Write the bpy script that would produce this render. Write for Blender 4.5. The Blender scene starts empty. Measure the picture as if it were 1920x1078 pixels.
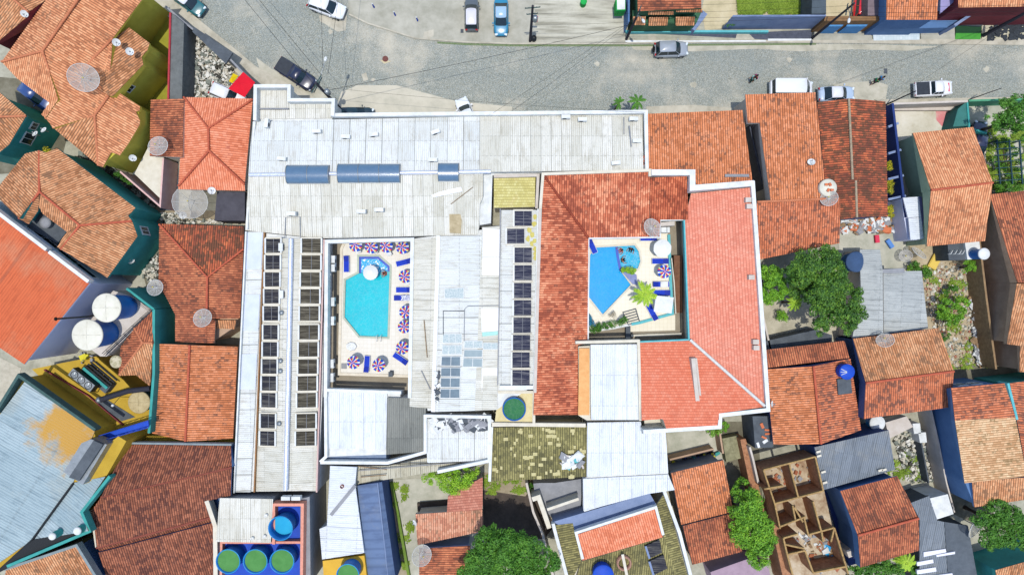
import bpy, bmesh, math, random
from mathutils import Vector, Matrix
random.seed(7)
SC = bpy.context.scene
COL = SC.collection
# ---------------- camera, sky, sun ----------------
CH = 70.0                      # height of the drone above the street (m)
SPX = 16.0                     # photo pixels per metre at street level
cam = bpy.data.cameras.new('camera'); cam.lens = 36 * CH / (1920 / SPX); cam.sensor_width = 36
cam.clip_start = 1; cam.clip_end = 2000
camo = bpy.data.objects.new('camera', cam); COL.objects.link(camo); camo.location = (0, 0, CH); SC.camera = camo
SUN_EL, SUN_AZ = 83.0, 187.0    # azimuth clockwise from the top of the picture
wd = bpy.data.worlds.new('World'); SC.world = wd; wd.use_nodes = True
bgn = wd.node_tree.nodes['Background']; sky = wd.node_tree.nodes.new('ShaderNodeTexSky')
sky.sky_type = 'NISHITA'; sky.sun_disc = False; sky.sun_elevation = math.radians(SUN_EL); sky.sun_rotation = math.radians(SUN_AZ)
wd.node_tree.links.new(sky.outputs[0], bgn.inputs[0]); bgn.inputs[1].default_value = 0.15
sl = bpy.data.lights.new('sun', 'SUN'); sl.energy = 2.3; sl.angle = math.radians(0.5); sl.color = (1, .97, .91)
so = bpy.data.objects.new('sun', sl); COL.objects.link(so)
_e, _a = math.radians(SUN_EL), math.radians(SUN_AZ)
so.rotation_euler = (-Vector((math.sin(_a)*math.cos(_e), math.cos(_a)*math.cos(_e), math.sin(_e)))).to_track_quat('-Z', 'Y').to_euler()
SC.view_settings.view_transform = 'Standard'; SC.view_settings.look = 'None'
SC.view_settings.exposure = 0.70; SC.view_settings.gamma = 1
# ---------------- helpers: coordinates ----------------
ZB = 0.0                        # level of the raised courtyards: heights there are given from this base
def W(x, y, z=0.0):            # a photo pixel seen at height z -> metres
    s = (CH - z - ZB) / CH / SPX
    return Vector(((x - 960) * s, -(y - 539) * s, z))
TL = {}
for r_, y0_ in enumerate((0, 270, 540, 808)):
    for c_ in range(4): TL['t%d%d' % (r_, c_)] = (480*c_, y0_, .2505)
TL.update({'n1': (480,440,.1253), 'n2': (640,440,.1253), 'n3': (800,560,.1253), 'n4': (1100,440,.10417), 'n5': (1100,540,.10417),
  'n6': (1380,830,.1253), 'n7': (1420,940,.1253), 'n8': (380,920,.1253)})
def P(s):                      # "t12 x,y:z x,y ..." -> [(px, py, z or None)]
    out = []; ox, oy, k = 0, 0, 1
    for tok in s.split():
        if ',' not in tok:
            ox, oy, k = TL[tok] if tok != 'a' else (0, 0, 1); continue
        z = None
        if ':' in tok: tok, z = tok.split(':'); z = float(z)
        x, y = tok.split(','); out.append((ox + float(x)*k, oy + float(y)*k, z))
    return out
def L(s, z):                   # list of metre points, z default
    return [W(x, y, z if q is None else q) for x, y, q in P(s)]
def area2(p): return sum(p[i][0]*p[(i+1) % len(p)][1] - p[(i+1) % len(p)][0]*p[i][1] for i in range(len(p)))
def ccw(p): return list(p) if area2(p) > 0 else list(reversed(p))
def offset(pts, d):            # move a ccw outline inwards by d
    n = len(pts); out = []
    for i in range(n):
        a, b, c = pts[i-1], pts[i], pts[(i+1) % n]
        e1 = Vector((b[0]-a[0], b[1]-a[1])).normalized(); e2 = Vector((c[0]-b[0], c[1]-b[1])).normalized()
        n1 = Vector((-e1.y, e1.x)); n2 = Vector((-e2.y, e2.x)); m = n1 + n2
        m = m / max(.35, m.length_squared) * 2 if m.length > .2 else n1
        v = Vector((b[0] + m.x*d, b[1] + m.y*d, b[2] if len(b) > 2 else 0)); out.append(v)
    return out
# ---------------- helpers: objects ----------------
def tag(o, label=None, cat=None, group=None, kind=None):
    if label: o['label'] = label
    if cat: o['category'] = cat
    if group: o['group'] = group
    if kind: o['kind'] = kind
    return o
def E(name, label, cat, loc=(0, 0, 0), rz=0.0, group=None):
    o = bpy.data.objects.new(name, None); COL.objects.link(o); o.location = (loc[0], loc[1], loc[2] + ZB); o.rotation_euler = (0, 0, rz)
    o.empty_display_size = .3
    return tag(o, label, cat, group)
class MB:                      # collects vertices and faces of one mesh
    def __init__(s): s.v = []; s.f = []; s.uv = []; s.mi = []; s.sm = []
    def add(s, vs, fs, mi=0, uv=None, smooth=False):
        b = len(s.v); s.v += [Vector(v) for v in vs]
        for k, f in enumerate(fs):
            s.f.append([b+i for i in f]); s.mi.append(mi); s.sm.append(smooth)
            s.uv.append(uv[k] if uv else None)
        return s
    def box(s, c, d, rz=0, mi=0, tilt=None):
        x, y, z = d[0]/2, d[1]/2, d[2]/2
        m = Matrix.Translation(Vector(c)) @ Matrix.Rotation(rz, 4, 'Z')
        if tilt: m = m @ Matrix.Rotation(tilt[0], 4, tilt[1])
        vs = [m @ Vector(q) for q in ((-x,-y,-z),(x,-y,-z),(x,y,-z),(-x,y,-z),(-x,-y,z),(x,-y,z),(x,y,z),(-x,y,z))]
        return s.add(vs, [(3,2,1,0),(4,5,6,7),(0,1,5,4),(1,2,6,5),(2,3,7,6),(3,0,4,7)], mi)
    def prism(s, pts, z0, z1, mi=0, mside=None):   # pts ccw metres
        p = ccw([(q[0], q[1]) for q in pts]); n = len(p)
        s.add([(x, y, z1) for x, y in p], [list(range(n))], mi)
        s.add([(x, y, z0) for x, y in p], [list(range(n-1, -1, -1))], mi if mside is None else mside)
        for i in range(n):
            a, b = p[i], p[(i+1) % n]
            s.add([(a[0],a[1],z0),(b[0],b[1],z0),(b[0],b[1],z1),(a[0],a[1],z1)], [(0,1,2,3)], mi if mside is None else mside)
        return s
    def tube(s, pts, r, n=8, mi=0, r1=None, cap=True):
        pts = [Vector(p) for p in pts]; m = len(pts); b = []
        for i, p in enumerate(pts):
            t = (pts[min(i+1, m-1)] - pts[max(i-1, 0)]).normalized()
            u = t.cross(Vector((0, 0, 1))); u = Vector((1, 0, 0)) if u.length < .05 else u.normalized(); w = t.cross(u)
            rr = r if r1 is None else r + (r1-r)*i/(m-1)
            b += [p + (u*math.cos(2*math.pi*k/n) + w*math.sin(2*math.pi*k/n))*rr for k in range(n)]
        fs = [(i*n+k, i*n+(k+1) % n, (i+1)*n+(k+1) % n, (i+1)*n+k) for i in range(m-1) for k in range(n)]
        s.add(b, fs, mi, smooth=True)
        if cap: s.add(b[:n], [list(range(n-1, -1, -1))], mi); s.add(b[-n:], [list(range(n))], mi)
        return s
    def lathe(s, c, prof, n=24, mi=0, smooth=True):   # prof [(r, z)]
        c = Vector(c); b = []
        for r, z in prof: b += [c + Vector((r*math.cos(2*math.pi*k/n), r*math.sin(2*math.pi*k/n), z)) for k in range(n)]
        fs = [(i*n+k, i*n+(k+1) % n, (i+1)*n+(k+1) % n, (i+1)*n+k) for i in range(len(prof)-1) for k in range(n)]
        return s.add(b, fs, mi, smooth=smooth)
    def disc(s, c, r, n=24, mi=0):
        c = Vector(c); return s.add([c + Vector((r*math.cos(2*math.pi*k/n), r*math.sin(2*math.pi*k/n), 0)) for k in range(n)], [list(range(n))], mi)
    def out(s, name, mats, parent=None, label=None, cat=None, group=None, kind=None, origin=None):
        me = bpy.data.meshes.new(name)
        if not isinstance(mats, (list, tuple)): mats = [mats]
        pl = Vector((0, 0, 0)); w = Matrix.Identity(4)
        if ZB and origin != 'local': s.v = [v + Vector((0, 0, ZB)) for v in s.v]
        if parent is not None:                     # verts come in world metres unless origin == 'local'
            if origin != 'local':
                w = pm(parent).inverted(); vs = [w @ v for v in s.v]
            else: vs = s.v
        elif origin != 'local':
            lo = [min(v[i] for v in s.v) for i in range(3)]; hi = [max(v[i] for v in s.v) for i in range(3)]
            pl = Vector(((lo[0]+hi[0])/2, (lo[1]+hi[1])/2, lo[2])); vs = [v - pl for v in s.v]
        else: vs = s.v
        me.from_pydata([tuple(v) for v in vs], [], s.f)
        for m in mats: me.materials.append(m)
        me.polygons.foreach_set('material_index', s.mi); me.polygons.foreach_set('use_smooth', s.sm)
        if any(u is not None for u in s.uv):
            l = me.uv_layers.new(name='UVMap')
            for p, u in zip(me.polygons, s.uv):
                if u is None: continue
                for k, li in enumerate(p.loop_indices): l.data[li].uv = u[k]
        me.update()
        o = bpy.data.objects.new(name, me); COL.objects.link(o); o.location = pl
        if parent is not None: o.parent = parent
        return tag(o, label, cat, group, kind)
def pm(o):
    m = Matrix.LocRotScale(o.location, o.rotation_euler, o.scale)
    return pm(o.parent) @ m if o.parent else m
def copytree(o, parent=None):
    c = o.copy(); COL.objects.link(c); c.parent = parent
    for ch in list(o.children): copytree(ch, c)
    return c
# ---------------- materials ----------------
def lin(h):
    if not isinstance(h, str): return h
    h = h.lstrip('#'); r = [int(h[i:i+2], 16)/255 for i in (0, 2, 4)]
    return tuple(c/12.92 if c <= .04045 else ((c+.055)/1.055)**2.4 for c in r)
KK = 0.68
def c4(h): return tuple(min(.88, c*KK) for c in lin(h)) + (1,)
MATS = {}
class NT:
    def __init__(s, name):
        s.m = bpy.data.materials.new(name); s.m.use_nodes = True; s.t = s.m.node_tree; s.b = s.t.nodes['Principled BSDF']
        s.b.inputs['Roughness'].default_value = .85; s.b.inputs['Specular IOR Level'].default_value = .25
    def n(s, k, **kw):
        q = s.t.nodes.new('ShaderNode' + k)
        for a, v in kw.items(): setattr(q, a, v)
        return q
    def l(s, a, b): s.t.links.new(a, b)
    def math(s, op, a, b=None, clamp=False):
        q = s.n('Math', operation=op, use_clamp=clamp)
        for i, v in enumerate((a, b)):
            if v is None: continue
            if isinstance(v, (int, float)): q.inputs[i].default_value = v
            else: s.l(v, q.inputs[i])
        return q.outputs[0]
    def pos(s): return s.n('NewGeometry').outputs['Position']
    def noise(s, sc, det=4, vec=None, rough=.6, dist=0):
        q = s.n('TexNoise'); q.inputs['Scale'].default_value = sc; q.inputs['Detail'].default_value = det; q.inputs['Roughness'].default_value = rough
        q.inputs['Distortion'].default_value = dist
        s.l(vec if vec is not None else s.pos(), q.inputs['Vector']); return q.outputs[0]
    def ramp(s, f, stops, interp='LINEAR'):
        q = s.n('ValToRGB'); q.color_ramp.interpolation = interp; e = q.color_ramp.elements
        while len(e) < len(stops): e.new(.5)
        for i, (p, c) in enumerate(stops):
            e[i].position = p; e[i].color = c4(c) if not isinstance(c, float) else (c, c, c, 1)
        s.l(f, q.inputs[0]); return q.outputs[0]
    def mix(s, f, a, b, mode='MIX'):
        q = s.n('MixRGB', blend_type=mode)
        for i, v in ((0, f), (1, a), (2, b)):
            if isinstance(v, (int, float)): q.inputs[i].default_value = v
            elif isinstance(v, str): q.inputs[i].default_value = c4(v)
            elif isinstance(v, tuple): q.inputs[i].default_value = v
            else: s.l(v, q.inputs[i])
        return q.outputs[0]
    def bump(s, h, d=.02, st=.6):
        q = s.n('Bump'); q.inputs['Distance'].default_value = d; q.inputs['Strength'].default_value = st
        s.l(h, q.inputs['Height']); s.l(q.outputs[0], s.b.inputs['Normal'])
    def col(s, c):
        if isinstance(c, str): s.b.inputs['Base Color'].default_value = c4(c)
        else: s.l(c, s.b.inputs['Base Color'])
        return s
    def uv(s):
        q = s.n('UVMap'); x = s.n('SeparateXYZ'); s.l(q.outputs[0], x.inputs[0]); return x.outputs[0], x.outputs[1]
def plain(name, c, c2=None, rough=.8, sc=1.5, bump=.01, metal=0, spec=.25, lo=.35, hi=.7):
    if name in MATS: return MATS[name]
    t = NT(name)
    if c2:
        f = t.noise(sc, 6, rough=.7); t.col(t.ramp(f, [(lo, c), (hi, c2)]))
        if bump: t.bump(t.noise(sc*12, 3), bump, .5)
    else: t.col(c)
    t.b.inputs['Roughness'].default_value = rough; t.b.inputs['Metallic'].default_value = metal; t.b.inputs['Specular IOR Level'].default_value = spec
    MATS[name] = t.m; return t.m
def tilemat(name, a, b, d, stain=.5, sc=.35, dirt='5a3a2c', seam=.62, row=.75, clus=.5):
    """curved clay tiles: a colour per tile, darker channels, lichen stains; UV = (column, row)"""
    if name in MATS: return MATS[name]
    t = NT(name); x, y = t.uv()
    cx = t.n('CombineXYZ'); t.l(t.math('FLOOR', x), cx.inputs[0])
    wn0 = t.n('TexWhiteNoise', noise_dimensions='1D'); t.l(t.math('FLOOR', x), wn0.inputs['W'])
    yo = t.math('ADD', y, wn0.outputs[0]); t.l(t.math('FLOOR', yo), cx.inputs[1])
    wn = t.n('TexWhiteNoise', noise_dimensions='2D'); t.l(cx.outputs[0], wn.inputs['Vector'])
    big = t.noise(.22, 3)
    f = t.math('ADD', t.math('ADD', .12, t.math('MULTIPLY', wn.outputs[0], .68)), t.math('MULTIPLY', t.math('SUBTRACT', big, .5), clus*1.6), True)
    base = t.ramp(f, [(.05, d), (.38, b), (.85, a)])
    # lichen: soft patches broken up per tile
    st = t.noise(sc, 7, rough=.75); st2 = t.math('ADD', st, t.math('MULTIPLY', t.math('SUBTRACT', wn.outputs[0], .5), .30))
    mask = t.ramp(st2, [(.72 - stain*.3, 0.0), (.80 - stain*.26, .85)])
    base = t.mix(mask, base, dirt)
    fx = t.math('FRACT', x); g = t.math('ABSOLUTE', t.math('SUBTRACT', fx, .5))
    seamf = t.math('MULTIPLY', t.ramp(g, [(.20, 0.0), (.40, 1.0)]), 1 - seam)
    base = t.mix(seamf, base, dirt)  # tile colour darkens across the channels
    fy = t.math('FRACT', yo); rf = t.math('MULTIPLY', t.ramp(fy, [(.0, 1.0), (.14, 0.0)]), 1 - row)
    base = t.mix(rf, base, dirt)
    vg = t.n('VectorMath', operation='SCALE'); vg.inputs['Scale'].default_value = 1.18; t.l(base, vg.inputs[0]); t.col(vg.outputs[0]); t.bump(t.math('SUBTRACT', 1, fy), .03, .5)
    t.b.inputs['Roughness'].default_value = .9
    MATS[name] = t.m; return t.m
def flattile(name, a, b, d, line='a4503c'):
    """flat interlocking tiles in courses, UV = (column, row)"""
    if name in MATS: return MATS[name]
    t = NT(name); x, y = t.uv(); fl = t.math('FLOOR', y)
    xo = t.math('ADD', x, t.math('MULTIPLY', t.math('MODULO', fl, 2), .5))
    cx = t.n('CombineXYZ'); t.l(t.math('FLOOR', xo), cx.inputs[0]); t.l(fl, cx.inputs[1])
    wn = t.n('TexWhiteNoise', noise_dimensions='2D'); t.l(cx.outputs[0], wn.inputs['Vector'])
    f = t.math('ADD', t.math('MULTIPLY', wn.outputs[0], .45), t.math('MULTIPLY', t.noise(.3, 5), .6))
    base = t.ramp(f, [(.1, d), (.5, b), (.9, a)])
    sn = t.noise(.28, 7, rough=.75); base = t.mix(t.ramp(sn, [(.54, 0.0), (.74, .42)]), base, line); sl_ = t.noise(.9, 6, rough=.7); base = t.mix(t.ramp(sl_, [(.58, 0.0), (.8, .5)]), base, 'f2c8b0')
    base = t.mix(t.math('MULTIPLY', t.ramp(t.math('FRACT', y), [(0, 1.0), (.16, 1.0), (.26, 0.0)]), .72), base, line)
    base = t.mix(t.math('MULTIPLY', t.ramp(t.math('FRACT', xo), [(0, 1.0), (.2, 0.0)]), .6), base, line)
    t.col(base); t.bump(t.math('SUBTRACT', 1, t.math('FRACT', y)), .03, .6)
    MATS[name] = t.m; return t.m
def sheetmat(name, a, b, d, dirt='8d8a7c', sw=5, sh=1.0, lap=.85, patch=.3, rough=.55, rust=None, metal=0):
    """corrugated fibre-cement or metal sheets, UV = (corrugation, metres down the slope)"""
    if name in MATS: return MATS[name]
    t = NT(name); x, y = t.uv()
    xs = t.math('DIVIDE', x, sw); fx = t.math('FLOOR', xs)
    w1 = t.n('TexWhiteNoise', noise_dimensions='1D'); t.l(fx, w1.inputs['W'])
    ys = t.math('ADD', t.math('DIVIDE', y, 2.2*sh), t.math('MULTIPLY', w1.outputs[0], .0)); fy = t.math('FLOOR', ys)
    cx = t.n('CombineXYZ'); t.l(fx, cx.inputs[0]); t.l(fy, cx.inputs[1])
    wn = t.n('TexWhiteNoise', noise_dimensions='2D'); t.l(cx.outputs[0], wn.inputs['Vector'])
    f = t.math('ADD', t.math('MULTIPLY', wn.outputs[0], patch), t.math('MULTIPLY', t.math('ADD', t.math('MULTIPLY', t.noise(.25, 5), .6), t.math('MULTIPLY', w1.outputs[0], .4)), 1 - patch))
    base = t.ramp(f, [(.1, d), (.45, b), (.8, a)])
    st = t.noise(.9, 8, rough=.8); base = t.mix(t.ramp(st, [(.52, 0.0), (.78, .7)]), base, dirt); blot = t.noise(.16, 6, rough=.7); base = t.mix(t.ramp(blot, [(.53, 0.0), (.72, .32)]), base, 'b5a888')
    # streaks running down the channels
    mp = t.n('CombineXYZ'); t.l(t.math('MULTIPLY', x, 1.0), mp.inputs[0]); t.l(t.math('MULTIPLY', y, .35), mp.inputs[1])
    sk = t.noise(1.1, 3, vec=mp.outputs[0]); base = t.mix(t.ramp(sk, [(.52, 0.0), (.72, .6)]), base, dirt)
    lx = t.ramp(t.math('ABSOLUTE', t.math('SUBTRACT', t.math('FRACT', xs), .5)), [(.452, 0.0), (.48, 1.0)])
    on = t.ramp(w1.outputs[0], [(.2, .12), (.5, 1.0)])
    base = t.mix(t.math('MULTIPLY', t.math('MULTIPLY', lx, on), lap), base, '3c4240')
    ly = t.ramp(t.math('ABSOLUTE', t.math('SUBTRACT', t.math('FRACT', ys), .5)), [(.475, 0.0), (.497, 1.0)])
    dots = t.ramp(t.math('FRACT', t.math('MULTIPLY', x, .5)), [(.3, 1.0), (.6, .25)])
    base = t.mix(t.math('MULTIPLY', t.math('MULTIPLY', ly, dots), lap*.8), base, '4d5250')
    ch = t.ramp(t.math('ABSOLUTE', t.math('SUBTRACT', t.math('FRACT', x), .5)), [(.3, 0.0), (.5, 1.0)])
    base = t.mix(t.math('MULTIPLY', ch, .5), base, dirt)  # each corrugation mixed darker along its valley
    if rust:
        vd = t.n('VectorMath', operation='DISTANCE'); t.l(t.pos(), vd.inputs[0]); vd.inputs[1].default_value = rust[:3]
        ns = t.math('MULTIPLY', t.math('SUBTRACT', t.noise(.45, 7, rough=.75), .5), rust[3]*2.2)
        base = t.mix(t.ramp(t.math('DIVIDE', t.math('ADD', vd.outputs['Value'], ns), rust[3]*2), [(.25, .95), (.5, 0.0)]), base, 'c9962e')
    t.col(base); t.b.inputs['Roughness'].default_value = rough; t.b.inputs['Metallic'].default_value = metal
    MATS[name] = t.m; return t.m
# ---------------- roofs ----------------
STY = {'tile': (.25, .06, .42, 'tile', 6), 'flat': (.27, .02, .30, 'flat', 2), 'sheet': (.22, .035, 1.0, 'sheet', 4), 'metal': (.28, .03, 1.0, 'sheet', 4), 'slab': (1.0, 0.0, 1.0, 'none', 1)}
def solve(s, dr=None):
    """face outline with three known heights -> 3D points on one plane, seen at the given photo pixels"""
    pp = P(s) if isinstance(s, str) else s
    k = [W(*p) for p in pp if p[2] is not None]
    if len(k) < 3:
        n = Vector((0, 0, 1)); p0 = k[0] if k else Vector((0, 0, 3.0))
        if len(k) == 2 and abs(k[1].z - k[0].z) > .01:      # two heights: the face falls along the tile direction
            e = Vector((k[1].x-k[0].x, k[1].y-k[0].y, 0)); d = Vector((dr[0], -dr[1], 0)).normalized() if dr is not None else e.normalized()
            if abs(d.dot(e)) < .35*e.length: d = e.normalized()
            g = d*((k[1].z-k[0].z)/d.dot(e)); n = Vector((-g.x, -g.y, 1)).normalized()
    else:
        n = (k[1]-k[0]).cross(k[2]-k[0]).normalized(); p0 = k[0]
        if n.z < 0: n = -n
    out = []; o = Vector((0, 0, CH))
    for x, y, z in pp:
        d = W(x, y, 0) - o; t = n.dot(p0 - o) / n.dot(d); out.append(o + d*t)
    return out, n
def roof_into(mb, s, dr=None, sty='tile', mi=0, skirt=None, smi=1):
    pts, n = solve(s, dr)
    pitch, amp, tl, prof, ns = STY[sty]
    g = Vector((n.x, n.y, 0))
    if dr is not None: d = Vector((dr[0], -dr[1], 0))
    elif g.length > .01: d = g
    else: d = Vector((0, -1, 0))
    d = (d - n*d.dot(n)).normalized(); u = n.cross(d).normalized(); o = pts[0]
    q = [((p-o).dot(u), (p-o).dot(d)) for p in pts]; m = len(q)
    def ints(ux):
        r = []
        for i in range(m):
            a, b = q[i], q[(i+1) % m]
            if (a[0] <= ux < b[0]) or (b[0] <= ux < a[0]): r.append(a[1] + (ux-a[0])/(b[0]-a[0])*(b[1]-a[1]))
        return sorted(r)
    if prof == 'none':
        vs = ccw([tuple(p) for p in pts]); mb.add(vs, [list(range(m))], mi, [[((Vector(v)-o).dot(u), (Vector(v)-o).dot(d)) for v in vs]])
    else:
        st = pitch/ns; lo = min(a[0] for a in q); hi = max(a[0] for a in q)
        def h(ux):
            f = (ux/pitch) % 1.0
            if prof == 'tile': return amp*(1-abs(2*f-1)**2.2)
            if prof == 'flat': return amp*f
            return amp*.5*(1-math.cos(2*math.pi*f))
        ua = math.floor(lo/st)*st
        while ua < hi:
            a, b = max(ua, lo), min(ua+st, hi)
            if b - a > 1e-4:
                e = (b-a)*.02; ia, ib = ints(a+e), ints(b-e)
                if len(ia) != len(ib): ia = ib = ints((a+b)/2)
                for j in range(0, len(ia)-1, 2):
                    qq = [(a, ia[j]), (a, ia[j+1]), (b, ib[j+1]), (b, ib[j])]
                    vs = [o + u*x + d*y + n*h(x if x != b else b-1e-6) for x, y in qq]
                    mb.add(vs, [(0, 1, 2, 3)] if n.dot((vs[1]-vs[0]).cross(vs[2]-vs[0])) > 0 else [(3, 2, 1, 0)], mi,
                           [[(x/pitch, y/tl) for x, y in (qq if n.dot((vs[1]-vs[0]).cross(vs[2]-vs[0])) > 0 else qq[::-1])]])
            ua += st
    if skirt is not None:
        pc = ccw([tuple(p) for p in pts]); zb = min(p[2] for p in pc) - skirt
        for i in range(m):
            a, b = pc[i], pc[(i+1) % m]
            mb.add([(a[0],a[1],zb),(b[0],b[1],zb),b,a], [(0,1,2,3)], smi)
        mb.add([(x, y, zb) for x, y, z in reversed(pc)], [list(range(m))], smi)
    return pts
def ridge(parent, s, z=None, r=.13, mat=None, name='ridge'):
    pp = [W(x, y, q if q is not None else z) for x, y, q in P(s)]
    mb = MB(); mb.tube([p + Vector((0, 0, .05)) for p in pp], r, 8); return mb.out(name, mat, parent)
def strip(mb, pts, w, z0, z1, mi=0, closed=False):
    """a wall or kerb of width w along a polyline (metres), mitred"""
    p = [Vector((q[0], q[1])) for q in pts]; n = len(p); Lf, Rt = [], []
    for i in range(n):
        a = p[i-1] if (i > 0 or closed) else None; c = p[(i+1) % n] if (i < n-1 or closed) else None
        e = []
        if a is not None: e.append((p[i]-a).normalized())
        if c is not None: e.append((c-p[i]).normalized())
        nn = sum((Vector((-v.y, v.x)) for v in e), Vector((0, 0)))
        k = 1.0
        if len(e) == 2: nn = nn.normalized() if nn.length > .1 else Vector((-e[0].y, e[0].x)); k = 1/max(.4, nn.dot(Vector((-e[0].y, e[0].x))))
        Lf.append(p[i] + nn*w/2*k); Rt.append(p[i] - nn*w/2*k)
    rng = range(n if closed else n-1)
    for i in rng:
        j = (i+1) % n; v = [Rt[i], Rt[j], Lf[j], Lf[i]]
        b = [(q.x, q.y, z0) for q in v] + [(q.x, q.y, z1) for q in v]
        fs = [(3,2,1,0),(4,5,6,7),(0,1,5,4),(2,3,7,6)]
        if not closed and i == 0: fs.append((3,0,4,7))
        if not closed and i == n-2: fs.append((1,2,6,5))
        mb.add(b, fs, mi)
    return mb
def wallstrip(name, s, w, z0, z1, mat, parent=None, closed=False, **kw):
    pts = [W(x, y, z1) for x, y, q in P(s)]; mb = MB(); strip(mb, pts, w, z0, z1, 0, closed); return mb.out(name, mat, parent, **kw)
def patch(name, s, z, mat, kind='structure', th=.0, **kw):
    mb = MB(); pts = [W(x, y, z) for x, y, q in P(s)]
    if th: mb.prism(pts, z-th, z)
    else: mb.add([(p.x, p.y, z) for p in ccw([tuple(p) for p in pts] and pts)], [list(range(len(pts)))])
    return mb.out(name, mat, None, kind=kind, **kw)
def slab(name, s, z0, z1, mat, parent=None, **kw):
    mb = MB(); mb.prism([W(x, y, z1) for x, y, q in P(s)], z0, z1); return mb.out(name, mat, parent, **kw)
def window_on(parent, A, B, t, z, w, h, frame, glass, name='window', sill=True):
    A, B = Vector((A.x, A.y)), Vector((B.x, B.y)); e = (B-A).normalized(); nn = Vector((e.y, -e.x)); c = A + (B-A)*t
    rz = math.atan2(e.y, e.x); m = MB()
    c1 = c + nn*.03
    m.box((c1.x, c1.y, z), (w, .06, h), rz); f = m.out(name, glass, parent)
    q = MB()
    for dx, dz, sx, sz in ((0, h/2, w+.16, .09), (0, -h/2, w+.16, .09), (-w/2, 0, .08, h), (w/2, 0, .08, h), (0, 0, .05, h)):
        cc = c + e*dx + nn*.05; q.box((cc.x, cc.y, z+dz), (sx, .12, sz), rz)
    q.out('frame', frame, f)
    return f
def house(name, label, cat, wall, zw, wm, roofs, ridges=(), group=None, z0=0.0, inset=.25, wins=(), rmat=None, skirt=.14):
    """walls as a prism under the eaves, roof faces solved through the photo pixels, ridge caps and windows as parts"""
    wp = ccw([tuple(p) for p in L(wall, zw)]); wp = [Vector(p) for p in wp]; ip = offset(wp, inset)
    cx = sum(p.x for p in ip)/len(ip); cy = sum(p.y for p in ip)/len(ip)
    root = E(name, label, cat, (cx, cy, z0), 0, group)
    zt = zw - .12
    for rf in roofs:
        s, dr, mat, sty = (list(rf) + [None]*4)[:4]
        mb = MB(); zt = min([zt] + [p.z - .06 for p in roof_into(mb, s, dr, sty or 'tile', 0, skirt, 1)]); mb.out('roof', [mat, wm], root)
    mb = MB(); mb.prism(ip, z0, zt); mb.out('wall', wm, root)
    for s in ridges: ridge(root, s, None, .13, rmat)
    for (k, t, z, w, h) in wins:
        window_on(root, ip[k], ip[(k+1) % len(ip)], t, z, w, h, M_white, M_glassdark)
    return root
# ---------------- materials used in the scene ----------------
M_white = plain('white_paint', 'eceeec', 'c4c7c0', .7, 1.1, lo=.42, hi=.8)
M_glassdark = plain('dark_glass', '26343c', rough=.15, spec=.6)
M_cream = plain('cream_render', 'e9e2cf', 'd5ccb6', sc=1.2)
M_yel = plain('mustard_render', 'd8cc54', 'c4b846', sc=.7)
M_yel2 = plain('ochre_render', 'cba83a', 'b8962e', sc=.7)
M_teal = plain('teal_render', '46aaa2', '3a8f88', sc=.6)
M_maroon = plain('maroon_render', '86363e', '6e2e34', sc=.8)
M_peri = plain('periwinkle_render', 'e8ecff', 'dce2fa', sc=.8)
M_blue = plain('blue_render', '6286b4', '5074a0', sc=.5)
M_navy = plain('deep_blue_render', '4a6496', '3c5484', sc=.6)
M_bluegrey = plain('blue_grey_render', '8c9cbc', '7688ab', sc=.9)
M_green = plain('green_render', '487854', '3c6648', sc=.9)
M_olive = plain('olive_green_render', 'b4c6a2', 'a0b490', sc=.7)
M_pinkw = plain('pale_render', 'd8cfc4', 'c4b8aa', sc=1)
M_greyw = plain('grey_render', 'a0a1a4', '888a8e', sc=.9)
M_brownw = plain('brown_render', 'c8a88c', 'ac8e74', sc=.9)
M_brick = plain('rough_brickwork', 'c48e68', '8e5e42', sc=3, bump=.04)
M_rebar = plain('raw_concrete_beam', 'c2a068', '84663e', sc=4)
M_conc = plain('concrete', 'bdb9a6', '9c9987', sc=.55, bump=.006, lo=.3, hi=.75)
M_conc2 = plain('worn_concrete', 'cdc9b8', '9ea08c', sc=.4, bump=.01)
M_dirt = plain('bare_earth', 'b3a68a', '8d7f66', sc=.5, bump=.03)
M_soil_shade = plain('shaded_soil', '5c5046', '3e372f', sc=.8, bump=.04)
M_black = plain('black_metal', '1d2022', rough=.5)
M_steel = plain('galvanised_steel', 'a9afb2', '8e9597', rough=.4, metal=.6)
M_dgrey = plain('dark_grey_slab', '5f666c', '494f55', sc=1.0)
M_mosaic = plain('dark_paving', '5d6270', '474c58', sc=2.2)
M_bluetank = plain('blue_fibreglass', '1f74c4', '1a63ad', rough=.45, sc=.9)
M_bluetank2 = plain('royal_blue_paint', '1550c8', '1144b0', rough=.6, sc=1)
M_cyan = plain('cyan_fibreglass', '2aa6dc', '1b84c4', rough=.3, sc=1)
M_ridgeO = plain('orange_mortar', 'd98a62', 'b56b49', sc=3)
M_ridgeR = plain('red_mortar', 'cf6a4c', 'a9523c', sc=3)
M_ridgeG = plain('grey_mortar', 'b9a78c', '8f8069', sc=3)
M_ridgeW = plain('white_mortar', 'e8e8e2', 'c9c9c2', sc=3)
M_foil = plain('aluminium_foil_flashing', 'eef2fb', 'b9c6e4', rough=.28, sc=5, metal=.25, spec=.5)
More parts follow.
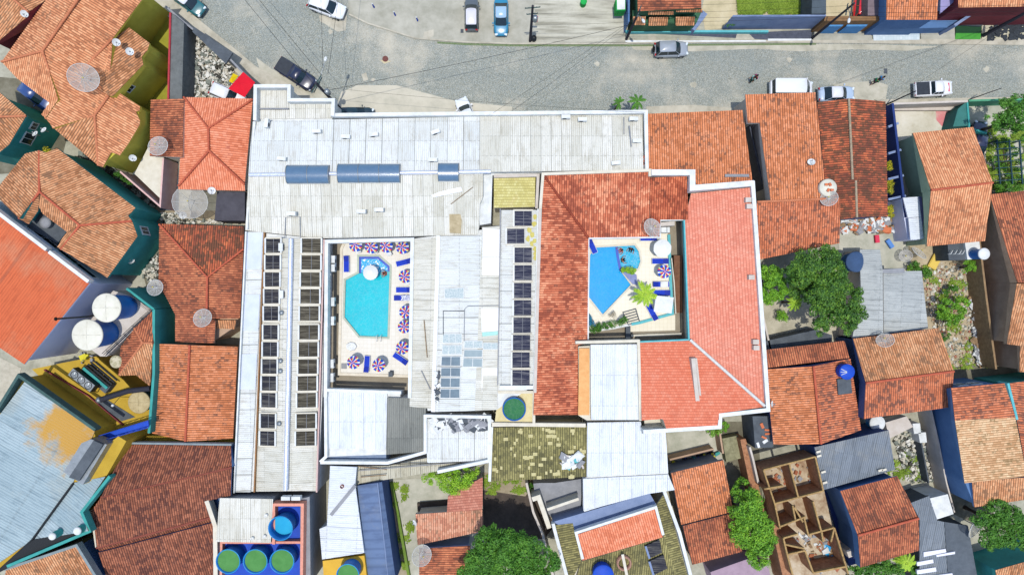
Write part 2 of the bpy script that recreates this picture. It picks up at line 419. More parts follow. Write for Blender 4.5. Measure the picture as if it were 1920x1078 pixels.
# roof materials
T_or = tilemat('tiles_orange', 'ecae80', 'd99064', 'a86a48', .30, .5, '8a5c42', seam=.3, row=.6)
T_or2 = tilemat('tiles_orange_weathered', 'e6ac7e', 'cc8c60', '98643f', .48, .45, '7a5840', seam=.25, row=.6, clus=.7)
T_sal = tilemat('tiles_salmon', 'f0a07c', 'e48a64', 'cc7450', .12, .5, 'ac5a46', seam=.45, row=.6)
T_red = tilemat('tiles_red_stained', 'ea956c', 'd27a52', 'a85f40', .62, .45, '66443a', seam=.35, row=.65)
T_redl = tilemat('tiles_red_light_stains', 'ec9c70', 'd88455', 'b06840', .42, .7, '6e4a3a', seam=.35, row=.65)
T_brn = tilemat('tiles_brown_red', 'd8865c', 'b46848', '8a5038', .52, .4, '5c3a30', seam=.3, row=.65, clus=.8)
T_dbr = tilemat('tiles_dark_lichen', 'ea8452', 'ba6040', '784434', .84, .6, '4c3a2e', seam=.35, clus=.9)
T_hot = tilemat('tiles_hotel_old', 'f0a27a', 'cc7250', '98503a', .34, .5, '7a3e30', seam=.4, row=.7, clus=1.1)
T_hot2 = tilemat('tiles_hotel_darker', 'de8058', 'b25a3c', '88442e', .42, .5, '5f2e24', seam=.45, row=.7, clus=1.1)
T_mar = tilemat('tiles_maroon_brown', 'c47e5e', '9c5e44', '6c4232', .62, .22, '4c2c28', seam=.3, row=.5)
T_pink = tilemat('tiles_pinkish', 'e3ab8c', 'cf8d6e', 'b0705a', .28, .5, '80604a', seam=.45)
T_tan = tilemat('tiles_tan', 'e9c69c', 'd8ab80', 'b88a60', .36, .9, '8a6e48', seam=.4, row=.5)
T_oli = tilemat('tiles_olive_mossy', 'a9a068', '857e50', '646042', .5, .4, '504e36', seam=.4, clus=.5)
F_sal = flattile('flat_tiles_salmon', 'faac92', 'ef957a', 'e08068', 'b46450')
F_cor = flattile('flat_tiles_coral', 'f89c7c', 'ee8766', 'df7354', 'b05a44')
F_pnk = flattile('flat_tiles_old_pink', 'dc9a82', 'c8806a', 'ad6a56', '8a5244')
S_wht = sheetmat('sheets_white', 'f2f5f3', 'e6eae7', 'cfd3ce', 'b2ab9a', 8, 1.0, .55)
S_wh2 = sheetmat('sheets_cream', 'f0eee4', 'e2e0d3', 'c9c6b6', 'a39c86', 5, 1.0, .5)
S_nwh = sheetmat('sheets_new_white', 'f3f5f7', 'e9edf1', 'dde3e9', 'b4bcc4', 6, 1.5, .4, patch=.15)
S_gry = sheetmat('sheets_grey', 'd2d5d0', 'bcc0bc', 'a2a6a4', '6f7474', 5, 1.0, .5)
S_blu = sheetmat('sheets_pale_blue', 'b8c8cc', 'a6babf', '94a9b0', '5d7682', 8, 4.0, .3, patch=.05, rough=.5)
_rp = W(128, 812, 7.2); S_blr = sheetmat('sheets_pale_blue_rusty', 'b8c8cc', 'a6babf', '94a9b0', '5d7682', 8, 4.0, .3, patch=.05, rough=.5, rust=(_rp.x, _rp.y, _rp.z, 4.2))
S_org = sheetmat('sheets_orange_painted', 'e2774c', 'd96e44', 'cf643c', 'a44a2c', 30, 6, .3, patch=.1, rough=.85)
S_old = sheetmat('sheets_old_dirty', 'd9d4c0', 'c9c3ab', 'aea588', '7d7358', 5, 1.0, .6)
S_smo = sheetmat('sheets_smoked', '9a9a90', '86877e', '74756e', '5c5c56', 6, 2, .4, rough=.2)
S_slt = sheetmat('sheets_slate_blue', '7088ac', '64799c', '566a8a', '46587a', 9, 3, .2)
S_yel = flattile('flat_tiles_yellow_moss', 'e6de9c', 'd6cb80', 'beb268', 'a39858')
S_dgr = sheetmat('sheets_dark_blue_grey', '868f98', '747e88', '636c76', '4b535a', 5, .8, .5)
# cobbles
def cobble():
    t = NT('cobblestones'); v = t.n('TexVoronoi', feature='F1'); mp = t.n('Mapping'); mp.inputs['Scale'].default_value = (3.6, 2.7, 1); t.l(t.pos(), mp.inputs[0])
    nz = t.n('TexNoise'); nz.inputs['Scale'].default_value = .8; t.l(t.pos(), nz.inputs['Vector'])
    t.l(mp.outputs[0], v.inputs['Vector']); v.inputs['Randomness'].default_value = .55
    br = t.math('ADD', t.math('MULTIPLY', v.outputs['Distance'], -.75), 1.0)
    x = t.n('SeparateXYZ'); t.l(v.outputs['Color'], x.inputs[0])
    base = t.ramp(x.outputs[0], [(.0, '868f8c'), (.35, 'adb4b0'), (.7, 'd0cfc0'), (1, 'a2b1b4')])
    base = t.mix(t.ramp(v.outputs['Distance'], [(.38, 0.0), (.6, .9)]), base, '7f7e6c')
    big = t.noise(.09, 6, rough=.65); base = t.mix(t.ramp(big, [(.5, 0.0), (.66, .8)]), base, 'd6cdb8')
    dk = t.noise(.2, 5, rough=.7); base = t.mix(t.ramp(dk, [(.52, 0.0), (.75, .5)]), base, '8b9694')
    tm = t.n('Mapping'); tm.inputs['Scale'].default_value = (.03, .5, 1); t.l(t.pos(), tm.inputs[0]); tk = t.noise(1.0, 4, vec=tm.outputs[0]); base = t.mix(t.ramp(tk, [(.5, 0.0), (.7, .35)]), base, '7f8884')
    t.col(base); t.bump(br, .05, .7); return t.m
M_cob = cobble()
def yardmat(name, a, b, c, sc=.5, crack=False):
    t = NT(name); f = t.noise(sc, 7, rough=.7); base = t.ramp(f, [(.3, a), (.5, b), (.7, c)])
    s = t.noise(sc*6, 5, rough=.7); base = t.mix(t.ramp(s, [(.55, 0.0), (.75, .35)]), base, c)
    if crack:
        v = t.n('TexVoronoi', feature='DISTANCE_TO_EDGE'); v.inputs['Scale'].default_value = .35; t.l(t.pos(), v.inputs['Vector'])
        base = t.mix(t.ramp(v.outputs['Distance'], [(.0, .7), (.02, 0.0)]), base, '7d7a68')
    t.col(base); t.bump(s, .02, .4); return t.m
M_plaza = yardmat('plaza_concrete', 'c6c2b2', 'b3b0a0', '989684', .35)
M_side = yardmat('pavement_concrete', 'd4cdb9', 'c2bba8', 'a39d8a', .6)
M_yard = yardmat('yard_concrete', 'c9c6b3', 'b1ae9b', '8b8a78', .45)
M_yardpink = yardmat('yard_stained', 'e4dfd0', 'd6d0bd', 'bdb59c', .4)
M_pinkst = yardmat('pink_stain', 'e07a80', 'd98d8c', 'dcb8ac', .8)
M_sand = yardmat('sandy_yard', 'dccfac', 'cfc09a', 'b7ab86', .5)
M_shadeyard = yardmat('shaded_earth', '8f8a78', '77725f', '5e5a4b', .5)  # darker earth tone, shade of yards and alleys put into the colour
M_taupe = yardmat('taupe_paving', 'a59a86', '9c917e', '8f8472', .6)
def checker(name, a, b, c, s=2.2, rz=0):
    t = NT(name); q = t.n('TexBrick'); q.offset = 0; q.inputs['Scale'].default_value = s; q.inputs['Color1'].default_value = c4(a); q.inputs['Color2'].default_value = c4(b)
    q.inputs['Mortar'].default_value = c4(c); q.inputs['Mortar Size'].default_value = .025; q.inputs['Brick Width'].default_value = 1; q.inputs['Row Height'].default_value = 1
    t.l(t.pos(), q.inputs['Vector']); n = t.noise(.6, 5); t.col(t.mix(t.ramp(n, [(.45, 0.0), (.8, .35)]), q.outputs[0], c)); return t.m
M_deck = checker('cream_deck_tiles', 'f2ede0', 'eee8da', 'dcd3c0')
M_deck2 = checker('ivory_deck_tiles', 'fbf3de', 'f6eed8', 'e6dabe')
M_ptile = checker('white_blue_tiles', 'dfe8ea', 'ccdadd', 'aebfc4', 3)
def watermat(name, a, b, sc=1.6, foam=0.0, fl=.25):
    t = NT(name); n = t.noise(sc, 5, dist=1.0); base = t.ramp(n, [(.3, a), (.7, b)])
    v = t.n('TexVoronoi', feature='DISTANCE_TO_EDGE'); v.inputs['Scale'].default_value = 2.4
    w = t.n('VectorMath', operation='ADD'); t.l(t.pos(), w.inputs[0]); nz = t.n('TexNoise'); nz.inputs['Scale'].default_value = 1.4; t.l(t.pos(), nz.inputs['Vector']); t.l(nz.outputs['Color'], w.inputs[1])
    t.l(w.outputs[0], v.inputs['Vector'])
    if fl: base = t.mix(t.ramp(v.outputs['Distance'], [(.0, fl), (.09, 0.0)]), base, 'ffffff')  # net of white light lines and glints painted into the water colour
    if foam:
        f = t.noise(3.4, 2, rough=.5); base = t.mix(t.ramp(f, [(.64 - foam*.1, 0.0), (.67 - foam*.1, 1.0)]), base, 'ffffff')
    t.col(base); t.b.inputs['Roughness'].default_value = .09 if 'pool' in name else .6; t.b.inputs['Specular IOR Level'].default_value = .5 if 'pool' in name else .06
    t.bump(t.noise(2.5, 2), .02, .35); return t.m
M_w1 = watermat('pool_water_turquoise', '02cad4', '08bccb', .8, 0, .06)
M_w1b = watermat('pool_water_bubbling', '1aa8e0', '35bde6', 1.5, .7, .3)
M_w2 = watermat('pool_water_blue', '009fe0', '08aae6', .6, 0, .03)
M_w2b = watermat('pool_water_rippled', '16aad6', '30bcdc', 2.0, 0, .22)
M_ptl = plain('pool_tiles_dark_blue', '1b50c4', '1c44ae', rough=.3)
M_grnw = watermat('tank_water_green', '5f9a55', '4f8a48', .8, 0, 0)
M_grnd = watermat('tank_water_dark_green', '2f6e4c', '3f7d4c', 1.2, 0, .04)
M_cyw = watermat('tank_water_cyan', '35b4dc', '2aa4d4', .8, 0, 0)
M_lid = plain('pale_tank_lid', 'ebe7d6', 'd8d3bf', sc=1, rough=.6)
M_hub = plain('cream_kerb', 'efe6d2', 'dccfb8', sc=2)
M_wood = plain('weathered_wood', 'a68a68', '7e6448', sc=4)
M_aqua = plain('aqua_paint', '6cc4c8', '58aeb4', sc=2)

# ---------------- ground, street, yards ----------------
mb = MB(); mb.add([(-400,-400,-.01),(400,-400,-.01),(400,400,-.01),(-400,400,-.01)], [(0,1,2,3)])
mb.out('ground', M_yard, None, kind='structure')
patch('road', 'a 255,-60 650,-60 655,28 690,45 780,73 870,80 960,83 1180,83 1400,79 1650,82 2000,86 2000,187 1660,192 1400,205 1212,212 640,215 478,140 345,25', .004, M_cob)
patch('plaza', 'a 648,-60 1176,-60 1176,80 960,82 870,79 780,72 690,44 655,27', .10, M_plaza, th=.11)
mk = MB(); strip(mk, [W(x, y) for x, y in ((655,28),(690,45),(780,73),(870,80),(960,83),(1176,83))], .16, 0, .12); mk.out('kerb', M_side, None, kind='structure')
patch('pavement', 'a 1176,76 1400,76 1650,74 2000,72 2000,86 1650,82 1400,80 1176,82', .11, M_side, th=.12)
patch('pavement', 'a 240,-60 300,-60 345,15 420,75 480,125 600,190 625,215 600,215 470,158 330,45 285,5', .10, M_side, th=.11)
patch('pavement', 'a 1212,200 1300,197 1400,205 1400,216 1212,216', .11, M_side, th=.12)
patch('pavement', 'a 1640,187 1920,182 2000,182 2000,192 1815,192 1664,198', .11, M_side, th=.12)
# the worn sandy strip by the hotel front
patch('sandy_strip', 't01 640,690 760,640 1050,640 1500,760 1916,800 1916,860 700,880 600,800', .008, yardmat('pale_dust', 'dcd5c2', 'cfc8b4', 'b8b4a2', .3))
patch('road_patch', 't01 470,120 560,110 680,120 670,230 610,240 480,160', .009, M_side)
for i, s in enumerate(('t01 1260,240 1330,222 1330,270 1300,290 1250,285', 't01 790,560 825,545 840,600 805,610', 't01 925,450 1015,460 960,480')):
    patch('road_patch', s, .112 if i == 0 else .0135, [M_side, M_side, M_sand][i])
mb = MB(); c = W(722.5, 111); mb.lathe((c.x, c.y, .005), [(.35,.0),(.35,.025),(.30,.025),(.27,.018),(0.01,.018)], 20)
mb.out('manhole_cover', plain('rusty_iron', '7d4f48', '6a4038', sc=6), None, 'round rusty manhole cover in the middle of the cobbled street', 'manhole cover')
mb = MB(); c = W(866.5, 59.5); mb.box((c.x, c.y, .11), (.35,.45,.02)); [mb.box((c.x-.12+.08*k, c.y, .125), (.03,.4,.012)) for k in range(4)]
mb.out('drain_grate', M_dgrey, None, 'small dark drain grate in the concrete near the grey hatchback', 'drain')
mb = MB(); c = W(1660.5, 134); mb.box((c.x, c.y, .012), (.4,.6,.02)); [mb.box((c.x-.12+.08*k, c.y, .027), (.03,.5,.012)) for k in range(4)]
mb.out('drain_grate', M_dgrey, None, 'brown drain grate in the cobbles beside the pedestrians', 'drain')
# yards
Y = lambda s, z, m, n='yard_paving', **k: patch(n, s, z, m, **k)
Y('a 1330,-60 1385,-60 1385,20 1372,52 1322,58 1316,20', .012, M_sand)
Y('a 1370,-60 1524,-60 1524,30 1380,30', .014, M_sand)
Y('a 1545,-60 1600,-60 1600,34 1542,34', .014, M_sand)
Y('t02 870,245 1920,240 t03 330,225 325,300 0,300', .016, M_mosaic); 
patch('kerb', 't02 850,303 1060,303 1320,305 1900,303 1900,314 1320,316 850,318', .13, M_white, th=.12)
patch('kerb', 't03 0,292 325,292 325,305 0,308', .13, M_white, th=.12)
Y('t02 1020,252 1075,252 1080,302 1020,302', .02, M_side); Y('t02 1690,240 1760,242 1820,300 1670,300', .02, M_side)
Y('t03 340,200 760,205 780,305 340,300', .115, M_plaza); Y('t03 780,215 1135,215 1135,300 790,306', .125, M_ptile)
Y('t03 1140,200 1395,195 1400,295 1145,295', .118, M_plaza)
Y('t03 1405,250 1595,250 1590,297 1400,297', .128, plain('bright_green_paint', '4fa63c', '46983a', sc=3))
Y('t03 1405,195 1595,195 1595,250 1405,250', .127, plain('dark_green_paint', '1e4a2c', '1a4028', sc=3))
Y('t03 1600,190 2000,140 2000,296 1600,296', .122, plain('pale_cracked_paving', 'd5cfb4', 'b8b296', sc=1))
Y('a 1675,198 1850,196 1850,300 1690,330', .012, M_yardpink); Y('t03 1255,830 1370,825 1375,950 1300,945 1260,900', .018, M_pinkst)
Y('a 1815,190 1935,190 1935,360 1860,360 1850,250 1818,240', .016, M_conc2)
Y('a 1575,405 1705,405 1710,520 1570,520', .014, M_conc2)
Y('a 1570,520 1600,560 1600,660 1430,660 1425,590 1440,540', .012, yardmat('pale_yard', 'd2cbb4', 'bcb59e', '99947e', .5))
Y('a 1700,450 1850,450 1870,700 1750,700', .016, yardmat('rubble_ground', 'cfbf9f', 'b9a98b', '93886c', .9), 'rubble_ground')
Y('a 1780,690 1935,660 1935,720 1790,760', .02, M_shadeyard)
Y('a 1660,805 1745,780 1760,930 1690,910', .018, yardmat('grey_rubble_ground', 'cfcbb8', 'b7b39e', '8e8d70', .9), 'rubble_ground')
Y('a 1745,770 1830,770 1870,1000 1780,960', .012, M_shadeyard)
Y('a 1250,808 1352,800 1362,862 1258,890', .012, M_conc2)
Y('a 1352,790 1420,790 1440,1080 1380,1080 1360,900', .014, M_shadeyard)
Y('a 722,900 915,890 910,1000 860,1090 740,1090', .014, M_conc2)
Y('a 905,900 1000,900 1040,985 1020,1010 905,1010', .016, M_soil_shade, 'bare_soil')  # dark tone of this soil patch paints the big tree's shadow
Y('a 905,885 1010,895 985,930 905,918', .02, M_dirt, 'bare_soil')
Y('a 718,905 736,905 768,1090 742,1090', .018, M_dirt, 'bare_soil')
Y('a 344,45 445,133 440,185 342,180', .012, M_dirt, 'rubble_ground')
Y('a 280,276 335,296 335,400 296,400 200,300', .012, M_dgrey); Y('a 225,300 300,385 300,420 270,470 150,330', .016, M_shadeyard)
Y('a 255,470 330,410 330,650 285,640 287,580', .014, M_shadeyard); Y('a 300,395 462,395 460,420 300,420', .02, M_dirt, 'rubble_ground')
Y('a -60,140 60,150 130,240 110,320 -60,330', .014, M_shadeyard)
Y('a -60,380 170,530 170,560 -60,420', .02, M_shadeyard)
Y('a -60,640 40,690 20,760 -60,760', .02, M_side); Y('a 170,1000 215,1000 240,1090 180,1090', .012, M_blue)
Y('a 280,0 345,45 345,190 280,180', .022, plain('mustard_yard_paint', 'a5a032', '8f8c2c', sc=.7))
Y('a 240,180 300,150 345,180 300,300 240,270', .018, plain('mustard_yard_paint'
 , 'a5a032'))

# mossy gutter line between plaza and cobbles, damp edges and tyre-worn bands
M_moss = plain('green_moss_line', '5f7a4a', '8a8f70', sc=5)
mk = MB(); strip(mk, [W(x, y) for x, y in ((820,80.5),(870,83.5),(960,86),(1176,86),(1400,84),(1530,83))], .22, 0, .02); mk.out('gutter_moss', M_moss, None, kind='structure')
M_dust = yardmat('dusty_edge', 'd2ccba', 'bfbaa6', 'a09c8a', .5)
patch('dusty_edge', 'a 1180,84 1400,83 1650,84 1760,88 1700,96 1600,93 1500,97 1420,92 1300,97 1190,94', .0085, M_dust)
patch('dusty_edge', 'a 1560,158 1640,152 1665,160 1660,192 1598,190', .0087, M_dust)
patch('dusty_edge', 't01 0,430 120,520 200,560 330,640 420,640 560,735 250,740 60,640', .0083, M_dust)
for i_, (x_, y_, r_) in enumerate(((1480,112,5),(1850,130,6),(700,150,4),(1120,120,5),(620,60,5),(1300,160,6))):
    c_ = W(x_, y_); q_ = MB(); rr_ = random.Random(i_); n_ = 11
    q_.add([(c_.x+r_/16*math.cos(6.283*k/n_)*rr_.uniform(.6,1.3), c_.y+r_/16*math.sin(6.283*k/n_)*rr_.uniform(.5,1.2), .0125) for k in range(n_)], [list(range(n_))]); q_.out('road_patch', M_dust if i_ % 2 else M_side, None, kind='structure')
def streaky():
    t = NT('streaked_concrete'); mp = t.n('Mapping'); mp.inputs['Rotation'].default_value = (0, 0, math.radians(42)); mp.inputs['Scale'].default_value = (.12, 1.1, 1); t.l(t.pos(), mp.inputs[0])
    n = t.noise(1.6, 4, vec=mp.outputs[0], rough=.55); base = t.ramp(n, [(.38, '9a9684'), (.5, 'bab6a4'), (.65, 'cfcbb8')]); s = t.noise(2.5, 5, rough=.7); t.col(t.mix(t.ramp(s, [(.5, 0.0), (.75, .3)]), base, '8e8c78')); return t.m
M_streak = streaky()
patch('lower_yard_paving', 'a 1000,-60 1174,-60 1174,79 1005,81', .106, M_streak)
# ---------------- tiled houses, left side ----------------
house('terrace_house', 'orange tiled house in the top left corner with a maroon side wall', 'house', 't00 -60,-60 380,-60 350,0 215,125 0,305 -60,350', 6.0, M_maroon,
 [('t00 60,-40:7.1 215,95:7.1 208,128 0,305:6.0 -60,350 -120,-40', (-1,.85), T_or2), ('t00 60,-40:7.1 215,95:7.1 350,0:6.3 390,-40', (1,-.85), T_or2)],
 ['t00 60,-40:7.15 215,95:7.15'], rmat=M_ridgeO)
house('courtyard_house', 'large orange tiled house with mustard yellow walls and stepped eaves, carrying a big mesh dish', 'house',
 'a 275,-20 266,0 212,72 242,52 281,82 277,95 266,107 269,122 212,181 223,174 263,200 263,227 241,270 193,314 100,240 80,215 93,193 32,147 4,117 95,-20', 5.1, M_yel,
 [('t00 600,-80:7.6 320,385:7.6 15,465:6.2 350,0 400,-80', (-1,-.6), T_or), 
  ('t00 600,-80:7.6 320,385:7.6 845,290:6.3 1065,0 1120,-80', (1,.6), T_or),
  ('t00 320,385:7.6 845,290:6.3 712,865:5.7 400,960 345,890 445,745', (1,.6), T_or),
  ('t00 845,290:6.3 815,720 712,865:5.7 640,505:6.15', (1,.6), T_or),
  ('a 80,96:7.6 4,117:6.2 32,147 93,193 78,215 86,222:6.1 110,187', (-.5,1), T_or),
  ('a 204,180:6.3 160,127:6.3 213,72 242,52 281,82:5.2 277,95 266,107 269,122 212,181', (1,-.9), T_or2),
  ('a 204,180:5.75 178,217:5.75 185,311 193,314 209,286 225,292 241,270 262,235:5.1 263,227 255,210 262,208 263,200 223,174 213,185', (1,.6), T_or),
  ('a 178,217:5.75 100,240:6.12 185,311:5.1', (-.6,.9), T_or2)],
 ['t00 600,-20:7.65 320,385:7.65', 't00 320,385:7.65 15,465:6.25', 't00 320,385:7.65 445,745:6.5 345,890:5.9', 't00 845,290:6.4 640,505:6.4', 'a 204,180:5.85 178,217:5.8 100,240:5.2', 'a 178,217:5.8 185,311:5.15'],
 wins=[(10,.5,4.2,.9,.9),(11,.4,4.0,.9,.9),(5,.5,3.4,1.0,1.0)], rmat=M_ridgeO)
house('gable_house', 'tiled house cut by the left edge with teal walls, above the two-dish balcony', 'house', 'a -40,165 0,176 50,217 17,272 -6,292 -40,300', 5.6, M_teal,
 [('a -60,222:6.8 50,217:5.7 -5,170:5.7 -60,150', (.7,-1), T_or2), ('a -60,222:6.8 50,217:5.7 17,272 -6,290:5.7 -60,310', (.75,1), T_or2)], ['a -40,221:6.7 50,218:5.75'],
 wins=[(2,.35,3.6,1.3,1.4),(2,.8,3.8,.8,.8)], rmat=M_ridgeO)
house('hipped_house', 'hipped orange tiled house with teal walls and a sunken roof opening', 'house',
 't10 0,310 190,75 300,50 345,70 430,35 1015,480 960,540 990,580 1030,690 805,1000 430,770 150,560 0,415 -60,370', 5.7, M_teal,
 [('t10 298,50:5.8 298,360:7.3 145,560 0,415 -60,370 -40,350 0,310:5.8 190,75', (-1,-.75), T_or2),
  ('t10 298,360:7.3 600,610:7.3 990,578 960,540 1015,480 430,35:5.8 345,70 298,50', (1,-.65), T_or2),
  ('t10 298,362:7.3 145,560:7.3 215,600 285,500:6.7 290,440', (1,.5), T_or2), ('t10 305,370:7.3 600,610:7.3 505,660:6.9 320,520 290,460', (-.35,1), T_or2),
  ('t10 600,610:7.3 990,578:6.0 1030,690 805,1000:5.8 460,790', (1,.55), T_or2), ('t10 600,612:7.3 460,790:7.1 430,770:6.9 495,670', (-.5,.5), T_or2)],
 ['t10 298,55:5.85 298,360:7.35 600,610:7.35 990,578:6.05', 't10 298,360:7.35 145,560:7.1', 't10 600,610:7.35 460,790:7.1'], rmat=M_ridgeR,
 wins=[(2,.3,4,1,1),(3,.5,4.0,1,1),(5,.5,3.6,.9,1.3)])
slab('loft_floor', 't10 205,600 320,505 500,655 430,745 230,640', 5.5, 5.62, M_dgrey, bpy.data.objects['hipped_house'])
mb = MB(); c = W(88, 418, 5.9); mb.lathe((c.x, c.y, 5.6), [(.55,0),(.62,.5),(.64,.55),(.3,.62),(0.01,.66)], 18)
mb.out('roof_water_tank', M_greyw, None, 'small grey round water tank sunk in the opening of the hipped orange roof', 'water tank')
house('metal_roof_hall', 'hall with a broad plain orange sheet roof, periwinkle walls and a white edge gutter', 'building', 'a -60,360 0,401 168,531 46,683 -60,612', 7.6, M_peri,
 [('a -60,360:7.8 168,531:7.8 46,683:7.7 -60,612', (-.6,.8), S_org, 'metal')], wins=[(2,.3,5.2,5,.9),(2,.7,5.2,4,.9)])
o = bpy.data.objects['metal_roof_hall']
mb = MB(); strip(mb, [W(x, y, 8) for x, y in ((-40,372),(0,402),(87,468))], .35, 7.3, 8.05); mb.out('gutter', M_white, o)
mb = MB(); strip(mb, [W(x, y, 8) for x, y in ((92,472),(166,528))], .35, 7.3, 8.05); mb.out('gutter', M_white, o)
# tank terrace beside the hall
slab('tank_terrace', 'a 212,545 250,556 287,583 200,668 188,668 150,640 170,600', 0, 4.3, M_pinkw, None, label='pale concrete terrace carrying the two giant cream-lidded tanks', cat='terrace')
t = E('pipe_railing', 'dark pipe railing along the edge of the tank terrace', 'railing', W(240, 620, 4.3))
for k in range(3):
    mb = MB(); mb.tube([W(*p) for p in ((252-k*2,556+k*3,4.5+.25*k),(284-k*3,583,4.5+.25*k),(197-k*3,667-k*2,4.5+.25*k))], .035, 6); mb.out('rail', M_black, t)
for k in range(6):
    a = W(283-16*k, 585+15.5*k, 4.8); mb = MB(); mb.tube([(a.x-.4, a.y+.3, 4.55), (a.x+.3, a.y-.25, 4.55)], .03, 6); mb.out('bracket', M_black, t)
house('wedge_house', 'narrow three-sided brown tiled roof squeezed between the tank terrace and the green wall', 'house', 'a 286,583 286,643 281,722 262,703 223,703 227,650 254,606', 3.9, M_brownw,
 [('t20 1145,170:4.4 1145,410:5.2 1070,410:5.2 1010,300', (.1,-1), T_brn), ('t20 1010,300:4.6 1070,410:5.2 890,655:4.1 905,440', (-1,.05), T_brn), ('t20 1070,410:5.2 1145,410 1125,735:4.0 1020,650 890,655', (.12,1), T_or2)],
 ['t20 1145,410:5.25 1070,410:5.25 1010,300:4.65', 't20 1070,410:5.25 895,650:4.15'], rmat=M_ridgeO)
wallstrip('boundary_wall', 'a 288,580 288,700 279,812', .28, 0, 5.0, M_teal, label='long thin teal boundary wall beside the wedge-shaped roof', cat='wall')
wallstrip('boundary_wall', 'a 237,541 288,580', .25, 0, 5.0, M_teal, label='short slanting teal wall at the top corner of the tank terrace', cat='wall')
# works building with pale blue roof
house('workshop', 'workshop with a ribbed pale blue roof rusted yellow in one corner and mustard walls', 'workshop', 'a -60,760 -10,775 34,704 178,806 205,893 152,960 167,996 -60,1100', 6.7, M_yel2,
 [('a -60,800:7.5 -10,790 46,716:7.3 178,808 137,905 60,1012:6.7 -60,1095', (1,.62), S_blr, 'metal'), ('a 137,905:6.7 198,893 152,960:7.2 166,995 62,1012:6.7', (-1,-.62), S_blu, 'metal')])
o = bpy.data.objects['workshop']
mb = MB(); strip(mb, [W(x, y, 7.9) for x, y in ((-10,775),(34,704),(178,806))], .3, 7.0, 7.9); mb.out('parapet', plain('dark_parapet', '4c6a66', '3a5552'), o)
mb = MB(); mb.tube([W(137,906,6.85), W(60,1012,6.85), W(-20,1085,6.85)], .12, 6); mb.out('gutter', M_black, o)
mb = MB(); strip(mb, [W(x, y, 7.5) for x, y in ((205,893),(152,960),(167,996),(12,1062))], .3, 6.6, 7.45); mb.out('parapet', M_teal, o)
slab('yellow_terrace', 'a 60,692 118,680 180,668 225,705 283,770 279,812 182,812', 0, 3.2, M_yel2, None, label='mustard yellow terrace floor under the black machinery beside the workshop', cat='terrace')
slab('yellow_terrace', 'a 183,812 279,790 279,815 437,815 437,838 236,838 205,895 178,890', 0, 3.0, M_yel2, None, label='narrow mustard yellow yard slab between the red gabled roof and the dark brown roof', cat='terrace')
wallstrip('boundary_wall', 'a 82,693 165,742 230,797', .12, 3.2, 3.45, M_maroon, label='thin maroon wall line running across the mustard terrace', cat='wall')
slab('hatch_grid', 't20 715,850 800,835 1010,965 910,995', 3.1, 3.26, M_dgrey, None, label='dark metal floor grating sunk in the mustard terrace', cat='grating')
slab('duct_hood', 't30 475,305 610,90 680,60 800,100 620,400', 6.4, 8.0, M_steel, None, label='dented grey metal duct hood standing on the pale blue workshop roof', cat='duct')
slab('yellow_block', 't30 625,398 800,330 945,75 885,38 800,105', 0, 7.0, M_yel2, None, label='mustard plastered block right of the grey metal duct hood', cat='block')
slab('duct_hood', 't30 515,345 590,372 770,100 700,70', 7.95, 8.3, M_dgrey, None, label='narrow dark metal duct box running along the middle of the duct hood', cat='duct')
t = E('roof_walkway', 'bright blue metal walkway with railings leading to the duct hood', 'walkway', W(235, 805, 6.0))
mb = MB(); mb.prism([W(x, y, 6.0) for x, y in ((184,818),(186,826),(279,800),(278,789))], 5.85, 6.0); mb.out('deck', M_bluetank2, t)
for k, (a, b) in enumerate((((185,817),(278,788)), ((187,827),(279,801)))):
    mb = MB(); mb.tube([W(a[0],a[1],6.9), W(b[0],b[1],6.9)], .04, 6); [mb.tube([W(a[0]+(b[0]-a[0])*q/8, a[1]+(b[1]-a[1])*q/8, 6.0), W(a[0]+(b[0]-a[0])*q/8, a[1]+(b[1]-a[1])*q/8, 6.9)], .03, 5) for q in range(9)]; mb.out('railing', M_bluetank2, t)
slab('black_gutter', 'a 62,1012 118,1000 160,990 166,997 20,1062 -20,1082', 6.5, 6.95, M_black, bpy.data.objects['workshop'])
# mid-left row
house('salmon_house', 'low house with a clean salmon hipped roof and older brown wing beside the hotel', 'house', 'a 283,187 345,182 474,186 460,358 334,355 335,297 281,294', 3.6, M_cream,
 [('a 345,183:3.7 474,186:3.7 391,241:4.9', (0,-1), T_sal), ('a 474,186:3.7 459,346:3.7 392,283:4.9 391,241', (1,.05), T_sal),
  ('a 392,283:4.9 459,346:3.8 460,358 334,355 335,349:3.8', (0,1), T_sal), ('a 345,183:3.7 391,241:4.9 392,283:4.9 335,349', (-1,0), T_sal),
  ('a 283,187:3.6 345,186:4.0 343,295 281,293:3.6', (-1,0), T_brn)],
 ['a 345,183:3.8 391,241:5.0 474,187:3.8', 'a 391,241:5 392,283:5 335,349:3.85', 'a 392,283:5 459,346:3.85'], rmat=M_ridgeR)
house('hipped_brown_house', 'brown tiled hipped house with small mesh dishes, left of the long white hotel roof', 'house', 'a 299,420 458,426 450,598 442,616 402,643 329,640 328,540 297,530', 3.8, M_brownw,
 [('a 299,420:3.9 457,425:3.9 457,468 389,520:4.9', (0,-1), T_dbr), ('a 299,422:3.9 389,520:4.9 388,643 329,640 329,590 298,530:3.9', (-1,0), T_brn), 
  ('a 389,520:4.9 457,468:4.1 450,597:4.1 388,597', (1,.05), T_brn), ('a 388,597:4.85 404,600:4.6 402,643 388,643', (1,0), T_brn), ('a 404,600:4.0 443,600:4.0 440,617:3.7 405,615', (0,1), T_or2)],
 ['a 299,421:4.0 389,520:5.0 457,467:4.3', 'a 389,520:5.0 388,600:5.0'], rmat=M_ridgeR)
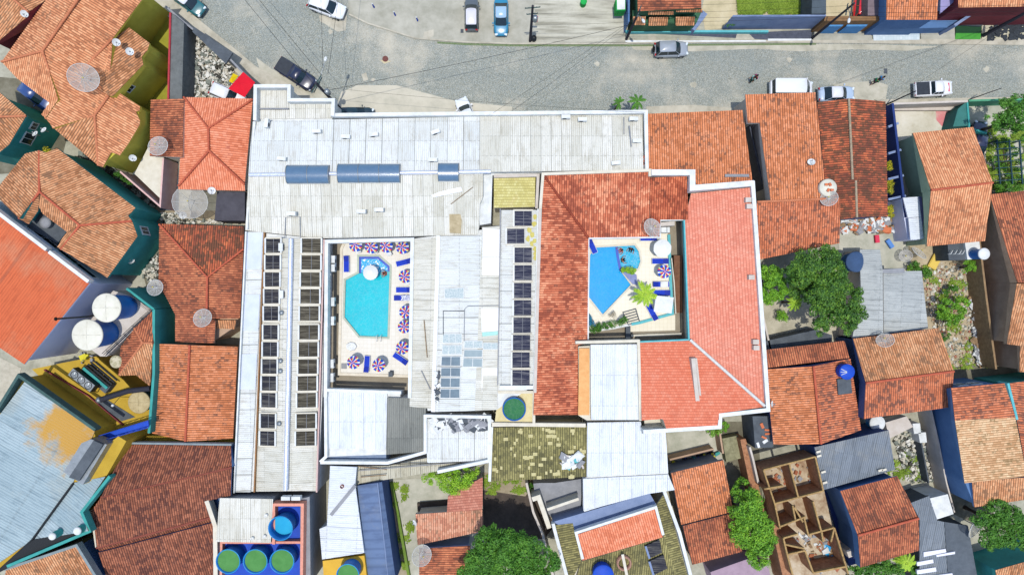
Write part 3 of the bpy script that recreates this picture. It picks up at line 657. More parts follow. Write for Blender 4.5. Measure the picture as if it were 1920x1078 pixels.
house('gabled_red_house', 'plain red-brown gabled roof whose ridge runs up and down the picture, left of the hotel', 'house', 'a 293,644 446,650 437,822 348,827 286,812', 3.9, M_brownw,
 [('a 293,644:4.0 356,647:5.0 348,827 286,812', (-1,0), T_redl), ('a 356,647:5.0 446,650:4.0 437,822 348,827', (1,.03), T_redl)], ['a 356,647:5.05 348,827:5.05'], rmat=M_ridgeR)
house('dark_brown_hall', 'wide hall with a sagging dark brown tiled roof in three waves', 'building', 'a 238,833 433,836 434,880 420,935 404,965 404,1100 207,1100 200,1032 181,1033 172,956 205,900', 5.0, M_blue,
 [('t30 950,100:5.2 1730,110:5.2 1735,270:6.1 760,490', (.1,-1), T_mar), ('t30 760,490:6.0 1735,270:6.0 1728,480 1560,520 1600,640 1560,640 725,870 690,590', (.15,1), T_mar),
  ('t30 725,870:5.7 1600,635:5.7 1606,690 750,900:5.3', (.15,1), T_mar), ('t30 735,905:5.7 800,892 1606,680:5.7 1640,1180 830,1180:5.0', (.2,1), T_mar)],
 ['t30 760,490:6.1 1735,270:6.1', 't30 725,870:5.8 1600,638:5.8'], rmat=plain('brown_mortar', '9a5242', '7a4034', sc=3))
o = bpy.data.objects['dark_brown_hall']
mb = MB(); strip(mb, [W(x, y, 6) for x, y in ((388,938),(404,985),(405,1090))], .45, 5.2, 6.1); mb.out('parapet', M_cream, o)
mb = MB(); strip(mb, [W(x, y, 5.6) for x, y in ((204,905),(238,831),(433,834))], .2, 4.9, 5.5); mb.out('parapet', plain('grey_parapet', '93a0a2', '7d8a8c'), o)
mb = MB(); strip(mb, [W(x, y, 5.6) for x, y in ((170,956),(180,1026))], .25, 4.9, 5.55); mb.out('parapet', M_cream, o)
house('corner_tiled_house', 'orange-brown tiled house in the bottom left corner with blue side walls', 'house', 'a 12,1066 145,1021 186,1085 180,1120 -20,1120', 6.0, M_blue,
 [('a 12,1066:6.4 145,1021:6.4 190,1092:6.05 185,1130 0,1130', (.5,1), T_or2)])
mb = MB(); strip(mb, [W(x, y, 6.6) for x, y in ((10,1066),(145,1021),(190,1094))], .28, 6.0, 6.75); mb.out('parapet', plain('grey_parapet', '93a0a2'), bpy.data.objects['corner_tiled_house'])
slab('lean_to_roof', 'a 322,25 345,44 341,186 317,186', 0, 2.8, plain('old_grey_sheets', '777b7a', '5f6362', sc=1.6), None, label='dark grey narrow lean-to roof with a red edge beside the rubble yard', cat='lean-to')
wallstrip('boundary_wall', 'a 319,24 315,187', .2, 0, 2.95, plain('red_paint', 'c0404a', 'a83640'), label='thin red boundary wall along the grey lean-to roof', cat='wall')
slab('gate_canopy', 't00 1450,200 1740,400 1720,430 1690,480 1440,240', 2.3, 2.5, M_dgrey, None, label='slanting dark grey gate canopy beside the pavement at the rubble yard', cat='canopy')
wallstrip('boundary_wall', 'a 310,12 345,42 432,112 470,152', .2, 0, 2.2, M_greyw, label='grey street wall in front of the rubble yard', cat='wall')
slab('cream_terrace', 'a 278,276 307,296 300,372 252,326', 0, 2.6, M_cream, None, label='flat cream terrace with pink edge below the mustard courtyard walls', cat='terrace')
mb = MB(); strip(mb, [W(x, y, 2.9) for x, y in ((225,322),(300,387),(306,297))], .18, 0, 2.9); mb.out('boundary_wall', plain('pink_white_wall', 'e8c4bd', 'dcb0aa'), None, 'low pink and white wall around the cream terrace', 'wall')
slab('dark_lean_to', 'a 407,359 459,360 459,414 402,414', 0, 3.0, plain('dark_grey_sheets', '55535a', '434148', sc=1.2), None, label='dark grey lean-to roof under the salmon hipped roof', cat='lean-to')
def canopy(name, s, z, mat, label):
    pts = [W(x, y, z) for x, y, q in P(s)]; c = sum(pts, Vector())/len(pts); t = E(name, label, 'canopy', (c.x, c.y, 0))
    mb = MB(); mb.add(ccw(pts) + [c + Vector((0,0,.35))], [(i, (i+1) % len(pts), len(pts)) for i in range(len(pts))]); mb.out('cloth', mat, t)
    for p in pts: m2 = MB(); m2.tube([(p.x*.97+c.x*.03, p.y*.97+c.y*.03, 0), (p.x*.97+c.x*.03, p.y*.97+c.y*.03, z)], .04, 6); m2.out('post', M_steel, t)
canopy('market_canopy', 't00 1820,540 1910,620 1830,730 1710,665', 2.5, plain('bright_red_cloth', 'e8102c', 'd80c28', sc=2), 'bright red square canopy at the corner of the rubble yard')
canopy('market_canopy', 't00 1745,550 1785,570 1740,625 1712,610', 2.3, plain('yellow_cloth', 'f2d40c', 'e4c408', sc=2), 'small yellow canopy tucked against the bright red one')
# ---------------- the hotel ----------------
HZ = 5.0
house('hotel_north_wing', 'long white corrugated north wing of the hotel facing the cobbled street', 'hotel wing',
 'a 474,226 1211,212 1212,319 925,330 922,420 898,424 896,440 700,444 600,448 460,432 466,325', HZ, M_white,
 [('a 474,228:5.2 900,219 900,322 466,328:5.9 470,270', (0,-1), S_wht, 'sheet'), ('a 900,219:5.2 1205,214 1206,319:5.9 900,323:5.9', (0,-1), S_wh2, 'sheet'),
  ('a 466,329:5.9 906,324:5.9 906,368 899,385 899,425 895,440:5.1 600,447 460,432', (0,1), S_wh2, 'sheet')], inset=.1)
hn = bpy.data.objects['hotel_north_wing']
mb = MB(); strip(mb, [W(x, y, 5.7) for x, y in ((625,216),(1211,210),(1213,319))], .38, 4.8, 5.75); mb.out('parapet', M_white, hn)
mb = MB(); strip(mb, [W(x, y, 5.7) for x, y in ((476,228),(466,326),(461,430))], .2, 4.8, 5.5); mb.out('parapet', M_white, hn)
for a_, b_ in ((468,540),(617,633),(750,822),(860,920)): mb = MB(); mb.tube([W(a_,328-(a_-468)*.013,5.98), W(b_,328-(b_-468)*.013,5.98)], .22, 8); mb.out('ridge_flashing', M_foil, hn)
slab('white_patch', 't11 1310,385 1370,360 1535,322 1545,355 1330,400', 5.3, 5.86, plain('bright_white_membrane', 'ffffff', 'f4f6fa'), hn); bpy.data.objects['white_patch'].name = 'roof_patch'
slab('roof_patch', 't11 1447,525 1530,525 1540,575 1533,670 1450,665', 5.0, 5.40, plain('brown_stained_sheet', 'c9b894', 'a08f6a', sc=1.6), hn)
# porch blocks on the street side
house('hotel_porch', 'L-shaped white front block of the hotel standing out into the street', 'hotel wing', 'a 478,162 543,162 543,187 625,187 624,226 474,229', HZ, M_white,
 [('a 480,166:5.0 540,166 540,203:5.02 479,203', (0,1), S_wh2, 'sheet'), ('a 478,204:5.02 541,204:5.02 541,190 622,190 621,222:4.97 476,224', (0,1), S_wh2, 'sheet')], inset=.1)
mb = MB(); strip(mb, [W(x, y, 5.9) for x, y in ((478,226),(479,162),(542,162),(542,188),(625,188),(624,218))], .36, 4.9, 5.95); mb.out('parapet', M_white, bpy.data.objects['hotel_porch'])
mb = MB(); strip(mb, [W(x, y, 5.3) for x, y in ((478,204),(541,204))], .12, 4.9, 5.35); mb.out('gutter', M_greyw, bpy.data.objects['hotel_porch'])
# barrel skylights
def skylight(x0, x1, yc, half, nb, label):
    a, b = W(x0, yc, 6.0), W(x1, yc, 6.0); hw = half/16*.91; c = (a+b)/2; t = E('barrel_skylight', label, 'skylight', (c.x, c.y, 5.7), 0, 'barrel skylights on the white hotel ridge')
    n = 14; pr = [(-math.cos(math.pi*k/n)*hw, math.sin(math.pi*k/n)*.62+5.85) for k in range(n+1)]; mb = MB()
    vs = [(a.x, a.y+q, z) for q, z in pr] + [(b.x, b.y+q, z) for q, z in pr]
    mb.add(vs, [(k, k+1, n+2+k, n+1+k) for k in range(n)], smooth=True); mb.add(vs[:n+1], [list(range(n+1))]); mb.add(vs[n+1:], [list(range(n, -1, -1))]); mb.out('glazing', M_sky, t)
    mf = MB()
    for k in range(nb+1):
        x = a.x + (b.x-a.x)*k/nb; mf.tube([(x, a.y+q*1.01, z+.015) for q, z in pr], .035, 5)
    mf.box(((a.x+b.x)/2, a.y-hw, 5.86), (b.x-a.x, .12, .1)); mf.box(((a.x+b.x)/2, a.y+hw, 5.86), (b.x-a.x, .12, .1)); mf.out('frame', M_steel, t)
M_sky = plain('tinted_barrel_glazing', '5d7c98', '53718e', rough=.22, sc=2, spec=.8)
skylight(538, 617, 327, 17, 2, 'left barrel skylight with one joint on the white hotel roof')
skylight(634, 750, 325, 17.5, 3, 'longest barrel skylight with three bays on the white hotel roof')
skylight(822, 860, 323, 17, 1, 'short single-bay barrel skylight on the white hotel roof')
# west wing
house('hotel_west_wing', 'very long narrow white west wing of the hotel with two rows of dark collectors', 'hotel wing', 'a 462,432 610,447 606,730 597,922 438,924', HZ, M_white,
 [('a 463,434:5.0 495,434 470,922:5.05 440,922', (-1,.02), S_wht, 'sheet'), ('a 497,446:5.0 546,447:5.7 537,920 480,920:5.0', (-1,0), S_wh2, 'sheet'), ('a 546,447:5.7 609,449:5.0 594,920:5.0 537,920', (1,0), S_wh2, 'sheet')], inset=.1)
hw_ = bpy.data.objects['hotel_west_wing']
mb = MB(); strip(mb, [W(x, y, 5.4) for x, y in ((461,434),(438,924))], .16, 4.5, 5.4); mb.out('parapet', M_white, hw_)
mb = MB(); strip(mb, [W(x, y, 5.2) for x, y in ((496,436),(477,922))], .14, 4.6, 5.3); mb.out('parapet', plain('rusty_gutter', 'b07a48', '7d6a50', sc=5), hw_)
mb = MB(); strip(mb, [W(x, y, 5.2) for x, y in ((608,449),(594,922))], .16, 4.6, 5.3); mb.out('parapet', plain('pink_edge', 'e0c0b8', 'c8a8a0', sc=4), hw_)
mb = MB(); mb.tube([W(546,448,5.78), W(541,700,5.78), W(536,918,5.78)], .28, 8); mb.out('ridge_flashing', M_foil, hw_)
for (y0, y1) in ((436,505),(552,620),(664,730)):
    f = lambda y: (y-434)/488
    slab('glossy_sheet', 'a %f,%f %f,%f %f,%f %f,%f' % (464-23*f(y0), y0, 493-24*f(y0), y0, 493-24*f(y1), y1, 464-23*f(y1), y1), 4.6, 5.10, plain('glossy_pale_sheet', 'dfe6f4', 'cdd6ea', rough=.25, sc=.6), hw_)
# solar collectors
def solarmat(name, a, b, vc):
    t = NT(name); q = t.n('TexCoord'); x = t.n('SeparateXYZ'); t.l(q.outputs['Object'], x.inputs[0])
    mp = t.n('CombineXYZ'); t.l(t.math('MULTIPLY', x.outputs[0], .25), mp.inputs[0]); t.l(t.math('MULTIPLY', x.outputs[1], 4.2), mp.inputs[1]); oi = t.n('ObjectInfo'); t.l(t.math('MULTIPLY', oi.outputs['Random'], 40), mp.inputs[2])
    n = t.noise(1.5, 4, vec=mp.outputs[0], rough=.7); t.col(t.ramp(n, [(.34, a), (.5, b), (.62, vc)])); t.b.inputs['Roughness'].default_value = .75; t.b.inputs['Specular IOR Level'].default_value = .1; return t.m
M_sol = solarmat('dark_collector', '26272f', '37373f', '6a6862'); M_sol2 = solarmat('brownish_collector', '38342c', '4e493e', '7c7666'); M_sol3 = solarmat('violet_collector', '2a2d40', '393c50', '75757a')
def collector(parentless, w, h, mat, rails='LR'):
    t = E('solar_collector', '', 'solar collector')
    for k in range(9):
        pass
    mb = MB()
    n = 12
    for k in range(n): mb.box((0, -h/2 + h*(k+.5)/n, .10), (w, h/n*.78, .05))
    mb.box((0, 0, .06), (w, h, .04)); mb.out('absorber', mat, t, origin='local')
    for sx in rails:
        q = MB(); x = -w/2-.11 if sx == 'L' else w/2+.11
        q.box((x, 0, .12), (.16, h+.15, .16)); q.out('header_pipe', M_white, t, origin='local')
    for sy in (-1, 1): q = MB(); q.box((0, sy*(h/2+.12), .08), (w+.3, .14, .12)); q.out('rail', M_cream, t, origin='local')
    q = MB(); q.tube([(.05, -h/2, .16), (.05, h/2, .16)], .025, 5); q.out('mid_bar', M_greyw, t, origin='local')
    return t
ORD = ['first', 'second', 'third', 'fourth', 'fifth', 'sixth', 'seventh', 'eighth', 'ninth', 'tenth', 'eleventh', 'twelfth', 'thirteenth']
def colrow(cells, z, mat, rails, where, grp, tilt=0):
    proto = None
    for i, (x0, x1, y0, y1) in enumerate(cells):
        c = W((x0+x1)/2, (y0+y1)/2, z)
        if proto is None:
            proto = t = collector(None, (x1-x0)/17.3, (y1-y0)/17.3*.97, mat, rails)
        else: t = copytree(proto)
        t.location = (c.x, c.y, c.z); t.rotation_euler = (0, tilt, 0)
        t['label'] = '%s slatted solar collector from the top of the %s' % (ORD[i], where); t['group'] = grp
ys = [(448,474),(479,505),(511,537),(543,568),(575,600),(609,636),(641,668),(674,699),(705,731),(736,763),(775,802),(808,834)]
colrow([(500-.030*(a-450), 527-.030*(a-450), a, b) for a, b in ys], 5.42, M_sol, 'LR', 'leftmost row on the west wing', 'collectors of the left row', -.10)
colrow([(568-.030*(a-450), 601-.032*(a-450), a, b) for a, b in ys], 5.42, M_sol2, 'LR', 'brownish row beside the big pool', 'collectors of the courtyard row', .10)
ys3 = [(396,424,965),(429,457,951),(465,492,965),(498,525,965),(531,558,964),(564,590,964),(596,623,963),(629,655,962),(661,688,961),(694,721,961)]
colrow([(x, x+32, a, b) for a, b, x in ys3], 5.36, M_sol3, 'L', 'row along the red tiled wing', 'collectors of the right row')
for i, (x, y, l) in enumerate(((530,464,'beside the second collector of the left row'), (531,552,'halfway along the upper west wing ridge'))):
    t = E('vent_box', 'white box cabinet on the west wing roof ' + l, 'roof cabinet', W(x, y, 5.4)); c = W(x, y, 5.4)
    mb = MB(); mb.box((c.x, c.y, 5.7), (.45, .85, .6)); mb.out('cabinet', M_white, t); mb = MB(); mb.box((c.x+.24, c.y, 5.7), (.04, .6, .4)); mb.out('grille', M_dgrey, t)
for i, y in enumerate((586, 676, 695, 793)):
    c = W(530-.02*(y-586)-1, y, 5.5); t = E('turbine_vent', ['round steel roof vent nearest the top of the west wing', 'upper of the two close round vents on the west wing', 'lower of the two close round vents on the west wing', 'round steel roof vent nearest the bottom of the west wing'][i], 'roof vent', (c.x, c.y, 5.4), 0, 'round vents on the west wing')
    mb = MB(); mb.lathe((c.x, c.y, 5.3), [(.12,0),(.12,.25)], 12); mb.out('pipe', M_steel, t); mb = MB(); mb.lathe((c.x, c.y, 5.5), [(.14,0),(.27,.08),(.27,.22),(.14,.32),(.01,.34)], 14); mb.out('cap', M_steel, t)
# AC outdoor units on roofs
def ac(x, y, z, rz, label, sc=1.0, grp='air conditioner units on the hotel roofs'):
    c = W(x, y, z); t = E('air_conditioner', label, 'air conditioner', (c.x, c.y, z), rz, grp)
    mb = MB(); mb.box((0, 0, .42*sc), (.95*sc, .38*sc, .6*sc)); mb.out('casing', M_white, t, origin='local')
    q = MB(); q.disc((0, 0, 0), .24*sc, 16); q.v = [Vector((v.x-.12*sc, -.195*sc, v.y+.42*sc)) for v in q.v]; q.out('fan_grille', M_dgrey, t, origin='local')
    for sx in (-.35, .35): q = MB(); q.box((sx*sc, 0, .06*sc), (.06, .42*sc, .12*sc)); q.out('foot', M_dgrey, t, origin='local')
    return t
ACS = [(504,234,1.45,'standing on end at the left end of the white street roof'),(597,249,.05,'first from the left in the line of three near the street porch'),(651,259,-.02,'second from the left in the line of three, lowest of them'),(703,255,.1,'third from the left, ending the line of three near the porch'),
 (818,250,.35,'slightly turned, alone in the middle of the street roof'),(1060,222,0,'left of two near the street parapet in front of the palms'),(1091,227,0,'right of two near the street parapet in front of the palms'),(1186,226,0,'in the top right corner of the white street roof'),
 (532,300,-.1,'above the left end of the left barrel skylight'),(813,302,0,'just left of the short barrel skylight'),(550,402,0,'beside the thin pipe frame on the lower white roof'),(680,398,0,'left of a pair in the middle of the lower white roof'),(713,395,0,'right of a pair in the middle of the lower white roof'),
 (1153,308,.1,'beside the scrap heap at the right end of the white roof'),(1192,267,0,'between the pipes at the right end parapet')]
for x, y, r, l in ACS: ac(x, y, 5.25 if y < 270 else 5.6, r, 'white air conditioner ' + l)
# middle wing between the pools
house('hotel_middle_wing', 'patched white roofs of the hotel between the two pools with glass panes', 'hotel wing', 'a 771,446 822,440 940,424 940,392 1012,392 1002,724 932,770 800,772 799,764 766,764', HZ, M_white,
 [('a 772,448:5.0 820,445 813,766 768,762:5.0 770,600:5.0', (1,.02), S_wh2, 'sheet'), ('a 823,443:5.3 904,441 902,480:5.3 890,770 812,772:5.3', (1,0), S_wht, 'sheet'), ('a 904,426:5.3 937,424 932,768:5.3 890,770', (1,0), S_wh2, 'sheet'),
  ('a 940,394:5.15 1010,394 1003,722:5.15 934,722', (1,0), S_wht, 'sheet')], inset=.1)
hm = bpy.data.objects['hotel_middle_wing']
mb = MB(); strip(mb, [W(x, y, 5.5) for x, y in ((822,442),(812,772))], .42, 4.9, 5.5); mb.out('ridge_flashing', plain('white_sealed_edge', 'fafafa', 'e2e2de', sc=6), hm)
mb = MB(); strip(mb, [W(x, y, 5.6) for x, y in ((1011,392),(1003,726),(937,726))], .42, 4.9, 5.7); mb.out('parapet', M_white, hm)
mb = MB(); strip(mb, [W(x, y, 5.5) for x, y in ((938,392),(938,424),(936,560),(933,722))], .12, 5.0, 5.5); mb.out('parapet', M_greyw, hm)
for s in ('t11 1698,630 1830,640 1828,845 1695,845', 't11 1695,850 1828,850 1825,985 1690,980', 't21 1685,150 1820,150 1818,320 1690,330', 't21 1690,597 1813,597 1808,655 1700,655 1690,800'):
    slab('white_membrane', s, 5.0, 5.42, plain('bright_white_membrane', 'ffffff', 'f4f6fa'), hm)
slab('mint_sheet', 't21 1692,332 1815,322 1815,350 1695,362', 5.0, 5.41, plain('mint_sheet', 'b4e4d8', 'a4d8cc'), hm)
rr = random.Random(21); M_mossy = plain('yellow_lichen', 'ddd27a', 'c2b65c', sc=5)
for x_, y_ in ((1003,408),(1001,420),(993,432),(998,440),(990,447),(1002,452),(997,458),(1003,466),(1004,476),(1003,484)):
    c = W(x_, y_, 5.2); q = MB(); q.add([(c.x+math.cos(k*.7)*rr.uniform(.15,.34), c.y+math.sin(k*.7)*rr.uniform(.2,.42), 5.205+.001*(y_ % 7)) for k in range(9)], [list(range(9))]); q.out('lichen_patch', M_mossy, hm)
def pane(s, mat, label, bars=1):
    t = E('roof_light', label, 'roof window', W(*[sum(p[i] for p in P(s))/4 for i in (0, 1)], 5.4), 0, 'glass roof lights of the middle wing')
    pts = [W(x, y, 5.45) for x, y, q in P(s)]; mb = MB(); mb.prism(pts, 5.30, 5.44); mb.out('glass', mat, t)
    q = MB(); strip(q, pts, .06, 5.32, 5.48, 0, True)
    for k in range(1, bars+1):
        a = pts[0].lerp(pts[1], k/(bars+1)); b = pts[3].lerp(pts[2], k/(bars+1)); strip(q, [a, b], .05, 5.32, 5.47)
    q.out('frame', M_white, t)
G1 = plain('sky_blue_glass', '5a7080', '6f8794', rough=.45, sc=1.2, spec=.15); G2 = plain('clear_milky_glass', '98aeb4', 'dde3de', rough=.5, sc=7, spec=.15); G3 = plain('grey_glass', '889ca4', '9caeb2', rough=.45, sc=1, spec=.15)
for s, m, l, b in (('t21 1390,512 1530,512 1530,582 1385,580', G1, 'top pane pair of the dark blue glass column', 1), ('t21 1385,595 1530,595 1530,662 1383,660', G1, 'second pane pair of the dark blue glass column', 1),
   ('t21 1383,673 1528,673 1526,742 1381,740', G1, 'third pane pair of the dark blue glass column', 1), ('t21 1380,755 1525,755 1524,822 1378,822', G1, 'lowest pane pair of the dark blue glass column', 1),
   ('t21 1398,343 1540,343 1540,410 1396,410', G2, 'milky upper light with three panes', 2), ('t21 1396,428 1540,428 1540,495 1393,495', G2, 'milky lower light with three panes', 2),
   ('t21 1560,395 1695,397 1695,448 1558,448', G2, 'striped milky pane right of the three-pane light', 1), ('t21 1558,462 1695,462 1693,515 1555,515', G3, 'grey-blue single pane above the torn one', 0),
   ('t21 1552,525 1695,527 1693,590 1548,588', G3, 'grey-blue pane with a pale torn corner', 1), ('t21 1700,410 1820,412 1818,458 1700,458', G2, 'small pane beside the mint sheet', 1), ('t21 1412,5 1555,0 1555,78 1412,76', G2, 'rippled pane standing alone higher up the roof', 0)):
    pane(s, m, 'glass roof light of the middle wing, ' + l, b)
house('yellow_tile_terrace', 'flat yellow mossy tiled roof below the white street wing', 'roof terrace', 'a 926,333 1004,333 1003,388 926,390', 4.7, M_cream, [('a 926,333:4.8 1004,333:4.8 1003,388:4.8 926,390', (0,1), S_yel, 'flat')], inset=.05)
mb = MB(); strip(mb, [W(x, y, 5.2) for x, y in ((926,331),(1009,329),(1006,391))], .3, 4.5, 5.3); mb.out('boundary_wall', M_pinkw, None, 'pale wall around the flat yellow mossy roof', 'wall')
slab('tank_terrace', 'a 935,737 999,737 999,794 927,796', 0, 4.6, plain('yellowish_screed', 'ecdfae', 'd8c68c', sc=1), None, label='small yellowish terrace holding the round dark green water tank', cat='terrace')
mb = MB(); strip(mb, [W(x, y, 5) for x, y in ((934,735),(1001,735),(1001,796),(922,797))], .3, 4.4, 5.0); mb.out('terrace_kerb', M_cream, None, 'pale kerb round the terrace of the dark green tank', 'kerb')
# south roofs
house('mossy_tiled_roof', 'low building with an olive green mossy tiled roof and scattered yellow tiles', 'building', 'a 920,800 1100,797 1099,893 917,902', 4.5, M_cream,
 [('a 922,801:4.6 1100,798 1099,893:4.6 919,902', (0,1), T_oli)])
mb = MB(); strip(mb, [W(x, y, 4.9) for x, y in ((922,800),(918,902))], .3, 4.3, 4.95); mb.out('parapet', M_white, bpy.data.objects['mossy_tiled_roof'])
mb = MB(); strip(mb, [W(x, y, 4.9) for x, y in ((922,795),(1098,797))], .4, 4.3, 4.95); mb.out('parapet', M_cream, bpy.data.objects['mossy_tiled_roof'])
M_ytile = plain('yellow_replacement_tiles', 'd2c894', 'bfb47c', sc=6)
rr = random.Random(3)
for k in range(60):
    q = MB(); c = W(925+rr.random()*170, 803+rr.random()*92, 4.72); q.box((c.x, c.y, 4.69+.003*k*.3), (.25+.25*(k % 2), .36, .05)); q.out('yellow_tile', M_ytile, bpy.data.objects['mossy_tiled_roof'])

house('white_ribbed_annex', 'white ribbed roof annex with a smoked sheet half, below the big pool courtyard', 'annex', 'a 612,732 752,736 752,745 800,746 795,848 725,854 612,858', 4.6, M_white,
 [('a 614,734:4.7 726,737:4.7 724,842:4.6 614,840', (0,1), S_nwh, 'sheet'), ('a 726,745:4.9 800,747:4.9 794,846:4.9 724,852', (0,1), S_smo, 'sheet')], inset=.1)
o = bpy.data.objects['white_ribbed_annex']
mb = MB(); strip(mb, [W(x, y, 5.2) for x, y in ((600,866),(611,856),(610,731),(752,736))], .32, 4.4, 5.2); mb.out('parapet', M_white, o)
mb = MB(); strip(mb, [W(x, y, 5.2) for x, y in ((600,867),(726,868),(797,848),(797,780),(918,782),(917,864),(820,885))], .34, 4.3, 5.15); mb.out('parapet', M_white, o)
slab('gutter_roof', 'a 612,844 724,846 724,866 604,866', 0, 4.2, plain('slate_blue_gutter', '8a9bb5', '75869f', sc=1.2), None, label='slate blue gutter floor with two small fans below the white ribbed roof', cat='gutter')
house('junk_roof_annex', 'small white roof littered with broken sheets between the smoked roof and the mossy tiles', 'annex', 'a 798,782 917,783 916,862 800,868', 4.5, M_white, [('a 799,784:4.6 916,785:4.6 915,862:4.6 801,868', (0,1), S_wht, 'sheet')], inset=.1)
house('wire_passage_roof', 'long low cream roof crossed by black cables below the annexes', 'annex', 'a 620,872 726,872 800,858 917,868 917,870 728,899 668,909', 4.0, M_white, [('a 620,873:4.2 726,873 800,858 917,867:4.2 728,898 668,908:4.0', (0,1), S_old, 'sheet')], inset=.1)
house('south_west_annex', 'white sheet roof annex with a long plank across it near the bottom edge', 'annex', 'a 618,872 670,874 666,908 685,1036 603,1049 598,990 612,984', 4.8, M_white, [('a 619,873:5.0 669,875:5.0 666,908 683,1036:5.0 604,1048 599,991 613,985', (1,.05), S_nwh, 'sheet')], inset=.1)
house('slate_blue_shed', 'long narrow shed with a smooth slate blue roof beside the weedy yard', 'shed', 'a 670,910 716,903 744,1100 690,1100', 4.4, M_navy,
 [('a 670,910:4.5 708,905:4.9 730,1100 690,1100:4.5', (-1,.1), S_slt, 'slab'), ('a 708,905:4.9 716,903:4.6 744,1100:4.6 730,1100', (1,0), S_slt, 'slab')])
mb = MB(); mb.tube([W(708,905,4.98), W(730,1100,4.98)], .07, 6); mb.out('ridge', M_bluegrey, bpy.data.objects['slate_blue_shed'])
slab('yellow_tank_terrace', 'a 605,1051 683,1041 690,1100 608,1100', 0, 5.0, plain('bright_yellow_screed', 'e8b840', 'd9a838', sc=1), None, label='bright yellow terrace at the bottom edge with a round blue-rimmed tank', cat='terrace')
# west plot with tanks
house('tank_tower', 'grey block with a royal blue tank pit edged in salmon at the bottom', 'building', 'a 511,944 584,926 586,1100 405,1100 405,1012 512,1012', 5.6, M_greyw, [])
o = bpy.data.objects['tank_tower']
slab('pit_floor', 'a 514,949 563,949 562,1100 414,1100 416,1016 514,1016', 5.3, 5.52, M_bluetank2, o)
mb = MB(); strip(mb, [W(x, y, 6.4) for x, y in ((513,1020),(513,946),(567,946),(565,1100))], .3, 5.3, 6.4); mb.out('rim_wall', plain('salmon_rim', 'f0a890', 'd98e78', sc=4), o)
mb = MB(); strip(mb, [W(x, y, 6.4) for x, y in ((412,1100),(413,1018),(565,1018))], .25, 5.3, 6.2); mb.out('rim_wall', plain('salmon_rim', 'f0a890'), o)
house('tank_side_roof', 'small pale sheet roof with loose pipes left of the open cyan tank', 'shed roof', 'a 412,933 512,935 508,1017 405,1015', 6.2, M_greyw, [('a 412,933:6.4 512,935:6.4 508,1017:6.4 405,1015', (0,1), S_wh2, 'sheet')], inset=.1)
# east: tiled hotel wings round the second pool
house('hotel_tiled_wing', 'U-shaped old red tiled wing of the hotel wrapping the small pool courtyard', 'hotel wing', 'a 1018,327 1288,322 1290,412 1238,412 1238,444 1103,446 1102,645 1083,648 1083,778 1000,778', 4.7, M_cream,
 [('a 1019,328:5.9 1103,446:4.9 1102,643 1083,647 1083,777 1000,778:5.9', (1,0), T_hot), 
  ('a 1019,328:5.9 1218,322:5.9 1218,445 1103,446:4.9', (0,1), T_hot), ('a 1219,333:5.8 1288,331:5.8 1290,412 1238,412:5.1 1238,444 1219,445:4.85', (0,1), T_hot2)],
 ['a 1019,328:5.95 1103,446:4.98'], rmat=plain('dark_red_mortar', 'a04a34', '7c3828', sc=3))
ht = bpy.data.objects['hotel_tiled_wing']
mb = MB(); strip(mb, [W(x, y, 6) for x, y in ((1013,392),(1018,327),(1218,320),(1218,331))], .3, 4.7, 6.2); mb.out('parapet', M_cream, ht)
mb = MB(); strip(mb, [W(x, y, 6) for x, y in ((1013,392),(1003,736))], .32, 4.7, 6.1); mb.out('parapet', M_pinkw, ht)
mb = MB(); strip(mb, [W(x, y, 6) for x, y in ((1220,325),(1296,325),(1296,354),(1410,345))], .6, 4.7, 6.5); mb.out('parapet', M_white, ht)
mb = MB(); strip(mb, [W(x, y, 5) for x, y in ((1104,447),(1238,445),(1238,413),(1283,412))], .14, 4.5, 5.0); mb.out('gutter', M_white, ht)
mb = MB(); strip(mb, [W(x, y, 5) for x, y in ((1104,447),(1103,640))], .14, 4.4, 4.9); mb.out('gutter', M_white, ht)
house('hotel_east_wing', 'big L-shaped east wing of the hotel under smooth coral red tiles', 'hotel wing', 'a 1285,412 1296,360 1408,350 1438,764 1348,776 1346,798 1205,806 1199,640 1293,637', 4.6, M_cream,
 [('a 1408,352:6.0 1436,762:6.0 1293,636 1284,412:4.9 1296,362', (-1,.06), F_sal, 'flat'),
  ('a 1200,640:4.9 1293,636:4.9 1435,762:6.3 1348,775 1346,797 1249,803 1243,785 1203,788', (0,-1), F_cor, 'flat')],
 [], rmat=M_ridgeW)
he = bpy.data.objects['hotel_east_wing']
mb = MB(); mb.tube([W(1294,637,5.05), W(1434,761,6.4)], .17, 8); mb.out('ridge', M_ridgeW, he)
mb = MB(); strip(mb, [W(x, y, 6.3) for x, y in ((1299,352),(1411,343),(1440,768),(1350,778),(1349,800),(1206,809))], .42, 4.4, 6.4); mb.out('parapet', M_white, he)
mb = MB(); strip(mb, [W(x, y, 5.8) for x, y in ((1298,671),(1312,806))], .42, 5.0, 6.15); strip(mb, [W(x, y, 5.8) for x, y in ((1304,671),(1319,806))], .2, 5.0, 6.05); mb.out('roof_curb', M_pinkw, he)
mb = MB(); strip(mb, [W(x, y, 5) for x, y in ((1283,412),(1292,637),(1200,641))], .16, 4.4, 5.0); mb.out('gutter', M_aqua, he)
for i, (x, y) in enumerate(((1403,375),(1405,387),(1409,520),(1417,641),(1418,652),(1330,790),(1342,782))):
    c = W(x, y, 6.3); mb = MB(); mb.box((c.x, c.y, 5.9), (.62, .5, 1.0)); mb.out('roof_pier', M_pinkw, he)
house('new_white_annex', 'bright white ribbed roof with an orange slab strip south of the small pool', 'annex', 'a 1083,648 1197,642 1200,788 1100,790 1083,780', 5.2, M_cream, [('a 1107,646:5.6 1196,645:5.6 1199,787:5.5 1108,787', (0,1), S_nwh, 'sheet')], inset=.1)
o = bpy.data.objects['new_white_annex']
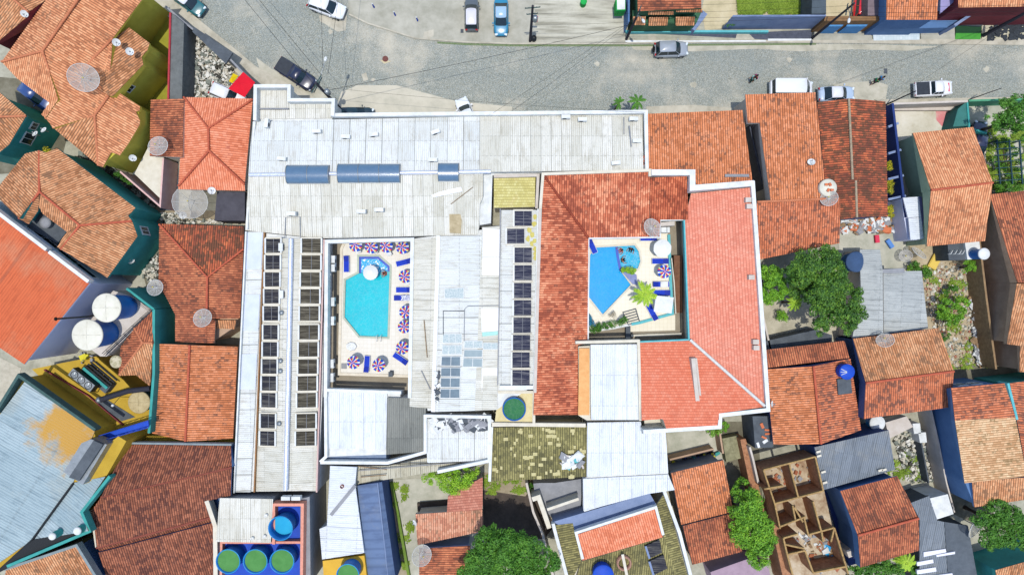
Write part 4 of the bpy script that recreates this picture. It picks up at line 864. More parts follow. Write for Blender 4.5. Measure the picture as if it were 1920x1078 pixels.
slab('orange_strip', 'a 1086,653 1105,653 1105,778 1084,778', 5.0, 5.35, plain('orange_screed', 'f2b878', 'e0a060', sc=1.4), o)
mb = MB(); strip(mb, [W(x, y, 5.8) for x, y in ((1079,642),(1197,639),(1201,788))], .3, 4.9, 5.9); mb.out('parapet', M_cream, o)
house('white_south_roof', 'wide white ribbed roof stepping down to the bottom below the new annex', 'annex', 'a 1101,791 1202,789 1203,811 1249,807 1254,885 1265,918 1218,924 1094,962 1095,895 1100,893', 4.7, M_white,
 [('a 1101,792:4.9 1202,790 1203,812 1248,808:4.9 1253,886 1100,893:4.8', (0,1), S_nwh, 'sheet'), ('a 1093,897:4.74 1253,889 1265,918:4.74 1217,925 1094,958:4.72', (0,1), S_nwh, 'sheet')], inset=.1)
slab('blue_grey_terrace', 'a 1036,978 1218,924 1233,950 1074,996', 0, 4.2, M_bluegrey, None, label='slanting smooth blue-grey terrace below the white roofs', cat='terrace')
house('mossy_south_building', 'building with mossy olive tiles around an orange tiled rooftop room', 'building', 'a 1040,982 1078,998 1235,950 1247,921 1300,1100 1062,1100', 4.0, M_cream,
 [('a 1040,984:4.2 1074,980 1090,1052:4.2 1060,1110 1068,1110', (-1,.2), T_oli), ('a 1090,1052:4.2 1245,1006 1280,1110:4.2 1070,1110', (-.1,1), T_oli), ('a 1228,950:4.2 1246,923 1298,1110:4.2 1275,1110', (1,-.3), T_oli)])
o = bpy.data.objects['mossy_south_building']
mb = MB(); strip(mb, [W(x, y, 4.8) for x, y in ((1246,921),(1275,1000),(1301,1100))], .35, 3.9, 4.7); mb.out('parapet', M_white, o)
mb = MB(); strip(mb, [W(x, y, 4.8) for x, y in ((1037,982),(1068,1100))], .35, 3.9, 4.7); mb.out('parapet', M_white, o)
house('rooftop_room', 'orange tiled rooftop room with white edges on the mossy building', 'rooftop room', 'a 1083,1001 1229,953 1243,1006 1092,1050', 4.9, M_white, [('a 1083,1001:5.1 1229,953:5.1 1243,1006:4.9 1092,1050', (.3,1), T_sal)], z0=4.0)
mb = MB(); strip(mb, [W(x, y, 5.4) for x, y in ((1093,1048),(1080,999),(1230,951),(1244,1003))], .28, 4.8, 5.35); mb.out('parapet', M_white, bpy.data.objects['rooftop_room'])
mb = MB(); c = W(1170, 1055, 4.6); mb.lathe((c.x, c.y, 4.1), [(.8,0),(.8,.7),(.62,.7),(.62,.1)], 24); mb.out('brick_well', plain('pinkish_brick_ring', 'b98e7a', '96705e', sc=6), None, 'round brick ring with a plank across on the mossy roof', 'brick ring')
mb = MB(); mb.box((c.x+.05, c.y-.2, 4.86), (.3, 2.6, .08), .2); mb.out('plank', M_cream, None, 'pale plank laid over the round brick ring', 'plank')
slab('orange_side_slab', 'a 1000,906 1012,905 1040,905 1092,897 1088,960 1038,975 1003,930', 0, 2.4, M_greyw, None, label='low grey paved light well left of the stepped white roof', cat='light well')
wallstrip('boundary_wall', 'a 998,936 1010,932 1030,990', .5, 0, 4.0, M_cream, label='thick cream wall at the left edge of the grey light well', cat='wall')
wallstrip('boundary_wall', 'a 987,905 1000,960 1018,1003 1040,1090', .25, 0, 3.0, M_pinkw, label='pale boundary wall beside the dark tree shade at the bottom', cat='wall')
wallstrip('boundary_wall', 'a 1026,955 1085,935', .3, 0, 4.1, M_cream, label='narrow cream beam wall crossing the light well', cat='wall')
# ---------------- pool courtyards ----------------
ZB = 1.0
def holed(name, outer, holes, z, mat, th=.4, **kw):
    """flat deck with pool-shaped holes"""
    bm = bmesh.new(); loops = []
    for lp in [outer] + holes:
        vs = [bm.verts.new((p.x, p.y, z)) for p in lp]; loops.append(vs)
        for i in range(len(vs)): bm.edges.new((vs[i], vs[(i+1) % len(vs)]))
    bmesh.ops.triangle_fill(bm, use_beauty=True, use_dissolve=False, edges=bm.edges[:], normal=(0, 0, 1))
    bm.normal_update()
    for f in bm.faces:
        if f.normal.z < 0: f.normal_flip()
    for vs in loops:
        lo = [bm.verts.new((v.co.x, v.co.y, z-th)) for v in vs]
        for i in range(len(vs)): bm.faces.new((vs[i], vs[(i+1) % len(vs)], lo[(i+1) % len(vs)], lo[i]))
    me = bpy.data.meshes.new(name); bm.to_mesh(me); bm.free(); me.materials.append(mat)
    o = bpy.data.objects.new(name, me); COL.objects.link(o); o.location.z = ZB; return tag(o, **kw)
slab('courtyard_floor', 'a 600,440 778,440 778,756 598,756', .3, 1.0, M_taupe, None, kind='structure')
o1 = [W(x, y, 1.5) for x, y in ((654,446),(770,446),(767,704),(637,700),(641,466))]
p1 = L('n1 1545,322 1830,322 2000,470 2000,575 2000,600', 1.5)
pool1a = [W(x, y, 1.5) for x, y in ((673,481),(710,481),(731,499),(731,512),(673,512))]
pool1b = [W(x, y, 1.5) for x, y in ((673,512.5),(731,512.5),(727,632),(674,630),(646,595),(648,525),(668,514))]
poolall = [W(x, y, 1.5) for x, y in ((673,481),(710,481),(731,499),(731,512),(727,632),(674,630),(646,595),(648,525),(673,512))]
def reloc(o):
    return o
holed('pool_deck', o1, [poolall], 1.5, M_deck, .5, kind='structure')
def pool(name, label, outline, wz, bz, wmat, tmat, extra=None):
    c = sum(outline, Vector())/len(outline); t = E(name, label, 'swimming pool', (c.x, c.y, bz)); pts = ccw(outline)
    mb = MB(); mb.add([(p.x, p.y, bz) for p in pts], [list(range(len(pts)))])
    for i in range(len(pts)):
        a, b = pts[i], pts[(i+1) % len(pts)]; mb.add([(a.x,a.y,bz),(a.x,a.y,wz+.13),(b.x,b.y,wz+.13),(b.x,b.y,bz)], [(0,1,2,3)])
    mb.out('basin', tmat, t)
    mb = MB(); strip(mb, offset(pts, -.09), .22, wz-.1, wz+.185, 0, True); mb.out('coping', M_cream if extra is None else extra, t)
    for s, m in wmat:
        mb = MB(); q = ccw(s); mb.add([(p.x, p.y, wz) for p in q], [list(range(len(q)))]); mb.out('water', m, t)
    return t
t = pool('swimming_pool', 'turquoise angular swimming pool with a bubbling dark blue end under a round white parasol', poolall, 1.38, .2, [(pool1b, M_w1), (pool1a, M_w1b)], M_ptl, plain('pale_green_coping', 'c4ccb8', 'aeb8a6', sc=3))
mb = MB(); strip(mb, [W(x, y, 1.4) for x, y in ((674.5,512),(674.5,483),(709.5,483),(729.5,500),(729.5,512))], .32, .3, 1.42); mb.out('step', M_ptl, t)
mb = MB(); a, b = W(713,512,1.4), W(731,512,1.4); mb.box(((a.x+b.x)/2, a.y, 1.3), (b.x-a.x, .35, .3)); mb.out('bench', M_aqua, t)
mb = MB(); c = W(712, 633, 1.5)
for s in (-.22, .22): mb.tube([(c.x+s, c.y-.35, 1.5), (c.x+s, c.y-.35, 2.2), (c.x+s, c.y+.25, 2.25), (c.x+s, c.y+.35, 1.2)], .03, 6)
for z in (1.25, 1.0): mb.tube([(c.x-.22, c.y+.35, z), (c.x+.22, c.y+.35, z)], .03, 6)
mb.out('pool_ladder', M_white, None, 'chrome pool ladder at the bottom end of the turquoise pool', 'pool ladder')
mb = MB(); strip(mb, [W(x, y, 1.6) for x, y in ((654,450),(645,456),(640,467),(636,701),(766,705))], .3, 1.0, 1.62); mb.out('deck_kerb', M_hub, None, 'pale raised kerb round the left and bottom sides of the big pool deck', 'kerb')
for i, y in enumerate((487, 501, 566, 602, 683, 709)):
    c = W(618-.012*(y-487)+4, y, 3.6)
    t = ac(0, 0, 0, math.pi/2, ['top', 'second', 'third', 'fourth', 'fifth', 'lowest'][i] + ' air conditioner hanging on the shaded wall left of the big pool', 1.0, 'wall air conditioners in the pool courtyard'); t.location = (c.x, c.y, 3.4)
ZB = 0.0
wa, wb = W(609, 452, HZ-.12), W(598, 730, HZ-.12)
for k, tt in enumerate((.05, .18, .30, .42, .55, .68, .82)):
    e = (wb-wa); c = wa + e*tt; 
    mb = MB(); mb.box((c.x+.12, c.y, 3.7), (.1, 1.3, 1.3), 0); w_ = mb.out('window', M_glassdark, hw_)
    mb = MB(); mb.box((c.x+.16, c.y, 4.4), (.14, 1.5, .1)); mb.box((c.x+.16, c.y, 3.0), (.14, 1.5, .1)); mb.out('frame', M_white, w_)
wallstrip('courtyard_rim', 'a 610,744 612,453 773,449 768,746', .38, 4.4, 5.25, M_white, hn)
ZB = 1.0
# parasols
def canopy_mesh(r, rise, n, cut=0.0):
    mb = MB(); rings = [(0.02, rise), (r*.35, rise*.80), (r*.62, rise*.5), (r*.82, rise*.24), (r, 0)]
    return rings
PC = ['1d4fc4', 'e0305a', 'f6ecb4', '1b66c8', 'd8305a', 'f8f4e4']
MP = [plain('parasol_blue', '1c4cc0', '1a56c4'), plain('parasol_red', 'd93a5c', 'cc3054'), plain('parasol_yellow', 'f2e690', 'e6d878'), plain('parasol_white', 'f4f4ee', 'e8e8e2')]
def parasol(label, x, y, ang, striped=True, r=.80, h=2.1, z0=1.5, white=None, n=8, grp=None):
    c = W(x, y, z0+h); t = E('parasol', label, 'parasol', (c.x, c.y, z0), ang, grp)
    if striped: t.rotation_euler = (random.uniform(-.09, .09), random.uniform(-.09, .09), ang)
    rings = [(.0, .42), (.34*r, .33), (.68*r, .17), (r, .0)]; mb = MB(); seg = n*3
    def pt(k, j):
        a = 2*math.pi*k/seg; rr = rings[j][0]; sag = 1 - .04*abs(math.sin(a*n/2)) * (rings[j][0]/r)
        return (rr*math.cos(a)*sag, rr*math.sin(a)*sag, h - .42 + rings[j][1] + .0)
    for k in range(seg):
        for j in range(3):
            v = [pt(k, j), pt(k, j+1), pt(k+1, j+1), pt(k+1, j)]
            if striped:
                sec = k//3; sub = k % 3
                ci = [[1,3,1],[1,1,3],[0,0,2]][j][sub] if sec % 2 == 0 else [[0,0,0],[0,0,2],[1,0,3]][j][sub]
            else: ci = 0
            mb.add(v, [(0,1,2,3)] if j else [(1,2,3)], ci)
        v = [pt(k, 3), pt(k+1, 3)]; mb.add([v[0], v[1], (v[1][0], v[1][1], v[1][2]-.10), (v[0][0], v[0][1], v[0][2]-.10)], [(0,3,2,1)], 0 if not striped else (k//3) % 2)
    mb.out('canopy', MP if striped else (white or MP[3]), t, origin='local')
    q = MB(); q.tube([(0,0,0),(0,0,h+.05)], .025, 6); q.out('pole', M_white, t, origin='local')
    q = MB(); q.lathe((0,0,0), [(.25,0),(.25,.08),(.05,.12),(.03,.3)], 12); q.out('base', M_greyw, t, origin='local')
    for k in range(n):
        a = 2*math.pi*k/n; s = MB(); s.tube([(0,0,h-.02),(r*math.cos(a)*.98, r*math.sin(a)*.98, h-.44)], .012, 4); s.out('rib', M_steel, t, origin='local')
    return t
G = 'striped parasols by the big pool'
for x, y, l in ((664.5,461,'first from the left along the top edge of the big pool deck'),(695,462.5,'second from the left along the top edge of the big pool deck'),(725,461,'third from the left along the top edge of the big pool deck'),(756,465,'fourth from the left, in the top right corner of the big pool deck'),
  (759.5,516,'alone between two blue loungers at the upper right of the big pool'),(757,585,'just below the patterned towel, on the right side of the big pool'),(755,614.5,'on the right side of the big pool, level with its bottom end'),(754,651,'right above the slanting lounger at the lower right of the big pool'),
  (662,682,'in the bottom left corner of the big pool deck'),(709,687,'at the bottom of the big pool deck, right of the upright lounger')):
    parasol('striped parasol ' + l, x, y, random.random()*.8, True, .74, grp=G)
parasol('large round plain white parasol standing in the bubbling end of the big pool', 693, 511, 0, False, .84, 2.2, 1.2, n=16)
# small white tables next to the top parasols
for x, y, l in ((671,470,'first'),(703,471,'second'),(729,475,'third'),(763,529,'fourth')):
    c = W(x, y, 2.2); t = E('side_table', 'small white plastic table, %s from the left of those peeping out under the striped parasols' % l, 'table', (c.x, c.y, 1.5))
    q = MB(); q.box((c.x, c.y, 2.2), (.55, .55, .04), .4); q.out('table_top', M_white, t)
    for sx in (-.2, .2):
        for sy in (-.2, .2): q = MB(); q.box((c.x+sx, c.y+sy, 1.84), (.04, .04, .68)); q.out('leg', M_white, t)
# loungers
M_lg = plain('blue_lounger_mesh', '1636b8', '1c46c4', rough=.65, sc=1.5, spec=.15); M_lg2 = plain('deep_blue_lounger_mesh', '0e2a9c', '1434ac', rough=.65, sc=2)
def towelmat():
    t = NT('patterned_towel'); v = t.n('TexVoronoi', feature='DISTANCE_TO_EDGE'); v.inputs['Scale'].default_value = 7; t.l(t.pos(), v.inputs['Vector'])
    t.col(t.ramp(v.outputs['Distance'], [(.12, 'e8ecf6'), (.2, '2a3f9c')])); return t.m
M_tow = towelmat()
def lounger_proto():
    t = E('sun_lounger', '', 'sun lounger')
    q = MB(); q.box((-.32, 0, .32), (1.2, .58, .05)); q.out('seat', M_lg, t, origin='local')
    q = MB(); q.box((.58, 0, .40), (.66, .58, .05), 0, 0, (-.30, 'Y')); q.out('backrest', M_lg2, t, origin='local')
    q = MB()
    for s in (-.31, .31): q.box((-.05, s, .29), (1.8, .04, .06))
    q.box((-.93, 0, .29), (.04, .62, .06)); q.out('frame', M_white, t, origin='local')
    for sx in (-.75, .6):
        for s in (-.27, .27): q = MB(); q.box((sx, s, .14), (.05, .05, .28)); q.out('leg', M_white, t, origin='local')
    return t
lp = lounger_proto(); used = [False]
def lounger(x, y, deg, label, z0=1.5, grp='blue sun loungers', sc=1.0):
    t = lp if not used[0] else copytree(lp); used[0] = True
    c = W(x, y, z0); t.location = (c.x, c.y, c.z + ZB); t.rotation_euler = (0, 0, math.radians(deg)); t.scale = (sc, sc, sc); t['label'] = label; t['group'] = grp; return t
lounger(651, 495, 90, 'blue sun lounger standing alone on the left side of the big pool')
lounger(759, 492, 14, 'blue sun lounger slightly turned, highest on the right side of the big pool')
lounger(759, 543.5, 0, 'blue sun lounger with no towel just above the patterned towel')
lounger(755, 558.5, 180, 'blue sun lounger partly covered by a patterned towel')
lounger(689, 682, -94, 'blue sun lounger standing upright between the two bottom striped parasols')
lounger(752, 672, -34, 'blue sun lounger turned diagonally at the lower right of the big pool')
c = W(760, 558.5, 1.95); mb = MB(); mb.box((c.x, c.y, 1.89), (.95, .66, .03)); mb.out('towel', M_tow, None, 'blue and white patterned towel spread on a sun lounger', 'towel')
c = W(645, 686, 1.55); mb = MB(); mb.box((c.x, c.y, 1.53), (.6, .62, .05)); mb.out('floor_hatch', M_greyw, None, 'square grey floor hatch beside the bottom left striped parasol', 'floor hatch')
c = W(733, 701, 2); t = E('waste_bin', 'black square bin at the bottom edge of the big pool deck', 'bin', (c.x, c.y, 1.5)); mb = MB(); mb.box((c.x, c.y, 1.85), (.42, .5, .7)); mb.out('body', M_black, t); mb = MB(); mb.box((c.x, c.y, 2.23), (.47, .55, .06)); mb.out('lid', M_dgrey, t)
c = W(657, 650, 2.0); t = E('folded_parasol', 'white folded parasol cloth lying on the lower left of the big pool deck', 'folded parasol', (c.x, c.y, 1.5)); mb = MB(); rr = random.Random(5)
for k in range(7):
    a = k*.9; mb.lathe((c.x+.3*math.cos(a), c.y+.2*math.sin(a), 1.52), [(.34,0),(.28,.16+.1*rr.random()),(.12,.26),(.01,.3)], 7, smooth=False)
mb.out('cloth', M_white, t)
# ---------- small pool courtyard ----------
slab('courtyard_floor', 'a 1098,438 1300,405 1300,645 1098,645', .2, .8, M_taupe, None, kind='structure')
slab('sunlit_floor_patch', 'a 1182,606 1266,590 1266,619 1182,622', .8, .83, M_deck2, None, kind='structure')  # ivory slab paints the sunlit part of the lower floor
out2 = [W(x, y, 1.8) for x, y in ((1098,438),(1252,438),(1254,470),(1256,520),(1261,586),(1200,603),(1150,615),(1098,622))]
poolB = [W(x, y, 1.8) for x, y in ((1106,478),(1118,464),(1190,460),(1198,472),(1201,490),(1196,504),(1175,503),(1166,511),(1183,534),(1130,590),(1104,557))]
pB1 = [W(x, y, 1.8) for x, y in ((1106,478),(1118,464),(1155,462),(1157,478),(1163,506),(1166,511),(1183,534),(1130,590),(1104,557))]
pB2 = [W(x, y, 1.8) for x, y in ((1155,462),(1190,460),(1198,472),(1201,490),(1196,504),(1175,503),(1166,511),(1163,506),(1157,478))]
holed('pool_deck', out2, [poolB], 1.8, M_deck2, .5, kind='structure')
t = pool('swimming_pool', 'deep blue angular pool with a rippled paddling end holding three bathers', poolB, 1.66, .5, [(pB1, M_w2), (pB2, M_w2b)], M_ptl, M_cream)
mb = MB(); strip(mb, [W(x, y, 1.7) for x, y in ((1156,463),(1158,480),(1163,505),(1167,511))], .28, .5, 1.72); mb.out('dividing_wall', M_ptl, t)
mb = MB(); strip(mb, [W(x, y, 2) for x, y in ((1254,440),(1258,540),(1261,588),(1200,605),(1184,608))], .3, 1.3, 2.05); mb.out('deck_edge_wall', M_aqua, None, 'aqua painted edge wall along the right and bottom of the small pool deck', 'wall')
mb = MB(); strip(mb, [W(x, y, 1.9) for x, y in ((1101,622),(1150,615),(1184,608))], .25, 1.0, 1.95); mb.out('deck_edge_wall', M_white, None, 'white edge wall under the plants at the bottom of the small pool deck', 'wall')
parasol('large plain white octagonal parasol in the small pool courtyard', 1244, 465.5, .3, False, 1.0, 2.5, 1.8)
parasol('blue, red and cream striped parasol in the small pool courtyard', 1248, 508, .3, True, .76, 2.3, 1.8)
LG2 = 'blue sun loungers by the small pool'
lounger(1215, 447, 0, 'blue sun lounger lying under the mesh dish at the top of the small pool courtyard', 1.8, LG2)
lounger(1237, 490, 0, 'blue sun lounger between the white octagonal and the striped parasol', 1.8, LG2)
lounger(1238, 533, 180, 'blue sun lounger half covered by a white towel', 1.8, LG2)
c = W(1246, 533, 2.3); mb = MB(); mb.box((c.x, c.y, 2.21), (.85, .64, .03)); mb.out('towel', M_white, None, 'white towel spread on the right half of a sun lounger', 'towel')
lounger(1240, 549, 0, 'blue sun lounger touching the palm fronds above the square white parasol', 1.8, LG2)
lounger(1222, 586, -62, 'blue sun lounger turned diagonally between the palm and the lower court', 1.8, LG2)
lounger(1109, 461, 115, 'blue sun lounger half hidden under the gutter at the top left of the small pool', 1.8, LG2)
c = W(1245, 571, 4.1); t = E('square_parasol', 'square white parasol leaning at the lower right of the small pool courtyard', 'parasol', (c.x, c.y, 1.8))
mb = MB(); hw = .98; co = [(c.x + hw*math.cos(a)*1.41, c.y + hw*math.sin(a)*1.41*.9, 4.0) for a in [math.radians(38+90*k) for k in range(4)]]; mb.add(co + [(c.x, c.y, 4.3)], [(0,1,4),(1,2,4),(2,3,4),(3,0,4)]); mb.out('canopy', M_white, t); mb = MB(); mb.tube([(c.x, c.y, 1.8), (c.x, c.y, 4.28)], .03, 6); mb.out('pole', M_steel, t)
t = E('timber_frame', 'open grey timber slat frame lying on the small pool deck', 'frame', W(1184, 594, 1.8)); pr = L('n5 655,440 885,375 955,605 750,660', 2.0)
mb = MB(); strip(mb, [pr[0], pr[1], pr[2], pr[3]], .09, 1.9, 2.0, 0, True); mb.out('rail', M_dgrey, t)
for k in range(1, 5):
    a, b = pr[0].lerp(pr[3], k/5), pr[1].lerp(pr[2], k/5); mb = MB(); strip(mb, [a, b], .08, 1.92, 2.02); mb.out('slat', M_dgrey, t)
c = W(1181, 520, 1.9); mb = MB(); mb.prism(L('n4 640,670 730,640 900,720 910,900 830,890', 2.0), 1.3, 2.0); mb.out('planter', plain('violet_grey_stone', '9aa0c8', '8288b4', sc=2), None, 'triangular stone planter between the paddling end and the deep blue pool', 'planter')
t = E('staircase', 'brown tiled staircase with yellow balusters descending beside the small pool deck', 'staircase', W(1272, 530, .8))
for k in range(14):
    a = [W(x, y, .9) for x, y in ((1259+k*.5, 480+7.6*k),(1274+k*.4, 480+7.6*k),(1274+k*.4, 487.6+7.6*k),(1259+k*.5, 487.6+7.6*k))]
    mb = MB(); mb.prism(a, .8, 1.9-.07*k); mb.out('step', plain('brown_stair_tiles', '8a6248', '6d4a36', sc=3), t)
mb = MB(); strip(mb, [W(x, y, 2.4) for x, y in ((1259,484),(1264,530),(1267,588))], .1, 2.2, 2.45); mb.out('handrail', M_cream, t)
for k in range(24):
    c = W(1259.3+k*.34, 486+4.3*k, 2.2); mb = MB(); mb.box((c.x, c.y, 1.9), (.1, .1, .6)); mb.out('baluster', plain('yellowish_baluster', 'd9bf7c', 'c4a868', sc=5), t)
slab('planting_bed', 'n5 705,690 790,690 790,930 705,930', .8, 1.5, M_dgrey, None, label='dark narrow planting trough in the shaded lower court', cat='planter')
wallstrip('low_bench_wall', 'n5 800,860 1710,828', .25, .8, 1.25, M_cream, label='long low cream bench wall along the bottom of the small pool court', cat='bench wall')
slab('white_roof_block', 'a 1239,417 1265,415 1265,423 1239,424', 1.5, 3.3, M_pinkw, None, label='small pale rooftop block in the top corner of the small courtyard', cat='block')
for s, l in (('a 1240,426 1250,426 1250,436 1240,436', 'left'), ('a 1251,426 1256,426 1256,436 1251,436', 'right')):
    slab('service_box', s, 1.8, 2.8, M_white, None, label='small white service box below the mesh dish, the %s one' % l, cat='service box')
ZB = 0.0
# ---------------- right side houses ----------------
MO = M_ridgeO; MR = M_ridgeR
house('corner_tiled_annex', 'weathered red tiled roof joining the white street wing on the right', 'house', 'a 1214,214 1392,207 1411,343 1306,346 1300,318 1214,320', 4.0, M_pinkw,
 [('a 1214,214:4.2 1392,207:4.2 1411,343 1306,348:5.0 1298,318 1214,320', (0,-1), T_redl)], rmat=MO)
c = W(1374, 326, 5.2); mb = MB(); a, b = W(1359,331,5.1), W(1404,328,5.1); mb.box(((a.x+b.x)/2, (a.y+b.y)/2, 5.1), (2.6, .3, .14)); mb.out('plank', M_greyw, None, 'grey plank lying near the lower edge of the weathered red annex roof', 'plank')
house('street_house', 'wide orange tiled house between the cobbled street and a narrow side passage', 'house', 'a 1397,178 1529,174 1549,372 1445,378 1424,231 1402,231', 4.3, M_pinkw,
 [('a 1397,178:4.5 1529,174:4.5 1549,373:5.6 1445,378 1424,231 1402,231', (0,-1), T_redl)], ['a 1419,379:5.7 1549,373:5.7'], rmat=MO, z0=0)
house('passage_house', 'lower red roof with dark stains just below the wide orange street house', 'house', 'a 1418,380 1575,371 1575,455 1422,487', 4.3, M_pinkw, [('a 1418,379:5.6 1575,371:5.6 1574,456 1422,487:4.4', (.05,1), T_red)], rmat=MO)
house('twin_dark_roof_house', 'dark lichen covered twin-slope house with a grey mortar ridge running down the middle', 'house', 'a 1532,192 1591,185 1660,191 1664,407 1575,413 1574,372 1550,372', 4.2, M_navy,
 [('a 1532,192:4.4 1591,185:5.2 1598,338 1604,338 1606,408 1576,412 1574,372 1550,372', (-1,.04), T_dbr), ('a 1591,185:5.2 1660,191:4.4 1664,406 1606,408 1604,338 1598,338', (1,0), T_dbr)], ['a 1591,186:5.25 1598,337:5.25', 'a 1604,339:5.25 1606,408:5.25'], rmat=M_ridgeG)
wallstrip('boundary_wall', 'a 1674,194 1683,270 1699,408', .25, 0, 2.6, plain('deep_navy_render', '28407e', '20356c', sc=.6), label='tall deep blue boundary wall right of the dark twin-slope roof', cat='wall')
slab('side_passage', 'a 1661,196 1674,196 1698,408 1664,408', -.02, .05, plain('navy_floor_paint', '24386e', '1e305e', sc=.8), None, kind='structure')
for i, y in enumerate((236, 286, 334, 372)):
    a, b = W(1666, y+2, 2.3), W(1690+(y-286)*.1, y-5, 2.3); mb = MB(); strip(mb, [a, b], .25, 0, 2.3); mb.out('cross_wall', M_bluegrey, None, '%s pale cross wall from the top in the blue side passage' % ORD[i], 'wall')
house('orange_gabled_house', 'bright orange gabled house with a ridge across and a green side wall', 'house', 'a 1711,250 1824,239 1860,343 1845,452 1737,462 1745,357', 3.9, M_olive,
 [('a 1711,250:3.9 1824,239:3.9 1861,343:5.2 1745,357', (-.25,-1), T_or), ('a 1745,357:5.2 1861,343 1846,452:4.2 1737,462', (-.05,1), T_or)], ['a 1745,357:5.3 1861,343:5.3'], rmat=MR,
 wins=[(1,.5,2.4,1.2,1.5),(2,.6,2.2,1.4,1.2)])
house('white_lean_to', 'white two-section lean-to roof against the green side wall', 'lean-to', 'a 1693,371 1728,369 1737,450 1706,450', 2.9, M_peri, [('a 1693,371:3.0 1722,369:3.0 1727,407 1702,408', (1,.1), S_nwh, 'sheet'), ('a 1703,409:3.0 1727,408:3.0 1732,448 1707,450', (1,.1), S_nwh, 'sheet'), ('a 1723,369:3.0 1728,369:2.9 1738,450 1733,450', (1,.1), plain('violet_trim', '8a86b8', '7a76a8'), 'slab')], inset=.05)
slab('terrace_slab', 'a 1777,456 1809,452 1811,487 1779,488', 0, 2.5, M_dgrey, None, label='dark flat terrace slab with white hoops behind the orange gabled house', cat='terrace')
slab('terrace_slab', 'a 1809,454 1836,452 1841,484 1814,487', 0, 2.8, M_white, None, label='white square slab carrying the small blue tank', cat='terrace')
for i, x in enumerate((1783, 1791, 1799, 1805)):
    c = W(x, 473, 2.8); mb = MB(); mb.tube([(c.x-.12, c.y-.2, 2.5), (c.x-.12, c.y-.2, 2.95), (c.x+.12, c.y+.2, 2.95), (c.x+.12, c.y+.2, 2.5)], .04, 6); mb.out('pipe_hoop', M_white, None, '%s white pipe hoop from the left on the dark terrace slab' % ORD[i], 'pipe')
wallstrip('boundary_wall', 'a 1837,452 1850,560 1868,692', .22, 0, 2.5, plain('ochre_block_wall', 'a88c68', '846a4e', sc=3), label='long ochre boundary wall right of the rubble yard', cat='wall')
house('right_edge_house', 'brown tiled house cut by the right edge with a bare brown side wall', 'house', 'a 1855,365 2000,352 2000,700 1911,697 1912,648 1887,645 1906,530', 4.6, M_brownw,
 [('a 1855,365:4.8 1940,356:4.8 1960,530:5.6 1907,530', (-.2,-1), T_brn), ('a 1906,532:5.4 1960,530:5.4 1960,700:4.7 1911,697 1912,648 1887,645', (-.2,1), T_or2)], rmat=MR, wins=[(5,.35,2.6,.9,.9),(5,.65,2.6,.9,.9),(4,.5,2.4,.8,.9)])
house('grey_sheet_shed', 'old grey corrugated sheet roof beside the mango tree', 'shed', 'a 1612,468 1650,468 1655,508 1728,508 1740,616 1598,634 1614,545', 3.3, M_pinkw,
 [('a 1612,468:3.5 1650,468 1655,508 1656,625 1598,634:3.5 1614,545:3.6', (1,.05), S_gry, 'sheet'), ('a 1656,509:3.4 1728,508:3.4 1740,615 1657,626:3.4', (1,.05), S_gry, 'sheet')], inset=.1)
slab('shade_slab', 'a 1655,505 1696,503 1696,512 1655,512', 3.0, 3.75, M_greyw, None, label='thin grey beam at the top edge of the old grey sheet roof', cat='beam')
house('gabled_brown_house', 'brown orange gabled house carrying a tilted mesh dish, below the grey sheet shed', 'house', 'a 1599,635 1760,615 1788,696 1782,763 1619,785 1623,718', 4.2, M_navy,
 [('a 1599,635:4.4 1760,615:4.4 1788,696:5.4 1623,718', (-.2,-1), T_or2), ('a 1623,718:5.4 1788,696 1782,763:4.4 1619,785', (-.03,1), T_red)], ['a 1623,718:5.5 1788,696:5.5'], rmat=MR)
house('strip_roof_house', 'narrow red tiled strip roof above the red house with the blue tank', 'house', 'a 1434,656 1583,639 1592,671 1436,690', 3.9, M_pinkw, [('a 1434,656:4.1 1583,639:4.1 1592,671 1436,690:4.6', (-.1,-1), T_brn)])
house('red_house', 'red tiled gabled house carrying a royal blue tank, left of a navy alley', 'house', 'a 1435,692 1525,686 1594,672 1614,806 1540,832 1450,833', 4.1, M_navy,
 [('a 1435,692:4.3 1525,686:5.2 1539,832 1450,833', (-1,.1), T_redl), ('a 1525,686:5.2 1594,672:4.3 1614,806 1539,832', (1,-.1), T_red)], ['a 1525,686:5.3 1539,832:5.3'], rmat=MR)
slab('roof_sheet', 'a 1570,711 1595,708 1598,737 1572,740', 4.2, 4.95, M_dgrey, None, label='grey square sheet lying on the red roof below the royal blue tank', cat='roof sheet')
slab('patched_lean_to', 'a 1411,780 1442,780 1450,838 1416,840', 0, 3.4, M_dgrey, None, label='grey patched lean-to roof with broken orange tiles on it', cat='lean-to')
rr = random.Random(9)
_ys = [798, 806, 813, 820, 827, 834]
for i in range(6):
    c = W(1418+rr.random()*24, _ys[i], 3.5); mb = MB(); mb.box((c.x, c.y, 3.47), (.2+.3*rr.random(), .6, .08), rr.random()*3); mb.out('broken_tile', plain('orange_tile_shard', 'e08458', 'c86a44') if i < 4 else M_white, None, '%s on the grey patched lean-to roof, %s from its top' % ('orange tile shard' if i < 4 else 'white tile piece', ORD[sorted(range(6), key=lambda q: _ys[q]).index(i)]), 'broken tile', 'broken pieces on the patched lean-to')
house('dark_sheet_house', 'flat dark blue-grey sheet roof held down with small blocks', 'shed', 'a 1527,838 1666,806 1678,880 1544,918', 4.1, M_navy, [('a 1527,838:4.3 1666,806:4.3 1678,880 1544,918:4.2', (-.2,1), S_dgr, 'sheet')], inset=.1)
